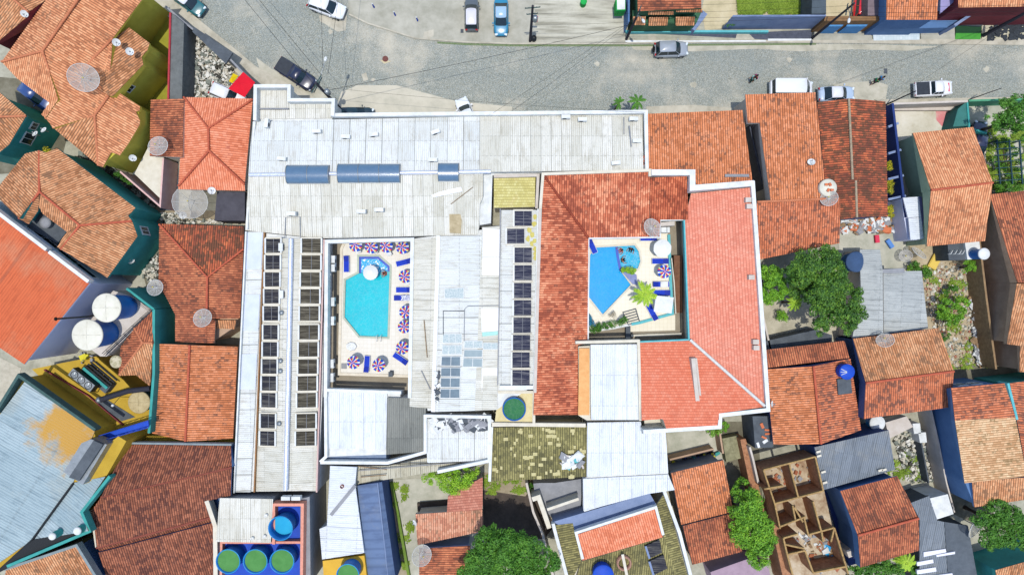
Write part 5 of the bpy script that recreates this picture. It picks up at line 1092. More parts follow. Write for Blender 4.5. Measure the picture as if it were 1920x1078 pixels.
for i, (x, y) in enumerate(((1534,846),(1535,854),(1543,884),(1546,904),(1650,881),(1657,880))):
    c = W(x, y, 4.4); mb = MB(); mb.box((c.x, c.y, 4.43), (.5, .22, .18), .3); mb.out('ballast_block', M_cream, None, 'small pale block on the dark blue-grey sheet roof, ' + ['topmost at the left edge','second at the left edge','third at the left edge','lowest at the left edge','left one of the bottom right pair','right one of the bottom right pair'][i], 'block', 'ballast blocks on the dark sheet roof')
house('two_pitch_brown_house', 'compact brown tiled two-pitch house with a bright blue side wall', 'house', 'a 1575,920 1682,892 1722,971 1723,1031 1613,1063 1608,1003', 4.9, M_blue,
 [('a 1575,920:5.1 1682,892:5.1 1722,971:6.0 1608,1003', (-.3,-1), T_brn), ('a 1608,1003:6.0 1722,971 1723,1031:5.1 1613,1063', (-.05,1), T_brn)], ['a 1608,1003:6.1 1722,971:6.1'], rmat=MR)
house('tan_roof_house', 'tall house with faded tan tiles between red and brown tile bands and blue side walls', 'house', 'a 1783,727 1885,718 1905,785 1925,893 1930,935 1826,950 1808,906', 5.6, M_blue,
 [('a 1783,727:5.9 1885,718:5.9 1903,782 1790,788:6.3', (-1,.1), T_red), ('a 1790,788:6.3 1903,782:6.3 1925,892 1808,905:5.9', (-1,.1), T_tan), ('a 1822,902:5.9 1925,894:5.9 1930,935:5.5 1826,950', (.05,1), T_or2)], wins=[(5,.3,3.6,1.0,1.0),(5,.6,3.6,1.0,1.0)])
house('edge_red_house', 'red tiled roof cut by the right edge beside the faded tan roof', 'house', 'a 1893,718 2000,705 2000,900 1928,895', 5.4, M_teal, [('a 1893,718:5.6 2000,705:5.6 2000,890 1926,893', (1,.1), T_red)])
mb = MB(); strip(mb, [W(x, y, 6.2) for x, y in ((1889,718),(1906,786))], .25, 5, 6.3); mb.out('parapet', M_aqua, bpy.data.objects['edge_red_house'])
slab('white_cube_roof', 'a 1743,934 1777,926 1788,963 1757,973', 0, 3.2, M_white, None, label='small square bright white roof beside the grey sheet roofs', cat='roof block')
house('grey_sheet_yard_roof', 'long dark grey sheet roof with five white translucent strips at the bottom right', 'shed', 'a 1708,942 1742,929 1757,975 1815,985 1834,1100 1722,1100 1724,972', 3.0, M_dgrey,
 [('a 1708,942:3.2 1742,929:3.2 1757,975 1770,978 1778,1100:3.1 1724,1100 1724,972', (-.2,1), S_dgr, 'sheet'), ('a 1771,978:3.1 1815,985:3.1 1836,1100 1779,1100:3.0', (-.2,1), plain('dark_grey_sheets2', '646c74', '525a62', sc=1.5), 'slab')], inset=.1)
for i, s in enumerate(('t33 1165,905 1330,880 1335,905 1165,940', 't33 1260,925 1400,900 1400,918 1262,940', 't33 1115,980 1235,958 1240,985 1118,1008', 't33 1115,1040 1255,1018 1262,1048 1118,1070', 't33 1200,1085 1380,1062 1385,1085 1200,1110')):
    slab('translucent_strip', s, 3.05, 3.3, plain('translucent_white_sheet', 'f4f4fa', 'e6e6f0', rough=.4), bpy.data.objects['grey_sheet_yard_roof'])
slab('ramp_slab', 'a 1660,792 1700,780 1712,800 1668,822', 0, 1.6, M_pinkw, None, label='pale concrete slab below the brown gabled house, right of the round white lid', cat='slab')
for i, (x, y) in enumerate(((1718,803),(1729,820))):
    slab('white_box', 'a %f,%f %f,%f %f,%f %f,%f' % (x-7, y-9, x+7, y-10, x+9, y+9, x-4, y+10), 0, 1.6, M_white, None, label='%s of the two white square boxes at the edge of the grey rubble yard' % ('upper', 'lower')[i], cat='box')
wallstrip('boundary_wall', 'a 1746,768 1760,830 1775,905 1790,960', .16, 0, 2.4, M_pinkw, label='thin pale wall between the alley and the blue-walled tan house', cat='wall')
wallstrip('boundary_wall', 'a 1728,830 1742,905', .16, 0, 1.4, M_dgrey, label='short dark wall right of the grey rubble yard', cat='wall')
house('bottom_right_house', 'orange tiled roof in the bottom right corner', 'house', 'a 1866,1068 2000,1030 2000,1130 1870,1130', 4.4, M_teal, [('a 1866,1068:4.6 2000,1030:4.6 2000,1120:4.2 1872,1120', (-.2,1), T_or2)])
slab('lilac_terrace', 'a 1332,1072 1400,1048 1440,1060 1450,1100 1340,1100', 0, 3.0, plain('lilac_screed', 'b49aa8', '9c8492', sc=.8), None, label='lilac flat roof terrace at the bottom edge below the big leaning tree', cat='terrace')
house('lower_red_house', 'dull red tiled roof right of the stepped white roofs', 'house', 'a 1258,886 1356,862 1375,958 1277,983', 4.0, M_greyw, [('a 1258,886:4.5 1356,862:4.5 1375,958:4.2 1277,983', (.2,1), T_redl)])
house('lower_red_house', 'second dull red roof directly below, half hidden by the leaning tree', 'house', 'a 1280,985 1377,960 1392,1033 1298,1058', 3.7, M_greyw, [('a 1280,985:4.2 1377,960:4.2 1392,1033:3.8 1298,1058', (.2,1), T_brn)])
house('yard_outhouse', 'pale pinkish tiled L-shaped outhouse in the weedy concrete yard', 'outhouse', 'a 779,963 838,958 840,930 905,894 906,995 783,1021', 2.9, M_pinkw,
 [('a 840,930:3.2 905,894 905,955:3.2 838,960:3.1', (.1,1), F_pnk, 'flat'), ('a 779,963:3.1 905,955:3.1 906,995 783,1021:2.8', (0,1), T_pink)], z0=0)
house('yard_lower_house', 'brown red tiled roof with a mesh dish at the bottom edge of the weedy yard', 'house', 'a 786,1028 882,1022 872,1100 786,1100', 3.1, M_bluegrey, [('a 786,1028:3.3 882,1022:3.3 872,1110:3.2 786,1110', (-1,0), T_brn)])
slab('well_shade', 'a 782,943 838,938 838,960 783,962', 0, .35, M_soil_shade, None, kind='structure')  # dark block painted in for the shade of this recess
wallstrip('boundary_wall', 'a 733,905 745,960 768,1090', .3, 0, .5, plain('mossy_kerb', '7e9a3c', '5e7a2c', sc=3), label='low mossy green kerb running down the concrete yard', cat='kerb')
# unfinished brick building
t = E('unfinished_building', 'unfinished roofless brick building open to the sky with pale concrete floors', 'building', W(1500, 960, 0))
fl = 'a 1430,878 1532,852 1545,918 1560,985 1590,1066 1600,1110 1490,1110 1452,948'
mb = MB(); mb.prism([W(x, y, 2.2) for x, y, q in P(fl)], 0, 2.2); mb.out('floor_slab', yardmat('pale_dusty_floor', 'd8cbb4', 'c2ae90', '96765a', .8), t)
for i, s in enumerate(('a 1432,881 1453,944 1463,991', 'a 1432,881 1529,856', 'a 1529,856 1544,920', 'a 1453,944 1544,920', 'a 1480,869 1497,932', 'n7 530,60 570,265', 'n7 330,380 725,225', 'n7 700,240 765,505', 'n7 835,0 955,440', 'n7 780,490 1150,390', 'n7 1150,390 1230,650 1360,1078', 'n7 390,545 605,485', 'n7 390,545 440,760 530,1100', 'n7 450,790 712,730', 'n7 712,730 835,1060', 'n7 830,1065 1340,965', 'n7 1150,390 1100,600', 'n7 960,450 985,600', 'n7 420,640 700,700', 'n6 870,960 1000,1180', 'n6 420,690 700,640')):
    pts = [W(x, y, 4.8) for x, y, q in P(s)]
    mb = MB(); strip(mb, pts, .13+.001*i, 2.2, 4.55-.002*i); w_ = mb.out('wall', M_brick, t)
    q = MB(); strip(q, pts, .16+.001*i, 4.55, 4.8+.004*i); q.out('ring_beam', M_rebar, w_)
slab('brick_strip', 'a 1388,824 1398,822 1420,900 1434,960 1420,960 1404,900', 0, 2.4, M_brick, None, label='rough brick boundary strip left of the unfinished building', cat='wall')
slab('brick_strip', 'a 1453,950 1461,992 1470,1012 1490,1100 1472,1100 1450,1000', 0, 3.2, M_brick, None, label='narrow rough brick passage along the left of the unfinished rooms', cat='wall')
wallstrip('boundary_wall', 'a 1406,838 1412,860 1422,905', .22, 0, 3.2, M_pinkw, label='pale plastered wall top beside the rough brick strip', cat='wall')
slab('alley_roof', 'a 1546,920 1566,985 1592,1060 1606,1056 1580,975 1562,915', 0, .4, plain('deep_navy_render', '28407e'), None, label='dark blue sunken passage beside the brown two-pitch house', cat='passage')
slab('pale_box_roof', 'n7 1330,730 1480,680 1515,790 1370,840', 0, 2.8, M_pinkw, None, label='small pale box roof at the end of the dark blue passage', cat='roof block')
slab('yard_shelter', 'a 1354,822 1384,816 1392,858 1362,866', 0, 1.2, yardmat('mossy_slab', 'a9a684', '8d8a6a', '6c6a52', 1.2), None, label='mossy stained concrete platform beside the rough brick strip', cat='platform')
wallstrip('boundary_wall', 'a 1348,800 1356,850', .2, 0, 1.8, M_brownw, label='short brown wall right of the small concrete yard', cat='wall')
wallstrip('boundary_wall', 'a 1256,862 1338,842', .25, 0, 1.6, M_brownw, label='low brown wall along the bottom of the small concrete yard', cat='wall')
wallstrip('boundary_wall', 'a 1430,588 1445,655', .2, 0, 2.2, M_pinkw, label='pale wall at the foot of the salmon tiled hotel wing', cat='wall')
slab('grey_service_roof', 'a 1433,640 1530,618 1560,628 1560,640 1434,656', 0, 2.2, M_dgrey, None, label='dark grey low strip roof between the pale yard and the narrow red strip roof', cat='roof')
# ---------------- houses across the street ----------------
house('green_front_house', 'house with an orange roof, small tiled awnings and a dark green front across the street', 'house', 'a 1192,-60 1313,-60 1316,16 1196,23', 4.8, M_green,
 [('a 1192,-60:5.6 1313,-60:5.6 1315,16 1196,22:5.0', (-1,0), T_brn)])
o = bpy.data.objects['green_front_house']
for s in ('t02 1020,85:4.5 1210,85:4.5 1208,112:4.2 1018,112', 't02 1225,62:4.8 1420,65:4.8 1428,95:4.5 1228,92', 't02 905,125:3.3 1000,125:3.3 998,190:2.8 903,190', 't02 1025,130:3.3 1168,128:3.3 1162,193:2.8 1022,195', 't02 1225,128:3.3 1368,128:3.3 1362,193:2.8 1225,195'):
    mb = MB(); roof_into(mb, s, (0, 1), 'tile', 0, .1, 1); mb.out('awning', [T_or2, M_green], o)
slab('front_wall', 't02 903,80 1425,80 1380,175 903,180', 0, 2.6, M_green, o)
house('blue_side_building', 'tall narrow blue wall building left of the green-fronted house', 'building', 'a 1174,-60 1186,-60 1185,42 1174,56', 3.0, M_blue, [])
slab('street_wall', 'a 1375,29 1549,28 1549,31 1372,32', 0, 3.3, M_bluegrey, None, label='long blue-grey street wall in front of the grassy plot', cat='wall')
wallstrip('street_wall', 't02 850,236 1400,236 1920,236', .25, 0, .5, M_aqua, label='low aqua and white kerb wall in front of the green house', cat='wall')
wallstrip('street_wall', 't02 1440,90 1345,215', .9, 0, 1.2, M_bluegrey, label='short slanting blue-grey wall beside the green-fronted house', cat='wall')
house('dark_carport', 'dark roofed carport wall left of the red car garage', 'carport', 'a 1524,-60 1549,-60 1549,28 1522,28', 3.4, M_dgrey, [('a 1524,-60:3.5 1549,-60:3.5 1549,27:3.5 1522,27', (0,1), plain('dark_slate_roof', '545f66', '444e55', sc=1), 'slab')])
slab('garage_beam', 'a 1548,31 1652,31 1650,39 1545,40', 0, 3.0, plain('brown_beam', '94704a', '7c5c3c', sc=2), None, label='brown garage front beam below the red car', cat='garage front')
slab('garage_slab', 'a 1628,-60 1650,-60 1650,30 1627,30', 0, 2.8, plain('dull_violet_slab', '8d7c80', '76686c', sc=1), None, label='dull violet slab right of the red car', cat='slab')
house('spotted_orange_house', 'orange roof with dark spots beside the garage across the street', 'house', 'a 1664,-60 1763,-60 1758,38 1661,38', 4.6, M_blue, [('a 1664,-60:5.4 1761,-60:5.4 1757,38 1661,38:4.8', (0,1), T_redl)], wins=[(1,.35,2.6,1.2,1.4),(1,.7,2.6,1.2,1.4)])
house('lavender_block', 'flat lavender roofed block between two orange roofs across the street', 'building', 'a 1765,-60 1830,-60 1798,-4 1762,26', 4.2, M_peri, [('a 1765,-60:4.3 1830,-60:4.3 1798,-4:4.3 1763,26', (0,1), plain('lavender_screed', 'a39cc6', '9089b4', sc=.8), 'slab')])
house('maroon_front_house', 'clean orange roof with a maroon and blue front at the top right edge', 'house', 'a 1797,-60 2000,-60 2000,12 1796,15', 5.3, M_maroon, [('a 1797,-60:6.0 2000,-60:6.0 2000,12 1796,15:5.4', (0,1), T_or)], wins=[(1,.15,3.2,1.4,1.6),(1,.4,3.2,1.4,1.6)])
slab('blue_front_terrace', 'a 1762,26 1798,18 1835,18 1790,52 1700,54 1705,42', 0, 1.6, M_blue, None, label='blue front terrace below the lavender roof', cat='terrace')
wallstrip('street_wall', 'a 1790,48 1842,14', .3, 0, 2.6, M_bluegrey, label='slanting light blue dividing wall in front of the maroon house', cat='wall')
slab('dark_front_yard', 'a 1792,47 1842,18 1885,18 1880,30 1838,50', 0, .3, plain('charcoal_floor', '4a5258', '3c444a'), None, label='charcoal front terrace beside the bright green pavement', cat='terrace')
# plot by the street on the right
wallstrip('street_wall', 'a 1674,195 1815,190', .22, 0, 2.2, M_pinkw, label='pale street wall in front of the yard with the pink stain', cat='wall')
wallstrip('street_wall', 'a 1817,189 2000,184', .22, 0, 2.0, plain('green_railing_wall', '5aa47e', '4a946e', sc=3), label='green street railing wall at the right edge', cat='wall')
slab('green_side_wall', 'a 1796,205 1813,190 1815,236 1787,238', 0, 1.9, plain('sea_green_render', '3f7f78', '357068', sc=1), None, label='sea green corner block between the pink-stained yard and the driveway', cat='block')
slab('front_shelf', 'a 1677,199 1810,193 1794,207 1677,207', 0, .5, M_pinkw, None, label='pale low shelf inside the street wall of the pink-stained yard', cat='shelf')
wallstrip('boundary_wall', 'a 1814,192 1818,240 1850,250', .2, 0, 2.0, M_teal, label='teal wall between the pink-stained yard and the driveway', cat='wall')
wallstrip('boundary_wall', 'a 1405,232 1438,378', .14, 0, 2.4, M_mosaic, label='thin dark wall in the dark passage left of the wide orange street house', cat='wall')
slab('passage_floor', 'a 1405,214 1430,230 1448,378 1415,378', -.01, .04, M_dgrey, None, kind='structure')
# ---------------- vehicles ----------------
M_glass = plain('car_glass', '1c3038', '16262e', rough=.12, spec=.6); M_tyre = plain('tyre_rubber', '18191b', rough=.9); M_rim = plain('wheel_rim', 'a8adb0', rough=.3, metal=.7)
M_lamp = plain('headlamp_glass', 'e4eef2', rough=.1, spec=.8); M_tail = plain('tail_lamp', 'b0141c', rough=.3)
def paint(name, c, c2=None): 
    m = plain(name, c, rough=.28, spec=.6); m.node_tree.nodes['Principled BSDF'].inputs['Coat Weight'].default_value = .6; return m
def car(label, x, y, deg, Lc, Wc, body, kind='hatch', cat='car', z0=.02, Hc=1.48, name='car', roofmat=None):
    c = W(x, y, z0 + .8); t = E(name, label, cat, (c.x, c.y, z0), math.radians(deg))
    hw = Wc/2; hl = Lc/2
    # plan outline factor along the length, belt height along the length
    if kind == 'van': st = [(-1,.80,.55,1.0),(-.97,.93,.4,1.05),(-.6,1,.3,1.05),(.4,1,.3,1.02),(.78,.97,.3,.98),(.93,.86,.35,.82),(1,.66,.5,.62)]
    elif kind in ('pickup',): st = [(-1,.86,.5,.86),(-.97,.95,.42,.95),(-.6,1,.3,.98),(.3,1,.3,1.0),(.6,.98,.3,.97),(.88,.9,.35,.86),(.97,.75,.42,.74),(1,.6,.5,.62)]
    else: st = [(-1,.70,.5,.70),(-.96,.86,.4,.86),(-.8,.96,.32,.92),(-.4,1,.26,.94),(.35,1,.26,.92),(.65,.97,.28,.86),(.88,.86,.34,.74),(.97,.70,.42,.64),(1,.55,.5,.58)]
    mb = MB(); ring = []
    for fx, fw, zb, zt in st:
        w = hw*fw; X = fx*hl
        ring.append([(X,-w*.92,zb),(X,-w,zb+.12),(X,-w,(zb+zt)/2+.05),(X,-w*.93,zt-.03),(X,-w*.70,zt+.01),(X,0,zt+.035),(X,w*.70,zt+.01),(X,w*.93,zt-.03),(X,w,(zb+zt)/2+.05),(X,w,zb+.12),(X,w*.92,zb)])
    n = 11; vs = [v for r in ring for v in r]
    fs = [(i*n+k, i*n+k+1, (i+1)*n+k+1, (i+1)*n+k) for i in range(len(st)-1) for k in range(n-1)]
    fs = [tuple(reversed(f)) for f in fs]
    fs += [tuple(range(n)), tuple(reversed(range((len(st)-1)*n, len(st)*n)))] + [((i+1)*n, i*n, i*n+n-1, (i+1)*n+n-1) for i in range(len(st)-1)]
    mb.add(vs, fs, smooth=True); mb.out('body', body, t, origin='local')
    # greenhouse
    if kind == 'van': b0, b1, r0, r1, zb = -.95, .82, -.90, .52, .98
    elif kind == 'pickup': b0, b1, r0, r1, zb = -.22, .52, -.12, .30, .95
    elif kind == 'sedan': b0, b1, r0, r1, zb = -.78, .55, -.42, .18, .88
    else: b0, b1, r0, r1, zb = -.95, .55, -.78, .16, .88
    gw, rw = hw*.90, hw*.70; zt = Hc if kind != 'van' else Hc + .4
    if kind == 'van': rw = hw*.84
    B = [(b0*hl,-gw*.88),(b0*hl+.12,-gw),(b1*hl-.25,-gw),(b1*hl,-gw*.72),(b1*hl+.06,0),(b1*hl,gw*.72),(b1*hl-.25,gw),(b0*hl+.12,gw),(b0*hl,gw*.88)]
    R = [(r0*hl,-rw*.9),(r0*hl+.1,-rw),(r1*hl-.15,-rw),(r1*hl,-rw*.8),(r1*hl+.04,0),(r1*hl,rw*.8),(r1*hl-.15,rw),(r0*hl+.1,rw),(r0*hl,rw*.9)]
    m = 9; mb = MB(); mb.add([(a, b, zb-.05) for a, b in B] + [(a, b, zt-.05) for a, b in R], [(k, (k+1) % m, m+(k+1) % m, m+k) for k in range(m)], smooth=False); mb.out('windows', M_glass, t, origin='local')
    mb = MB(); o_ = [(a*1.01, b*1.04) for a, b in R]
    mb.add([(a, b, zt-.07) for a, b in o_] + [(a*.97, b*.9, zt) for a, b in o_] + [((r0+r1)/2*hl, 0, zt+.03)], [(k, (k+1) % m, m+(k+1) % m, m+k) for k in range(m)] + [(m+k, m+(k+1) % m, 2*m) for k in range(m)], smooth=True); mb.out('roof', roofmat or body, t, origin='local')
    for k in (1, 7):
        s = -1 if k == 1 else 1
        for (ba, ra) in ((B[k][0], R[k][0]), ((B[1][0]+B[2][0])/2, (R[1][0]+R[2][0])/2)): q = MB(); q.tube([(ba, s*gw*1.0, zb-.04), (ra, s*rw*1.02, zt-.05)], .035, 4); q.out('pillar', body, t, origin='local')
    for s in (-1, 1): q = MB(); q.tube([(b1*hl-.12, s*gw*.93, zb-.04), (r1*hl-.05, s*rw*.95, zt-.05)], .035, 4); q.out('pillar', body, t, origin='local')
    if kind == 'pickup':
        mb = MB(); mb.box((-.62*hl, 0, 1.0), (.68*hl, Wc*.84, .06)); mb.out('load_cover', plain('black_load_cover', '2c3138', '3a4048', rough=.5, sc=3), t, origin='local')
    for fx in (-.62, .62):
        for s in (-1, 1):
            q = MB(); q.lathe((0,0,0), [(.18,-.1),(.31,-.1),(.32,.1),(.18,.1)], 16); q.v = [Vector((v.x+fx*hl, v.z+s*(hw-.10), v.y+.32)) for v in q.v]; w_ = q.out('wheel', M_tyre, t, origin='local')
            q = MB(); q.disc((0,0,.0), .19, 12); q.v = [Vector((v.x+fx*hl, s*(hw+.005), v.y+.32)) for v in q.v]; q.out('rim', M_rim, w_, origin='local')
    for s in (-1, 1):
        q = MB(); q.box((hl*.93, s*hw*.62, .68 if kind != 'van' else .78), (.22, .32, .12), -s*.45); q.out('headlight', M_lamp, t, origin='local')
        q = MB(); q.box((-hl*.97, s*hw*.72, .8), (.12, .26, .16), s*.3); q.out('tail_light', M_tail, t, origin='local')
        q = MB(); q.box((b1*hl-.35, s*(hw+.08), .98), (.12, .2, .13)); q.out('mirror', body, t, origin='local')
    if kind == 'suv':
        q = MB(); q.lathe((0,0,0), [(.05,-.1),(.30,-.1),(.33,0),(.30,.1),(.05,.1)], 18); q.v = [Vector((-hl-.12+v.z, v.x, v.y+.85)) for v in q.v]; q.out('spare_wheel', M_tyre, t, origin='local')
    return t
car('white hatchback parked nose right at the top of the cobbled street', 612, 12, -20, 4.4, 1.85, paint('white_car_paint', 'f4f6f8'), 'hatch')
car('dark grey hatchback with a pale roof parked nose up on the concrete', 884, 26, 90, 3.9, 1.65, paint('graphite_car_paint', '5d6468'), 'hatch', roofmat=paint('pale_roof_paint', 'e6e2e8'))
car('bright blue car parked nose down on the concrete', 939.5, 32, -90, 4.3, 1.72, paint('sky_blue_car_paint', '2a88ac'), 'sedan', roofmat=paint('light_blue_roof_paint', 'a8c8e0'))
car('black pickup parked diagonally beside the utility pole at the hotel corner', 554, 139, -33, 4.9, 1.9, paint('black_car_paint', '141a3a'), 'pickup')
car('dark car half hidden under the white front wall of the hotel', 667, 215, 0, 4.2, 1.75, paint('dark_green_car_paint', '123038'), 'hatch')
car('white car half hidden behind the hotel parapet in the dusty strip', 875, 214, 112, 4.0, 1.7, paint('white_car_paint', 'f4f6f8'), 'hatch')
car('silver compact off-roader with a spare wheel, driving along the top kerb', 1259, 92, 2, 3.9, 1.75, paint('silver_car_paint', 'a2aab2'), 'suv', Hc=1.65)
car('long white van parked above the wide orange street house', 1484, 166, 0, 5.0, 1.9, paint('white_car_paint', 'f4f6f8'), 'van', 'van')
car('silver-blue saloon parked above the dark twin-slope roof', 1569, 176, 2, 4.2, 1.75, paint('silver_blue_car_paint', 'b8cce2'), 'sedan', roofmat=paint('white_roof_paint', 'eef0f6'))
car('white pickup with a black load cover and a red bonnet stripe, right in the street', 1751, 166, 3, 4.4, 1.75, paint('white_car_paint', 'f4f6f8'), 'pickup')
o = [q for q in bpy.data.objects if q.get('label', '').startswith('white pickup')][0]
mb = MB(); mb.box((1.62, 0, .935), (.2, 1.0, .02)); mb.out('bonnet_stripe', plain('red_sticker', 'e0405c'), o, origin='local')
car('bright red car parked in the garage yard across the street', 1617, 6, 84, 4.2, 1.75, paint('red_car_paint', 'e8141c'), 'hatch')
car('dark car cut by the top edge beside the left end of the street', 352, 3, -36, 4.2, 1.75, paint('teal_dark_car_paint', '1e6a70'), 'hatch', roofmat=paint('white_roof_paint', 'eef0f6'))
car('dark navy car parked beside the orange gabled house on the right', 1835, 262, 80, 4.4, 1.8, paint('navy_car_paint', '262a48'), 'sedan')
car('white car half hidden by the salmon roof and the red canopy', 426, 178, -24, 4.2, 1.75, paint('white_car_paint', 'f4f6f8'), 'hatch')
car('blue car with a white windscreen shade squeezed beside the courtyard house', 66, 180, -38, 4.2, 1.7, paint('deep_blue_car_paint', '2a4a8c'), 'hatch')
# ---------------- people ----------------
M_skin = plain('skin', '9c6644', '8a5838', rough=.6, sc=6, bump=0); M_skin2 = plain('skin_light', 'c68a66', 'b67a58', rough=.6, sc=6, bump=0); M_hair = plain('dark_hair', '1c1412', rough=.7)
def person(label, x, y, z0, rz, pose, shirt, trousers, skin=None, lie=False, cat='person'):
    skin = skin or M_skin; c = W(x, y, z0+.9) if not lie else W(x, y, z0+.1)
    t = E('person', label, cat, (c.x, c.y, z0), rz)
    J = {'pel':(0,0,.95),'spn':(0,0,1.15),'chs':(.02,0,1.36),'nck':(.03,0,1.50),'hd0':(.04,0,1.60),'hd1':(.05,0,1.74),
      'sl':(.0,.19,1.42),'el':(-.05,.27,1.14),'wl':(.08,.27,.92),'hl':(.12,.27,.84),'sr':(.0,-.19,1.42),'er':(.08,-.27,1.16),'wr':(.24,-.25,1.0),'hr':(.31,-.24,.95),
      'kl':(.12,.10,.50),'al':(.02,.10,.09),'tl':(.18,.11,.04),'kr':(.02,-.10,.50),'ar':(-.22,-.10,.12),'tr':(-.08,-.11,.04),'ql':(0,.10,.90),'qr':(0,-.10,.90)}
    if pose: J.update(pose)
    Rd = {'pel':.125,'spn':.115,'chs':.135,'nck':.055,'hd0':.075,'hd1':.085,'sl':.062,'el':.042,'wl':.030,'hl':.036,'sr':.062,'er':.042,'wr':.030,'hr':.036,'ql':.095,'qr':.095,'kl':.062,'al':.042,'tl':.04,'kr':.062,'ar':.042,'tr':.04}
    ed = [('pel','spn'),('spn','chs'),('chs','nck'),('nck','hd0'),('hd0','hd1'),('chs','sl'),('sl','el'),('el','wl'),('wl','hl'),('chs','sr'),('sr','er'),('er','wr'),('wr','hr'),('pel','ql'),('ql','kl'),('kl','al'),('al','tl'),('pel','qr'),('qr','kr'),('kr','ar'),('ar','tr')]
    def skinned(name, js, es, grow, mat, root):
        bm = bmesh.new(); sk = bm.verts.layers.skin.verify(); v = {}
        for j in js:
            q = bm.verts.new(J[j]); r = Rd[j]+grow; q[sk].radius = (r, r*1.0); q[sk].use_root = (j == root); v[j] = q
        for a, b in es:
            if a in v and b in v: bm.edges.new((v[a], v[b]))
        me = bpy.data.meshes.new(name); bm.to_mesh(me); bm.free(); me.materials.append(mat); o = bpy.data.objects.new(name, me); COL.objects.link(o); o.parent = t
        m = o.modifiers.new('skin', 'SKIN'); m.use_smooth_shade = True; s = o.modifiers.new('sub', 'SUBSURF'); s.levels = 1; s.render_levels = 1; return o
    b = skinned('body', list(J.keys()), ed, 0, skin, 'pel')
    for side in ('l', 'r'):           # five fingers rooted in each palm
        h = Vector(J['h'+side]); w = Vector(J['w'+side]); d = (h-w).normalized(); u = d.cross(Vector((0,0,1))); u = u.normalized() if u.length > .1 else Vector((1,0,0)); q = MB()
        for k, ln in enumerate((.07,.085,.08,.065)): p0 = h + u*(.027*(k-1.5)); q.tube([p0, p0+d*ln*.6, p0+d*ln+Vector((0,0,-.015))], .010, 6, r1=.007)
        q.tube([w+u*.03, w+u*.06+d*.03, h+u*.065+d*.02], .012, 6, r1=.009); q.out('hand', skin, t, origin='local')
    if shirt: skinned('shirt', ['pel','spn','chs','sl','sr','el','er'], [('pel','spn'),('spn','chs'),('chs','sl'),('chs','sr'),('sl','el'),('sr','er')], .018, shirt, 'chs')
    if trousers: skinned('trousers', ['pel','ql','qr','kl','kr'] + (['al','ar'] if trousers[1] else []), [('pel','ql'),('ql','kl'),('kl','al'),('pel','qr'),('qr','kr'),('kr','ar')], .02, trousers[0], 'pel')
    hd = Vector(J['hd1']); q = MB(); q.lathe((hd.x-.02, hd.y, hd.z-.06), [(.098,0),(.105,.05),(.085,.115),(.04,.15),(.005,.155)], 14); q.out('hair', M_hair, t, origin='local')
    f = Vector(J['hd0']); q = MB(); q.box((f.x+.095, f.y, f.z+.05), (.03,.025,.04)); q.out('nose', skin, t, origin='local')
    q = MB()
    for s in (-1, 1): q.box((f.x+.088, f.y+s*.032, f.z+.085), (.012,.022,.012))
    q.out('eyes', M_black, t, origin='local'); q = MB(); q.box((f.x+.084, f.y, f.z+.0), (.012,.05,.012)); q.out('mouth', M_tail, t, origin='local')
    q = MB()
    for s in (-1, 1): q.box((f.x, f.y+s*.088, f.z+.06), (.03,.02,.055))
    q.out('ears', skin, t, origin='local')
    if lie: t.rotation_euler = (0, math.radians(82), rz)
    return t
sh = lambda n, c: plain(n, c, sc=4)
person('person in a pale aqua top walking left of a companion, level with the white van', 1411, 149, .01, math.radians(200), None, sh('aqua_cloth', 'a8e0dc'), (sh('dark_green_cloth', '23483c'), True))
person('person in a magenta top walking on the outside, level with the white van', 1416, 146, .01, math.radians(200), None, sh('magenta_cloth', 'a03070'), (sh('black_cloth', '202430'), True))
person('person in a bright blue top walking ahead near the silver-blue saloon', 1650, 149, .01, math.radians(25), None, sh('bright_blue_cloth', '3a9ad8'), (sh('dark_navy_cloth', '20304a'), True))
person('person in a green top walking behind near the silver-blue saloon', 1641, 153, .01, math.radians(25), None, sh('green_cloth', '1f8a5c'), (sh('dark_cloth', '382c34'), False))
SIT = {'kl':(.42,.12,.92),'al':(.62,.13,.60),'tl':(.76,.13,.58),'kr':(.42,-.12,.92),'ar':(.62,-.13,.60),'tr':(.76,-.13,.58),'el':(.1,.34,1.22),'wl':(.3,.38,1.15),'hl':(.38,.38,1.13),'er':(.1,-.34,1.22),'wr':(.3,-.38,1.15),'hr':(.38,-.38,1.13)}
ZB = 1.0
person('bather sitting on the bench at the right end of the turquoise pool', 723, 513, .60, math.radians(180), SIT, None, (sh('red_swimwear', 'b03a3a'), False), M_skin2)
person('bather half sitting at the top left of the paddling pool', 1165, 469, .72, math.radians(-150), SIT, None, (sh('red_swimwear', 'b03a3a'), False), M_skin2)
person('bather leaning back with legs stretched at the top right of the paddling pool', 1183, 467, .72, math.radians(-110), SIT, sh('dark_swimwear', '1e2430'), (sh('dark_swimwear', '1e2430'), False), M_skin2)
person('bather floating at the left side of the paddling pool', 1166, 488, .72, math.radians(10), SIT, None, (sh('dark_swimwear', '1e2430'), False), M_skin2)
ZB = 0.0
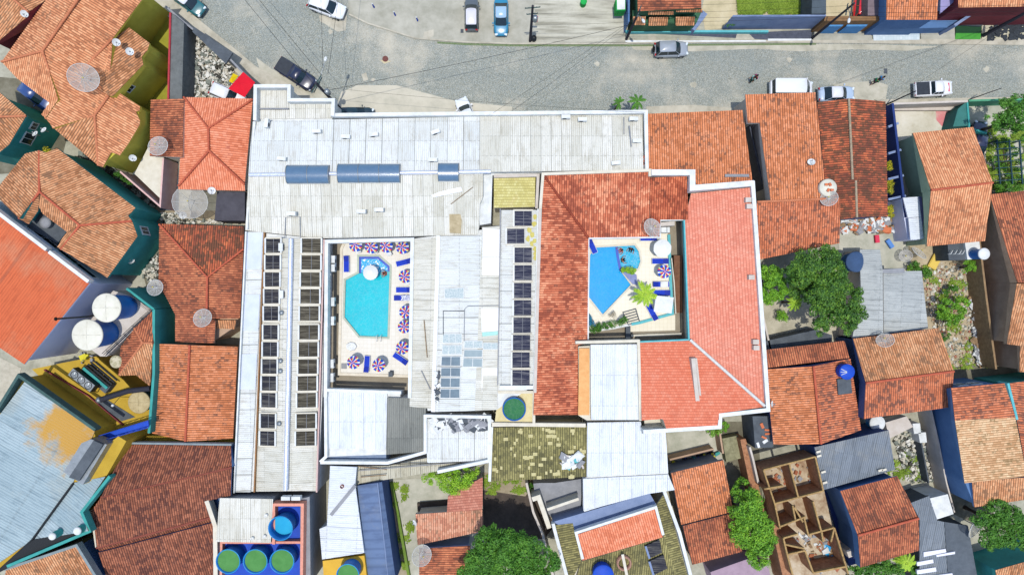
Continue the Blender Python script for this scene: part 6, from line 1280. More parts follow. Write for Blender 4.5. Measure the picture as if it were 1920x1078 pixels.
# ---------------- poles, wires ----------------
M_pole = plain('weathered_pole', '3c3a44', '2e2c34', sc=3); M_wire = plain('black_cable', '1a1c1e', rough=.6)
def upole(label, bx, by, h, arms=(), lamp=None, r=.16, tr=False, lean=(0, 0)):
    b = W(bx, by, 0); t = E('utility_pole', label, 'utility pole', b, 0); top = (b.x+lean[0], b.y+lean[1], h)
    q = MB(); q.tube([b, top], r, 10, r1=r*.65); q.out('shaft', M_pole, t)
    for z, ln, a in arms:
        f = z/h; cx, cy = b.x+lean[0]*f, b.y+lean[1]*f; dx, dy = math.cos(math.radians(a))*ln/2, math.sin(math.radians(a))*ln/2
        q = MB(); q.tube([(cx-dx, cy-dy, z), (cx+dx, cy+dy, z)], .06, 4)
        q2 = MB(); 
        for k in (-1, -.5, .5, 1): q2.lathe((cx+dx*k*.95, cy+dy*k*.95, z+.05), [(.03,0),(.06,.06),(.03,.14),(.01,.16)], 8)
        a_ = q.out('crossarm', plain('teal_weathered_wood', '4f6c68', '3a5450', sc=4), t); q2.out('insulator', M_steel, a_)
    if lamp:
        ln, a = lamp; z = h-.6; dx, dy = math.cos(math.radians(a))*ln, math.sin(math.radians(a))*ln; q = MB(); q.tube([(top[0], top[1], z-.5), (top[0]+dx*.5, top[1]+dy*.5, z), (top[0]+dx, top[1]+dy, z+.1)], .04, 6); l_ = q.out('lamp_arm', M_steel, t)
        q = MB(); q.lathe((0,0,0), [(.02,.12),(.12,.1),(.17,.0),(.1,-.06),(.01,-.08)], 10); q.v = [Vector((v.x*1.8*math.cos(math.radians(a))-v.y*math.sin(math.radians(a))+top[0]+dx, v.x*1.8*math.sin(math.radians(a))+v.y*math.cos(math.radians(a))+top[1]+dy, v.z+z+.1)) for v in q.v]; q.out('lamp_head', M_white, l_)
    if tr:
        q = MB(); q.lathe((b.x+.35, b.y, h*.62), [(.01,0),(.26,0),(.28,.1),(.28,.8),(.2,.88),(.01,.9)], 14); q.out('transformer', M_steel, t)
    return Vector(top)
T1 = upole('tall dark utility pole at the grey street wall in front of the red car', 1523, 72, 8.6, [(8.2, 1.8, 80), (7.2, 1.2, 80)], (1.6, -100))
T2 = upole('thick maroon-brown utility pole at the top right beside the bright green pavement', 1842, 68, 8.4, [(8, 1.6, 85)], r=.22)
T3 = upole('thin dark utility pole at the corner of the blue wall beside the green-fronted house', 1174, 75, 7.4, [(7.1, 1.2, 70)], (1.0, -60))
T4 = upole('cluttered utility pole with boxes and cables between the plaza and the lower yard', 994, 78, 8.8, [(8.4, 1.6, 5), (7.0, 1.2, 5)], r=.18, tr=True)
T5 = upole('leaning utility pole with two long crossarms at the hotel corner', 637, 203, 8.6, [(8.3, 2.2, 62), (7.9, 1.8, 62)], (2.8, 72), r=.19, tr=True)
T6 = upole('short dark post standing on the street wall at the right end', 1815, 188, 3.6, r=.06, lean=(1.0,.2))
T7 = upole('dark slanting post at the top right corner of the dark twin-slope roof', 1661, 197, 4.6, r=.09, lean=(.4,.1))
T8 = Vector((-38, 44, 8.5)); T9 = Vector((85, 40, 8.4)); mb = MB(); c = W(1004, 35, 3)
mb.box((c.x, c.y, 2.8), (.55, .08, 1.4)); mb.out('hanging_banner', plain('pink_red_banner', 'e84a6c', 'f06a86', sc=3), None, 'small pink-red banner hanging on the cluttered utility pole', 'banner')
c = W(1001, 72.5, .5); t = E('planter_drum', 'black drum filled with plants at the foot of the cluttered pole', 'planter', (c.x, c.y, .1)); mb = MB(); mb.lathe((c.x, c.y, .1), [(.28,0),(.33,.5),(.30,.5),(.28,.42),(.01,.42)], 18); mb.out('drum', M_black, t)
def sagwire(a, b, label, sag=.5, r=.012, n=14):
    pts = [a.lerp(b, i/n) - Vector((0, 0, sag*4*(i/n)*(1-i/n))) for i in range(n+1)]
    mb = MB(); mb.tube(pts, r, 4); mb.out('power_cable', M_wire, None, label, 'cable')
up = lambda v, dz=0, dx=0, dy=0: v + Vector((dx, dy, dz))
sagwire(up(T4,-1.6), up(T3,-.6), 'cable from the cluttered pole to the thin pole by the blue wall', .3)
sagwire(up(T4,-3.6,0,-.3), up(T3,-2.6), 'lower cable between the cluttered pole and the thin pole by the blue wall', .3)
for k, (dz, dy) in enumerate(((-.4,.7),(-.4,-.7),(-1.4,.4),(-2.2,-.3))):
    sagwire(up(T3,dz,0,dy), up(T1,dz,0,dy), '%s highest cable from the thin blue-wall pole to the pole by the red car' % ORD[k], .35)
    sagwire(up(T1,dz,0,dy), up(T2,dz,0,dy), '%s highest cable from the pole by the red car to the thick brown pole' % ORD[k], .35)
    sagwire(up(T2,dz,0,dy), up(T9,dz,0,dy), '%s highest cable running off the right edge from the thick brown pole' % ORD[k], .3)
sagwire(up(T5,-.3,.5,.9), T8, 'upper cable running off to the top left from the leaning pole', .4, .02); sagwire(up(T5,-1.0,-.2,-.2), up(T8,0,-.6,-.9), 'lower cable running off to the top left from the leaning pole', .4, .02)
sagwire(up(T5,-2.6), up(T3,-3.2), 'long cable crossing the cobbled street from the leaning pole to the thin pole', .5, .02)
sagwire(up(T5,-1.2), W(1210,211,6.2), 'cable from the leaning pole along the front of the hotel', .8); sagwire(up(T5,-.2,.7,1.2), Vector((-21,50,7)), 'left of two cables running straight up from the leaning pole', .3, .018)
sagwire(up(T5,-.2,1.2,.9), Vector((-16,50,7)), 'right of two cables running straight up from the leaning pole', .3, .018)
sagwire(W(960,209,5.8), up(T3,-2), 'steep diagonal cable from the hotel parapet up to the thin pole', .3); sagwire(W(925,212,5.8), up(T3,-2.2,-.3), 'second steep diagonal cable from the hotel parapet to the thin pole', .3)
sagwire(up(T2,-3), W(1661,197,4.5), 'diagonal cable from the thick brown pole down to the slanting post', .5); sagwire(up(T2,-3.4), W(1405,216,4.6), 'long diagonal cable from the thick brown pole to the weathered red annex roof', .6)
for i, (x, y) in enumerate(((700,12),(740,27),(782,37))):
    c = W(x, y, .5); t = E('bollard', '%s small blue bollard from the left on the concrete plaza' % ORD[i], 'bollard', (c.x, c.y, .1), 0, 'blue bollards on the plaza'); mb = MB(); mb.tube([(c.x, c.y, .1), (c.x, c.y, 1.05)], .085, 10); mb.out('post', M_bluetank2, t)
    mb = MB(); mb.lathe((c.x, c.y, 1.05), [(.09,0),(.09,.04),(.02,.08)], 10); mb.out('cap', M_white, t)
c = W(1094, 5, .8); t = E('waste_container', 'round bright green waste container on the lower yard', 'bin', (c.x, c.y, 0)); mb = MB(); mb.lathe((c.x, c.y, 0), [(.32,0),(.36,1.0),(.36,1.02)], 16); mb.out('body', plain('bright_green_plastic', '1fa84a', '1a9440'), t); mb = MB(); mb.lathe((c.x, c.y, 1.02), [(.39,0),(.36,.08),(.01,.14)], 16); mb.out('lid', plain('bright_green_plastic2', '25b452'), t)
t = E('advert_box', 'white and green framed box stand beside the tall blue wall at the top', 'stand', W(1163, 8, 0)); slab('box', 't02 775,0 850,0 850,80 780,82', 1.0, 2.4, plain('bright_green_plastic', '1fa84a'), t); slab('panel', 't02 785,0 846,0 846,72 788,74', 2.4, 2.44, M_white, t)
mb = MB(); c = W(1163, 8, 2); [mb.tube([(c.x+dx, c.y+dy, 0), (c.x+dx, c.y+dy, 1.0)], .05, 6) for dx in (-.4,.4) for dy in (-.3,.3)]; mb.out('legs', M_black, t)
# ---------------- dishes ----------------
def meshmat():
    t = NT('dish_wire_mesh'); n = t.noise(2.0, 4); t.col(t.ramp(n, [(.3, 'b9b4aa'), (.7, 'd8d4cc')]))
    tr = t.n('BsdfTransparent'); mx = t.n('MixShader'); mx.inputs[0].default_value = .52
    t.l(tr.outputs[0], mx.inputs[1]); t.l(t.b.outputs[0], mx.inputs[2]); t.l(mx.outputs[0], t.t.nodes['Material Output'].inputs[0]); return t.m
M_mesh = meshmat(); M_rib = plain('pale_dish_rib', 'dfdfda', 'c8c8c4', sc=4)
def dish(label, x, y, z, rpx, tilt=0, az=0, ribs=12, mast=.9, solid=False, name='satellite_dish'):
    """tilt in degrees from straight up, leaning towards az (degrees anticlockwise from picture right)"""
    c = W(x, y, z+mast); r = rpx/16*(CH-z-mast)/CH; t = E(name, label, 'satellite dish', (c.x, c.y, z))
    a = math.radians(az); ti = math.radians(tilt); ax = Vector((-math.sin(a), math.cos(a), 0)); R = Matrix.Rotation(ti, 3, ax); ctr = Vector((0, 0, mast)); dp = r*.28
    mb = MB(); n = max(ribs*2, 16); rg = [(r*f, dp*f*f) for f in (.04,.3,.55,.8,1.0)]
    mb.lathe((0,0,0), rg, n); mb.v = [ctr + R @ v for v in mb.v]; mb.out('reflector', M_white if solid else M_mesh, t, origin='local')
    if not solid:
        for k in range(ribs):
            b = 2*math.pi*k/ribs; q = MB(); q.tube([ctr + R @ Vector((r*f*math.cos(b), r*f*math.sin(b), dp*f*f+.012)) for f in (.02,.35,.7,1.0)], .022 if rpx > 14 else .015, 4); q.out('rib', M_rib, t, origin='local')
        q = MB(); q.tube([ctr + R @ Vector((r*math.cos(2*math.pi*k/n), r*math.sin(2*math.pi*k/n), dp)) for k in range(n+1)], .03 if rpx > 14 else .02, 5); q.out('rim', M_rib, t, origin='local')
        for k in range(3):
            b = 2*math.pi*k/3+.4; q = MB(); q.tube([ctr + R @ Vector((r*.55*math.cos(b), r*.55*math.sin(b), dp*.3)), ctr + R @ Vector((0, 0, r*.75))], .014, 4); q.out('feed_strut', M_rib, t, origin='local')
    q = MB(); f = ctr + R @ Vector((0, 0, r*.75)) if not solid else ctr + R @ Vector((0, 0, r*1.0)); q.lathe(f - Vector((0,0,.08)), [(.01,0),(.07,.02),(.07,.14),(.01,.16)], 8); q.out('feed', plain('feed_horn', 'd8c860') if not solid else M_greyw, t, origin='local')
    q = MB(); q.tube([(0,0,0), ctr], .05, 6); q.out('mast', M_steel, t, origin='local')
    if solid: q = MB(); q.tube([ctr + R @ Vector((0, -r, dp)), f], .02, 4); q.out('feed_arm', M_steel, t, origin='local')
    return t
dish('large wide mesh dish on the orange roof of the courtyard house', 157, 146, 6.1, 25, 35, -30, 12, 1.4)
dish('mesh dish on the brown wing of the salmon roofed house', 299, 276, 3.8, 18.5, 10, 90, 8, .8)
dish('very large mesh dish beside the dark lean-to below the salmon roof', 359, 380, 1.0, 31, 12, 0, 8, 1.4)
dish('mesh dish at the left edge of the hipped brown roof', 293, 540, 3.8, 15, 10, 90, 10, .8)
dish('mesh dish near the small step at the foot of the hipped brown roof', 382, 597, 4.6, 17, 15, 90, 10, .8)
dish('mesh dish overhanging the top edge of the small pool courtyard', 1221, 429, 5.0, 18, 25, 40, 12, 1.2)
dish('mesh dish leaning at the end of the wide orange street roof', 1555, 373, 5.2, 15, 35, 160, 10, .8)
dish('wide tilted mesh dish on the brown orange gabled house', 1660, 640, 4.8, 15, 52, 130, 8, .9)
dish('large tilted mesh dish among the trees at the bottom right', 1824, 982, 2.5, 24, 35, -35, 8, 1.4)
dish('mesh dish on the brown red roof at the bottom of the weedy yard', 789, 1040, 3.3, 19, 30, 20, 10, 1.0)
dish('pale mesh dish leaning against the white lean-to beside the rubble yard', 1720, 477, .6, 15, 50, 60, 8, .8)
dish('dark shadowed mesh dish left of the pale one at the rubble yard', 1698, 480, .4, 11, 30, 180, 8, .6)
for l, x, y, z, r, ti, az in (('on the roof in the top left corner', 46, 26, 6.6, 6.5, 40, -60),('upper one of two on the orange wing of the courtyard house', 218, 80, 6.3, 7, 40, -30),('lower one of two on the orange wing of the courtyard house', 243, 97, 6.2, 7, 40, -30),
   ('left one of the pair on the teal balcony', 67, 252, 4, 6, 30, 120),('right one of the pair on the teal balcony', 83, 245, 4, 6, 30, 120),('on the mustard wall above the cream terrace', 249, 296, 3.2, 6.5, 40, -50),
   ('just below the eave of the salmon hipped roof', 397, 358, 3.2, 7, 20, 0),('below the very large mesh dish', 343, 404, 1.6, 7, 20, 0),('on the teal wall at the foot of the hipped orange house', 247, 491, 2.8, 6, 35, 90),
   ('on the wide orange street house', 1521, 305, 5.0, 7, 25, 120),('on the pinkish outhouse roof in the weedy yard', 779, 979, 2.9, 6, 45, 200),('beside the red house carrying the royal blue tank', 1446, 757, 4.6, 6, 50, 0)):
    dish('small white solid dish ' + l, x, y, z, r, ti, az, 0, .6, True)
c = W(1553, 352, 6.0); t = E('lidded_tank', 'round white tank lid weighed down with four broken tiles beside a mesh dish', 'tank lid', (c.x, c.y, 5.2)); mb = MB(); mb.lathe((c.x, c.y, 5.2), [(.85,0),(.95,.75),(.9,.85),(.01,.92)], 24); mb.out('tank', M_lid, t)
for k in range(4): mb = MB(); mb.box((c.x-.3+.2*k, c.y+.3*(-1)**k, 6.2), (.35,.25,.1), k); mb.out('broken_tile', None or plain('orange_tile_shard', 'e08458'), t)
# ---------------- tanks ----------------
def tank(label, x, y, z, rpx, h, body, top, lid=False, taper=.88, rim=None, level=.25, cross=False):
    c = W(x, y, z+h); r = rpx/16*(CH-z-h)/CH; t = E('water_tank', label, 'water tank', (c.x, c.y, z))
    mb = MB(); n = 36
    pr = [(r*taper, 0), (r*(taper+.03), h*.2), (r*(taper+.025), h*.22), (r*(taper+.06), h*.55), (r*(taper+.055), h*.57), (r*.97, h*.9), (r, h)]
    if not lid: pr += [(r*.95, h), (r*.92, h*(1-level)*.98)]
    mb.lathe((c.x, c.y, z), pr, n); mb.out('body', body, t)
    if lid:
        q = MB(); q.lathe((c.x, c.y, z+h), [(r*1.04,-.06),(r*1.05,.02),(r*.98,.08),(r*.5,.16),(.01,.19)], n); q.out('lid', top, t)
        if cross: q = MB(); q.tube([(c.x-r*.9, c.y, z+h+.1), (c.x, c.y, z+h+.2), (c.x+r*.9, c.y, z+h+.1)], .04, 4); q.tube([(c.x, c.y-r*.9, z+h+.1), (c.x, c.y, z+h+.2), (c.x, c.y+r*.9, z+h+.1)], .04, 4); q.out('lid_rib', top, t)
    else:
        q = MB(); q.disc((c.x, c.y, z+h*(1-level)), r*.925, n); q.out('water', top, t)
        q = MB(); q.tube([(c.x+r*math.cos(2*math.pi*k/n), c.y+r*math.sin(2*math.pi*k/n), z+h) for k in range(n+1)], .045, 5); q.out('rim', rim or M_cyan, t)
    return t
tank('upper of the two giant blue tanks with flat cream lids', 200, 577, 4.3, 26, 3.2, M_bluetank, M_lid, True, .86, cross=True)
tank('lower and larger of the two giant blue tanks with flat cream lids', 164, 628, 4.3, 28, 3.0, M_bluetank, M_lid, True, .86, cross=True)
tank('open cyan tank with pale blue water standing alone in the upper tank pit', 525.7, 990, 5.5, 22.5, 1.9, M_bluetank, M_cyw, False, .85, level=.55)
tank('open tank of green water, left of three at the bottom edge', 427.5, 1052, 5.5, 22.5, 1.6, M_bluetank, M_grnw, False, .85, level=.12)
tank('open tank of green water, middle of three at the bottom edge', 478.5, 1052, 5.5, 22.5, 1.6, M_bluetank, M_grnw, False, .85, level=.12)
tank('open tank of green water, right of three at the bottom edge', 528.5, 1052, 5.5, 22.5, 1.6, M_bluetank, M_grnw, False, .85, level=.12)
tank('open blue-rimmed tank on the bright yellow terrace at the bottom edge', 652, 1078, 5.0, 21, 1.7, M_bluetank, M_grnw, False, .85, level=.12)
tank('round open tank of dark green water on the small yellowish terrace', 964, 767, 4.6, 21.5, .9, plain('blue_tank_rim', '2466b4'), M_grnd, False, .93, level=.15, rim=plain('blue_tank_rim', '2466b4'))
tank('large round dark slate tank beside the mango tree', 1605, 491, 2.2, 18.5, 1.3, plain('teal_blue_tank', '1c5f8c'), plain('dark_slate_cover', '3f5a80', '344c6c', sc=1), True, .9)
tank('small blue tank with a round white lid on the white slab', 1845, 476, 2.8, 10.5, 1.5, M_bluetank, M_white, True, .85)
tank('round white lidded tank at the foot of the brown gabled house', 1645, 793, 1.4, 14, 1.0, M_cyan, M_white, True, .9)
tank('royal blue tank on the mossy olive roof at the bottom edge', 1131, 1078, 4.2, 19, 1.2, M_bluetank2, M_bluetank2, True, .9)
t = tank('royal blue cone-lidded tank on the red gabled house', 1588, 697, 4.6, 14, 1.0, M_bluetank2, M_bluetank2, True, .9); c = W(1588, 697, 5.6)
for k in range(3): q = MB(); a = math.radians(155+25*k); q.tube([(c.x+.12*math.cos(a), c.y+.12*math.sin(a), 5.8), (c.x+.74*math.cos(a), c.y+.74*math.sin(a), 5.70)], .04, 4); q.out('white_stripe', M_white, t)
tank('cream round basin stained green beside the wedge-shaped roof', 218, 678, 3.2, 11.5, .9, M_lid, plain('stained_cream', 'e6dcc0', '7c7a40', sc=2), True, .9)
tank('large beige ribbed tank lid in the mustard yard by the green wall', 261, 754, 3.2, 20, 1.1, plain('teal_tank_side', '2f6a64'), plain('dusty_beige_lid', 'cbb98c', 'b09c70', sc=2), True, .92, cross=True)
for l, x, y, r in (('left', 98, 1005, 6.5), ('right', 145, 995, 7)): tank('small white-topped metal drum on the pale blue roof, the %s one' % l, x, y, 6.8, r, 1.4, M_teal, M_white, True, 1.0)
# machinery
t = E('fan_condenser', 'long black condenser with three round fans on the mustard terrace', 'condenser', W(150, 715, 3.2)); c = W(152.7, 712.5, 5.0); rz = math.radians(-38)
mb = MB(); mb.box((c.x, c.y, 4.55), (3.1, .95, .8), rz); mb.out('casing', M_black, t); mb = MB(); mb.box((c.x, c.y, 4.98), (3.0, .9, .06), rz); mb.out('top_plate', M_steel, t)
for k in (-1, 0, 1):
    x_, y_ = c.x+math.cos(rz)*k*.95, c.y+math.sin(rz)*k*.95; q = MB(); q.lathe((x_, y_, 5.0), [(.40,0),(.42,.05),(.36,.05),(.34,-.1),(.01,-.1)], 18); f_ = q.out('fan_shroud', M_black, t); q = MB()
    for b in range(5): q.box((x_+.16*math.cos(b*1.257), y_+.16*math.sin(b*1.257), 5.0), (.3,.12,.02), b*1.257, tilt=(.35,'X'))
    q.out('fan_blade', M_steel, f_)
for k in range(5):
    q = MB(); d = Vector((math.cos(rz), math.sin(rz), 0)); nn = Vector((-d.y, d.x, 0)); p = Vector((c.x, c.y, 0)) + d*(k-2)*.7; q.tube([p - nn*.9 + Vector((0,0,3.3)), p - nn*.5 + Vector((0,0,4.4))], .06, 5); q.out('leg', M_black, t)
t = E('pipe_rack', 'black pipe rack with a teal beam right of the three-fan condenser', 'pipe rack', W(185, 700, 3.2))
for k in range(5):
    a, b = W(155+6*k, 690-4*k, 4.3), W(200+6*k, 728-4*k, 4.3); mb = MB(); mb.box(((a.x+b.x)/2, (a.y+b.y)/2, 4.2+.12*k), ((b-a).length, .14 if k else .3, .12), math.atan2(b.y-a.y, b.x-a.x)); mb.out('beam', M_teal if k == 0 else M_black, t)
for k in range(4):
    c = W(165+12*k, 695+10*k, 3.8); mb = MB(); mb.box((c.x, c.y, 3.65), (.8, 1.1, .9), rz); mb.out('box', M_dgrey if k % 2 else M_black, t)
t = E('flue_pipe', 'thick dark flue pipe with a shiny cap crossing the mustard terrace', 'flue', W(235, 735, 3.2)); mb = MB(); mb.tube([W(282,728,4.2), W(240,733,4.5), W(186,750,4.6)], .3, 10); mb.out('pipe', plain('dark_flue', '33343f', '2a2b35'), t); mb = MB(); c = W(185, 750, 4.7); mb.lathe((c.x, c.y, 4.5), [(.34,0),(.36,.2),(.2,.4),(.01,.45)], 12); mb.out('cap', M_steel, t)
t = E('lamp_post', 'thin pale lamp on a long arm over the dark floor grating', 'lamp', W(216, 758, 3.2)); mb = MB(); mb.tube([W(225,744,3.3), W(212,759,6.0)], .035, 6); mb.out('post', M_steel, t); c = W(211, 760, 6.1); mb = MB(); mb.lathe((c.x, c.y, 5.95), [(.01,0),(.14,.05),(.14,.2),(.01,.26)], 10); mb.out('lamp_head', M_white, t)
t = E('antenna_mast', 'dark mast with a round head lying out over the periwinkle wall', 'mast', W(170, 594, 0)); mb = MB(); mb.tube([W(165,593.5,7.4), W(103,598,9.6)], .09, 6); mb.tube([W(165,593.5,7.4), W(185,590,4.0)], .09, 6); mb.out('mast', M_black, t); c = W(103, 598, 9.7); mb = MB(); mb.lathe((c.x, c.y, 9.5), [(.01,0),(.2,.1),(.01,.3)], 10); mb.out('head', M_black, t)
# pipes, planks, clutter on the roofs
def rod(label, name, cat, pts, r=.04, mat=None, grp=None): mb = MB(); mb.tube([W(*p) for p in pts], r, 6); return mb.out(name, mat or M_black, None, label, cat, grp)
rod('thin brown stick lying on the cream roof right of the big pool', 'roof_pole', 'pole', ((795,600,5.15),(801,670,5.15)), .05, M_wood); rod('second grey stick lying lower on the cream roof right of the big pool', 'roof_pole', 'pole', ((790,695,5.15),(807,730,5.15)), .05, M_greyw)
rod('grey pipe frame standing on the lower white roof', 'roof_pipe', 'pipe', ((534,447,5.2),(535,408,5.55),(562,407,5.6),(563,447,5.2)), .04, M_greyw)
rod('thin black pipe bent round the milky panes on the middle wing', 'roof_pipe', 'pipe', ((831,628,5.5),(831,583,5.5),(870,583,5.5)), .035); rod('thin grey pipe with a rounded corner on the middle wing', 'roof_pipe', 'pipe', ((870,640,5.5),(871,580,5.5),(877,574,5.5),(935,573,5.5)), .035, M_greyw)
rod('thin black pipe down the corner of the white street roof', 'roof_pipe', 'pipe', ((1170,220,5.45),(1170,252,5.5)), .05, M_greyw); rod('slanting grey pole at the right end of the white street roof', 'roof_pole', 'pole', ((1180,236,5.7),(1184,275,5.9)), .06, M_greyw)
rod('long thin pole lying slanted near the white patch on the lower roof', 'roof_pole', 'pole', ((845,383,5.75),(887,351,5.95)), .04, M_wood)
for i, (a, b, m) in enumerate((((728,872,4.5),(617,871,4.5),M_black),((726,880,4.5),(640,870,4.4),M_wood),((724,890,4.5),(676,894,4.4),M_wood),((915,862,4.6),(672,882,4.5),M_greyw),((880,866,4.6),(728,870,4.6),M_black))):
    rod('%s thin cable or lath from the left across the long cream passage roof' % ORD[i], 'roof_cable', 'cable', (a, b), .05, m)
t = E('plank', 'long grey plank across the white sheet roof of the bottom annex', 'plank', W(645, 940, 5.1)); a, b = W(666,910,5.3), W(620,966,5.3); mb = MB(); mb.box(((a.x+b.x)/2, (a.y+b.y)/2, 5.2), ((b-a).length, .35, .1), math.atan2(b.y-a.y, b.x-a.x)); mb.out('board', M_greyw, t)
c = W(641, 912, 5.2); mb = MB(); mb.lathe((c.x, c.y, 5.0), [(.2,0),(.2,.25),(.15,.25)], 12); mb.out('vent_stub', plain('rusty_red', '8a3c2e'), None, 'short rusty vent stub on the white sheet roof of the bottom annex', 'vent')
for i, (x, y) in enumerate(((540,930),(559,930))):
    c = W(x, y, 6); ac(x, y, 5.7, 0, '%s of two air conditioners on the grey block above the blue tank pit' % ('left', 'right')[i], 1.0, 'air conditioners on the tank block')
for i, (x, y) in enumerate(((499,966),(473,1009),(474,1010),(496,1005))):
    c = W(x, y, 6.6); mb = MB(); mb.lathe((c.x, c.y, 6.45), [(.18,0),(.18,.25),(.12,.25),(.1,.1),(.01,.1)], 12); 
    if i in (0, 1, 3): mb.out('vent_stub', M_white, None, ['white pipe stub near the right edge of the small pale sheet roof', 'dark ringed pipe stub at the bottom of the small pale sheet roof', '', 'short pipe stub in the bottom right corner of the small pale sheet roof'][i], 'vent')
# scrap heaps as separate pieces kept together as loose stuff
def scrap(name, s, z, n, mats, seed, label, size=.35, flat=.12):
    pp = [(x, y) for x, y, q in P(s)]; rr = random.Random(seed); mb = MB(); x0, x1 = min(p[0] for p in pp), max(p[0] for p in pp); y0, y1 = min(p[1] for p in pp), max(p[1] for p in pp); k = 0
    def inside(x, y):
        r_ = False
        for i in range(len(pp)):
            a, b = pp[i-1], pp[i]
            if (a[1] > y) != (b[1] > y) and x < (b[0]-a[0])*(y-a[1])/(b[1]-a[1])+a[0]: r_ = not r_
        return r_
    while k < n:
        x, y = rr.uniform(x0, x1), rr.uniform(y0, y1)
        if not inside(x, y): continue
        c = W(x, y, z); sz = size*rr.uniform(.3, 1.5); h = flat*rr.uniform(.4, 2)
        b = len(mb.v); mb.box((c.x, c.y, z+h/2*.8), (sz, sz*rr.uniform(.3, 1), h), rr.uniform(0, 3.1), rr.randrange(len(mats)), (rr.uniform(-.4,.4), 'X'))
        for q in range(b, len(mb.v)): mb.v[q] = mb.v[q] + Vector((rr.uniform(-1,1), rr.uniform(-1,1), rr.uniform(-.5,.5)))*sz*.18
        k += 1
    return mb.out(name, mats, None, label, 'debris', None, 'stuff')
R1 = [plain('rubble_pale', 'd8d2c0', 'b8b09c', sc=3), plain('rubble_grey', '8f9488', '6c7268', sc=3), plain('rubble_dark', '4c4a40', '3a3832', sc=3), plain('rubble_white', 'eceae0', 'd6d2c4', sc=3)]
R2 = [R1[0], R1[1], R1[3], plain('rubble_tan', 'b8a07c', '94805e', sc=3), R1[0], plain('rubble_brick', 'b87c64', '98644e', sc=3)]
scrap('rubble', 'a 346,50 372,70 438,130 442,183 343,180', .05, 1300, R1, 1, 'pale stony rubble filling the walled triangular yard by the street', .34, .14)
scrap('rubble', 'a 1705,500 1775,490 1835,505 1845,600 1835,680 1770,690 1745,600 1735,540', .04, 900, R2, 2, 'mixed brick and stone rubble across the overgrown yard', .22, .08)
scrap('rubble', 'a 1672,815 1730,800 1752,900 1700,905', .05, 420, R1, 3, 'grey stony rubble in the yard below the brown gabled house', .34, .14)
scrap('rubble', 'a 302,398 335,400 345,412 458,414 458,419 302,418', .1, 240, R1, 4, 'small stones in the strip above the hipped brown roof', .25, .12)
scrap('rubble', 't10 1060,980 1190,800 1190,1040 1120,1030', .1, 200, R1, 5, 'pale rubble beside the hipped brown house', .3, .14)
scrap('rubble', 't10 560,110 640,60 1000,280 1180,450 1140,480 880,330', .1, 380, R1[1:3], 6, 'dark loose stones along the passage between the orange and teal houses', .4, .2)
scrap('scrap_heap', 't12 855,100 930,90 1000,110 1000,190 830,190', 5.4, 90, [plain('rusty_brown', 'b5694a', '8a4a34', sc=3), M_white, M_greyw, plain('rusty_brown', 'b5694a')], 7, 'heap of rusty scrap in the corner of the white street roof', .5, .1)
scrap('scrap_heap', 't21 1290,985 1740,985 1700,1050 1300,1050', 4.75, 70, [M_greyw, M_dgrey, M_white], 8, 'broken dark and white sheet pieces on the small junk roof', .9, .06)
scrap('scrap_heap', 't32 350,190 545,190 545,270 365,270', 4.85, 22, [M_white, M_aqua, M_greyw, plain('pale_scrap', 'd8ccc0')], 9, 'pile of pale broken sheets on the mossy tiled roof', .8, .1)
scrap('scrap_heap', 't13 535,560 900,545 940,640 800,665 530,655', .3, 150, [M_white, M_white, plain('orange_tile_shard', 'e08458'), M_greyw, M_wood], 10, 'long pile of white boards and broken orange tiles below the dark twin roof', .6, .12)
scrap('scrap_heap', 't23 1530,60 1560,60 1640,560 1570,580', .3, 110, [M_wood, M_white, M_greyw], 11, 'loose planks along the right side of the rubble yard', .7, .1)
scrap('scrap_heap', 't22 1350,600 1375,600 1370,870 1345,880', 5.5, 40, [M_dgrey, M_white], 12, 'small dark debris along the white sealed edge of the middle wing', .3, .05)
scrap('scrap_heap', 't21 1340,620 1370,625 1370,880 1340,870', 5.5, 40, [M_dgrey, M_white], 13, 'crumbled dark sealant flakes at the left edge of the glass columns', .3, .05)
scrap('scrap_heap', 't32 1190,235 1500,150 1540,165 1540,195 1200,290', .1, 60, [M_bluetank2, M_black, M_teal, plain('bright_yellow_thing', 'e0d43a')], 14, 'dark household clutter in the shaded corner above the dull red roof', .5, .3)
scrap('mosaic_stones', 't03 1640,200 1920,160 1920,292 1660,292', .13, 130, [plain('blackish_stone', '3c4248', '2e3338', sc=4)], 15, 'black stones set in the pale cracked pavement at the top right', .5, .02)
scrap('scrap_heap', 't10 1240,1 1250,2 1250,3', .1, 1, [M_black], 16, 'single dark fragment beside the cream terrace')
scrap('scrap_heap', 'n7 1010,680 1130,720 1140,950 1000,990', 2.25, 26, [M_wood, M_white, M_cyan], 17, 'pieces of timber on the pale floor of the unfinished building', .6, .12)
scrap('building_debris', 'n6 420,420 1190,220 1300,700 580,930', 2.22, 60, [plain('brick_shards', 'b8704e', '8e5238', sc=3), M_greyw, M_wood], 31, 'brick shards and dust on the floors of the upper unfinished rooms', .35, .08)
scrap('building_debris', 'n7 540,500 1180,420 1330,1000 800,1060', 2.22, 80, [plain('brick_shards', 'b8704e'), M_greyw, M_wood, M_white], 32, 'brick shards and boards on the floors of the lower unfinished rooms', .45, .08)
scrap('pot_plants', 't20 600,480 720,480 700,560 600,560', 3.3, 12, [plain('bright_yellow_thing', 'e0d43a'), M_greyw], 18, 'small bright boxes on the terrace corner below the giant tanks', .5, .3)
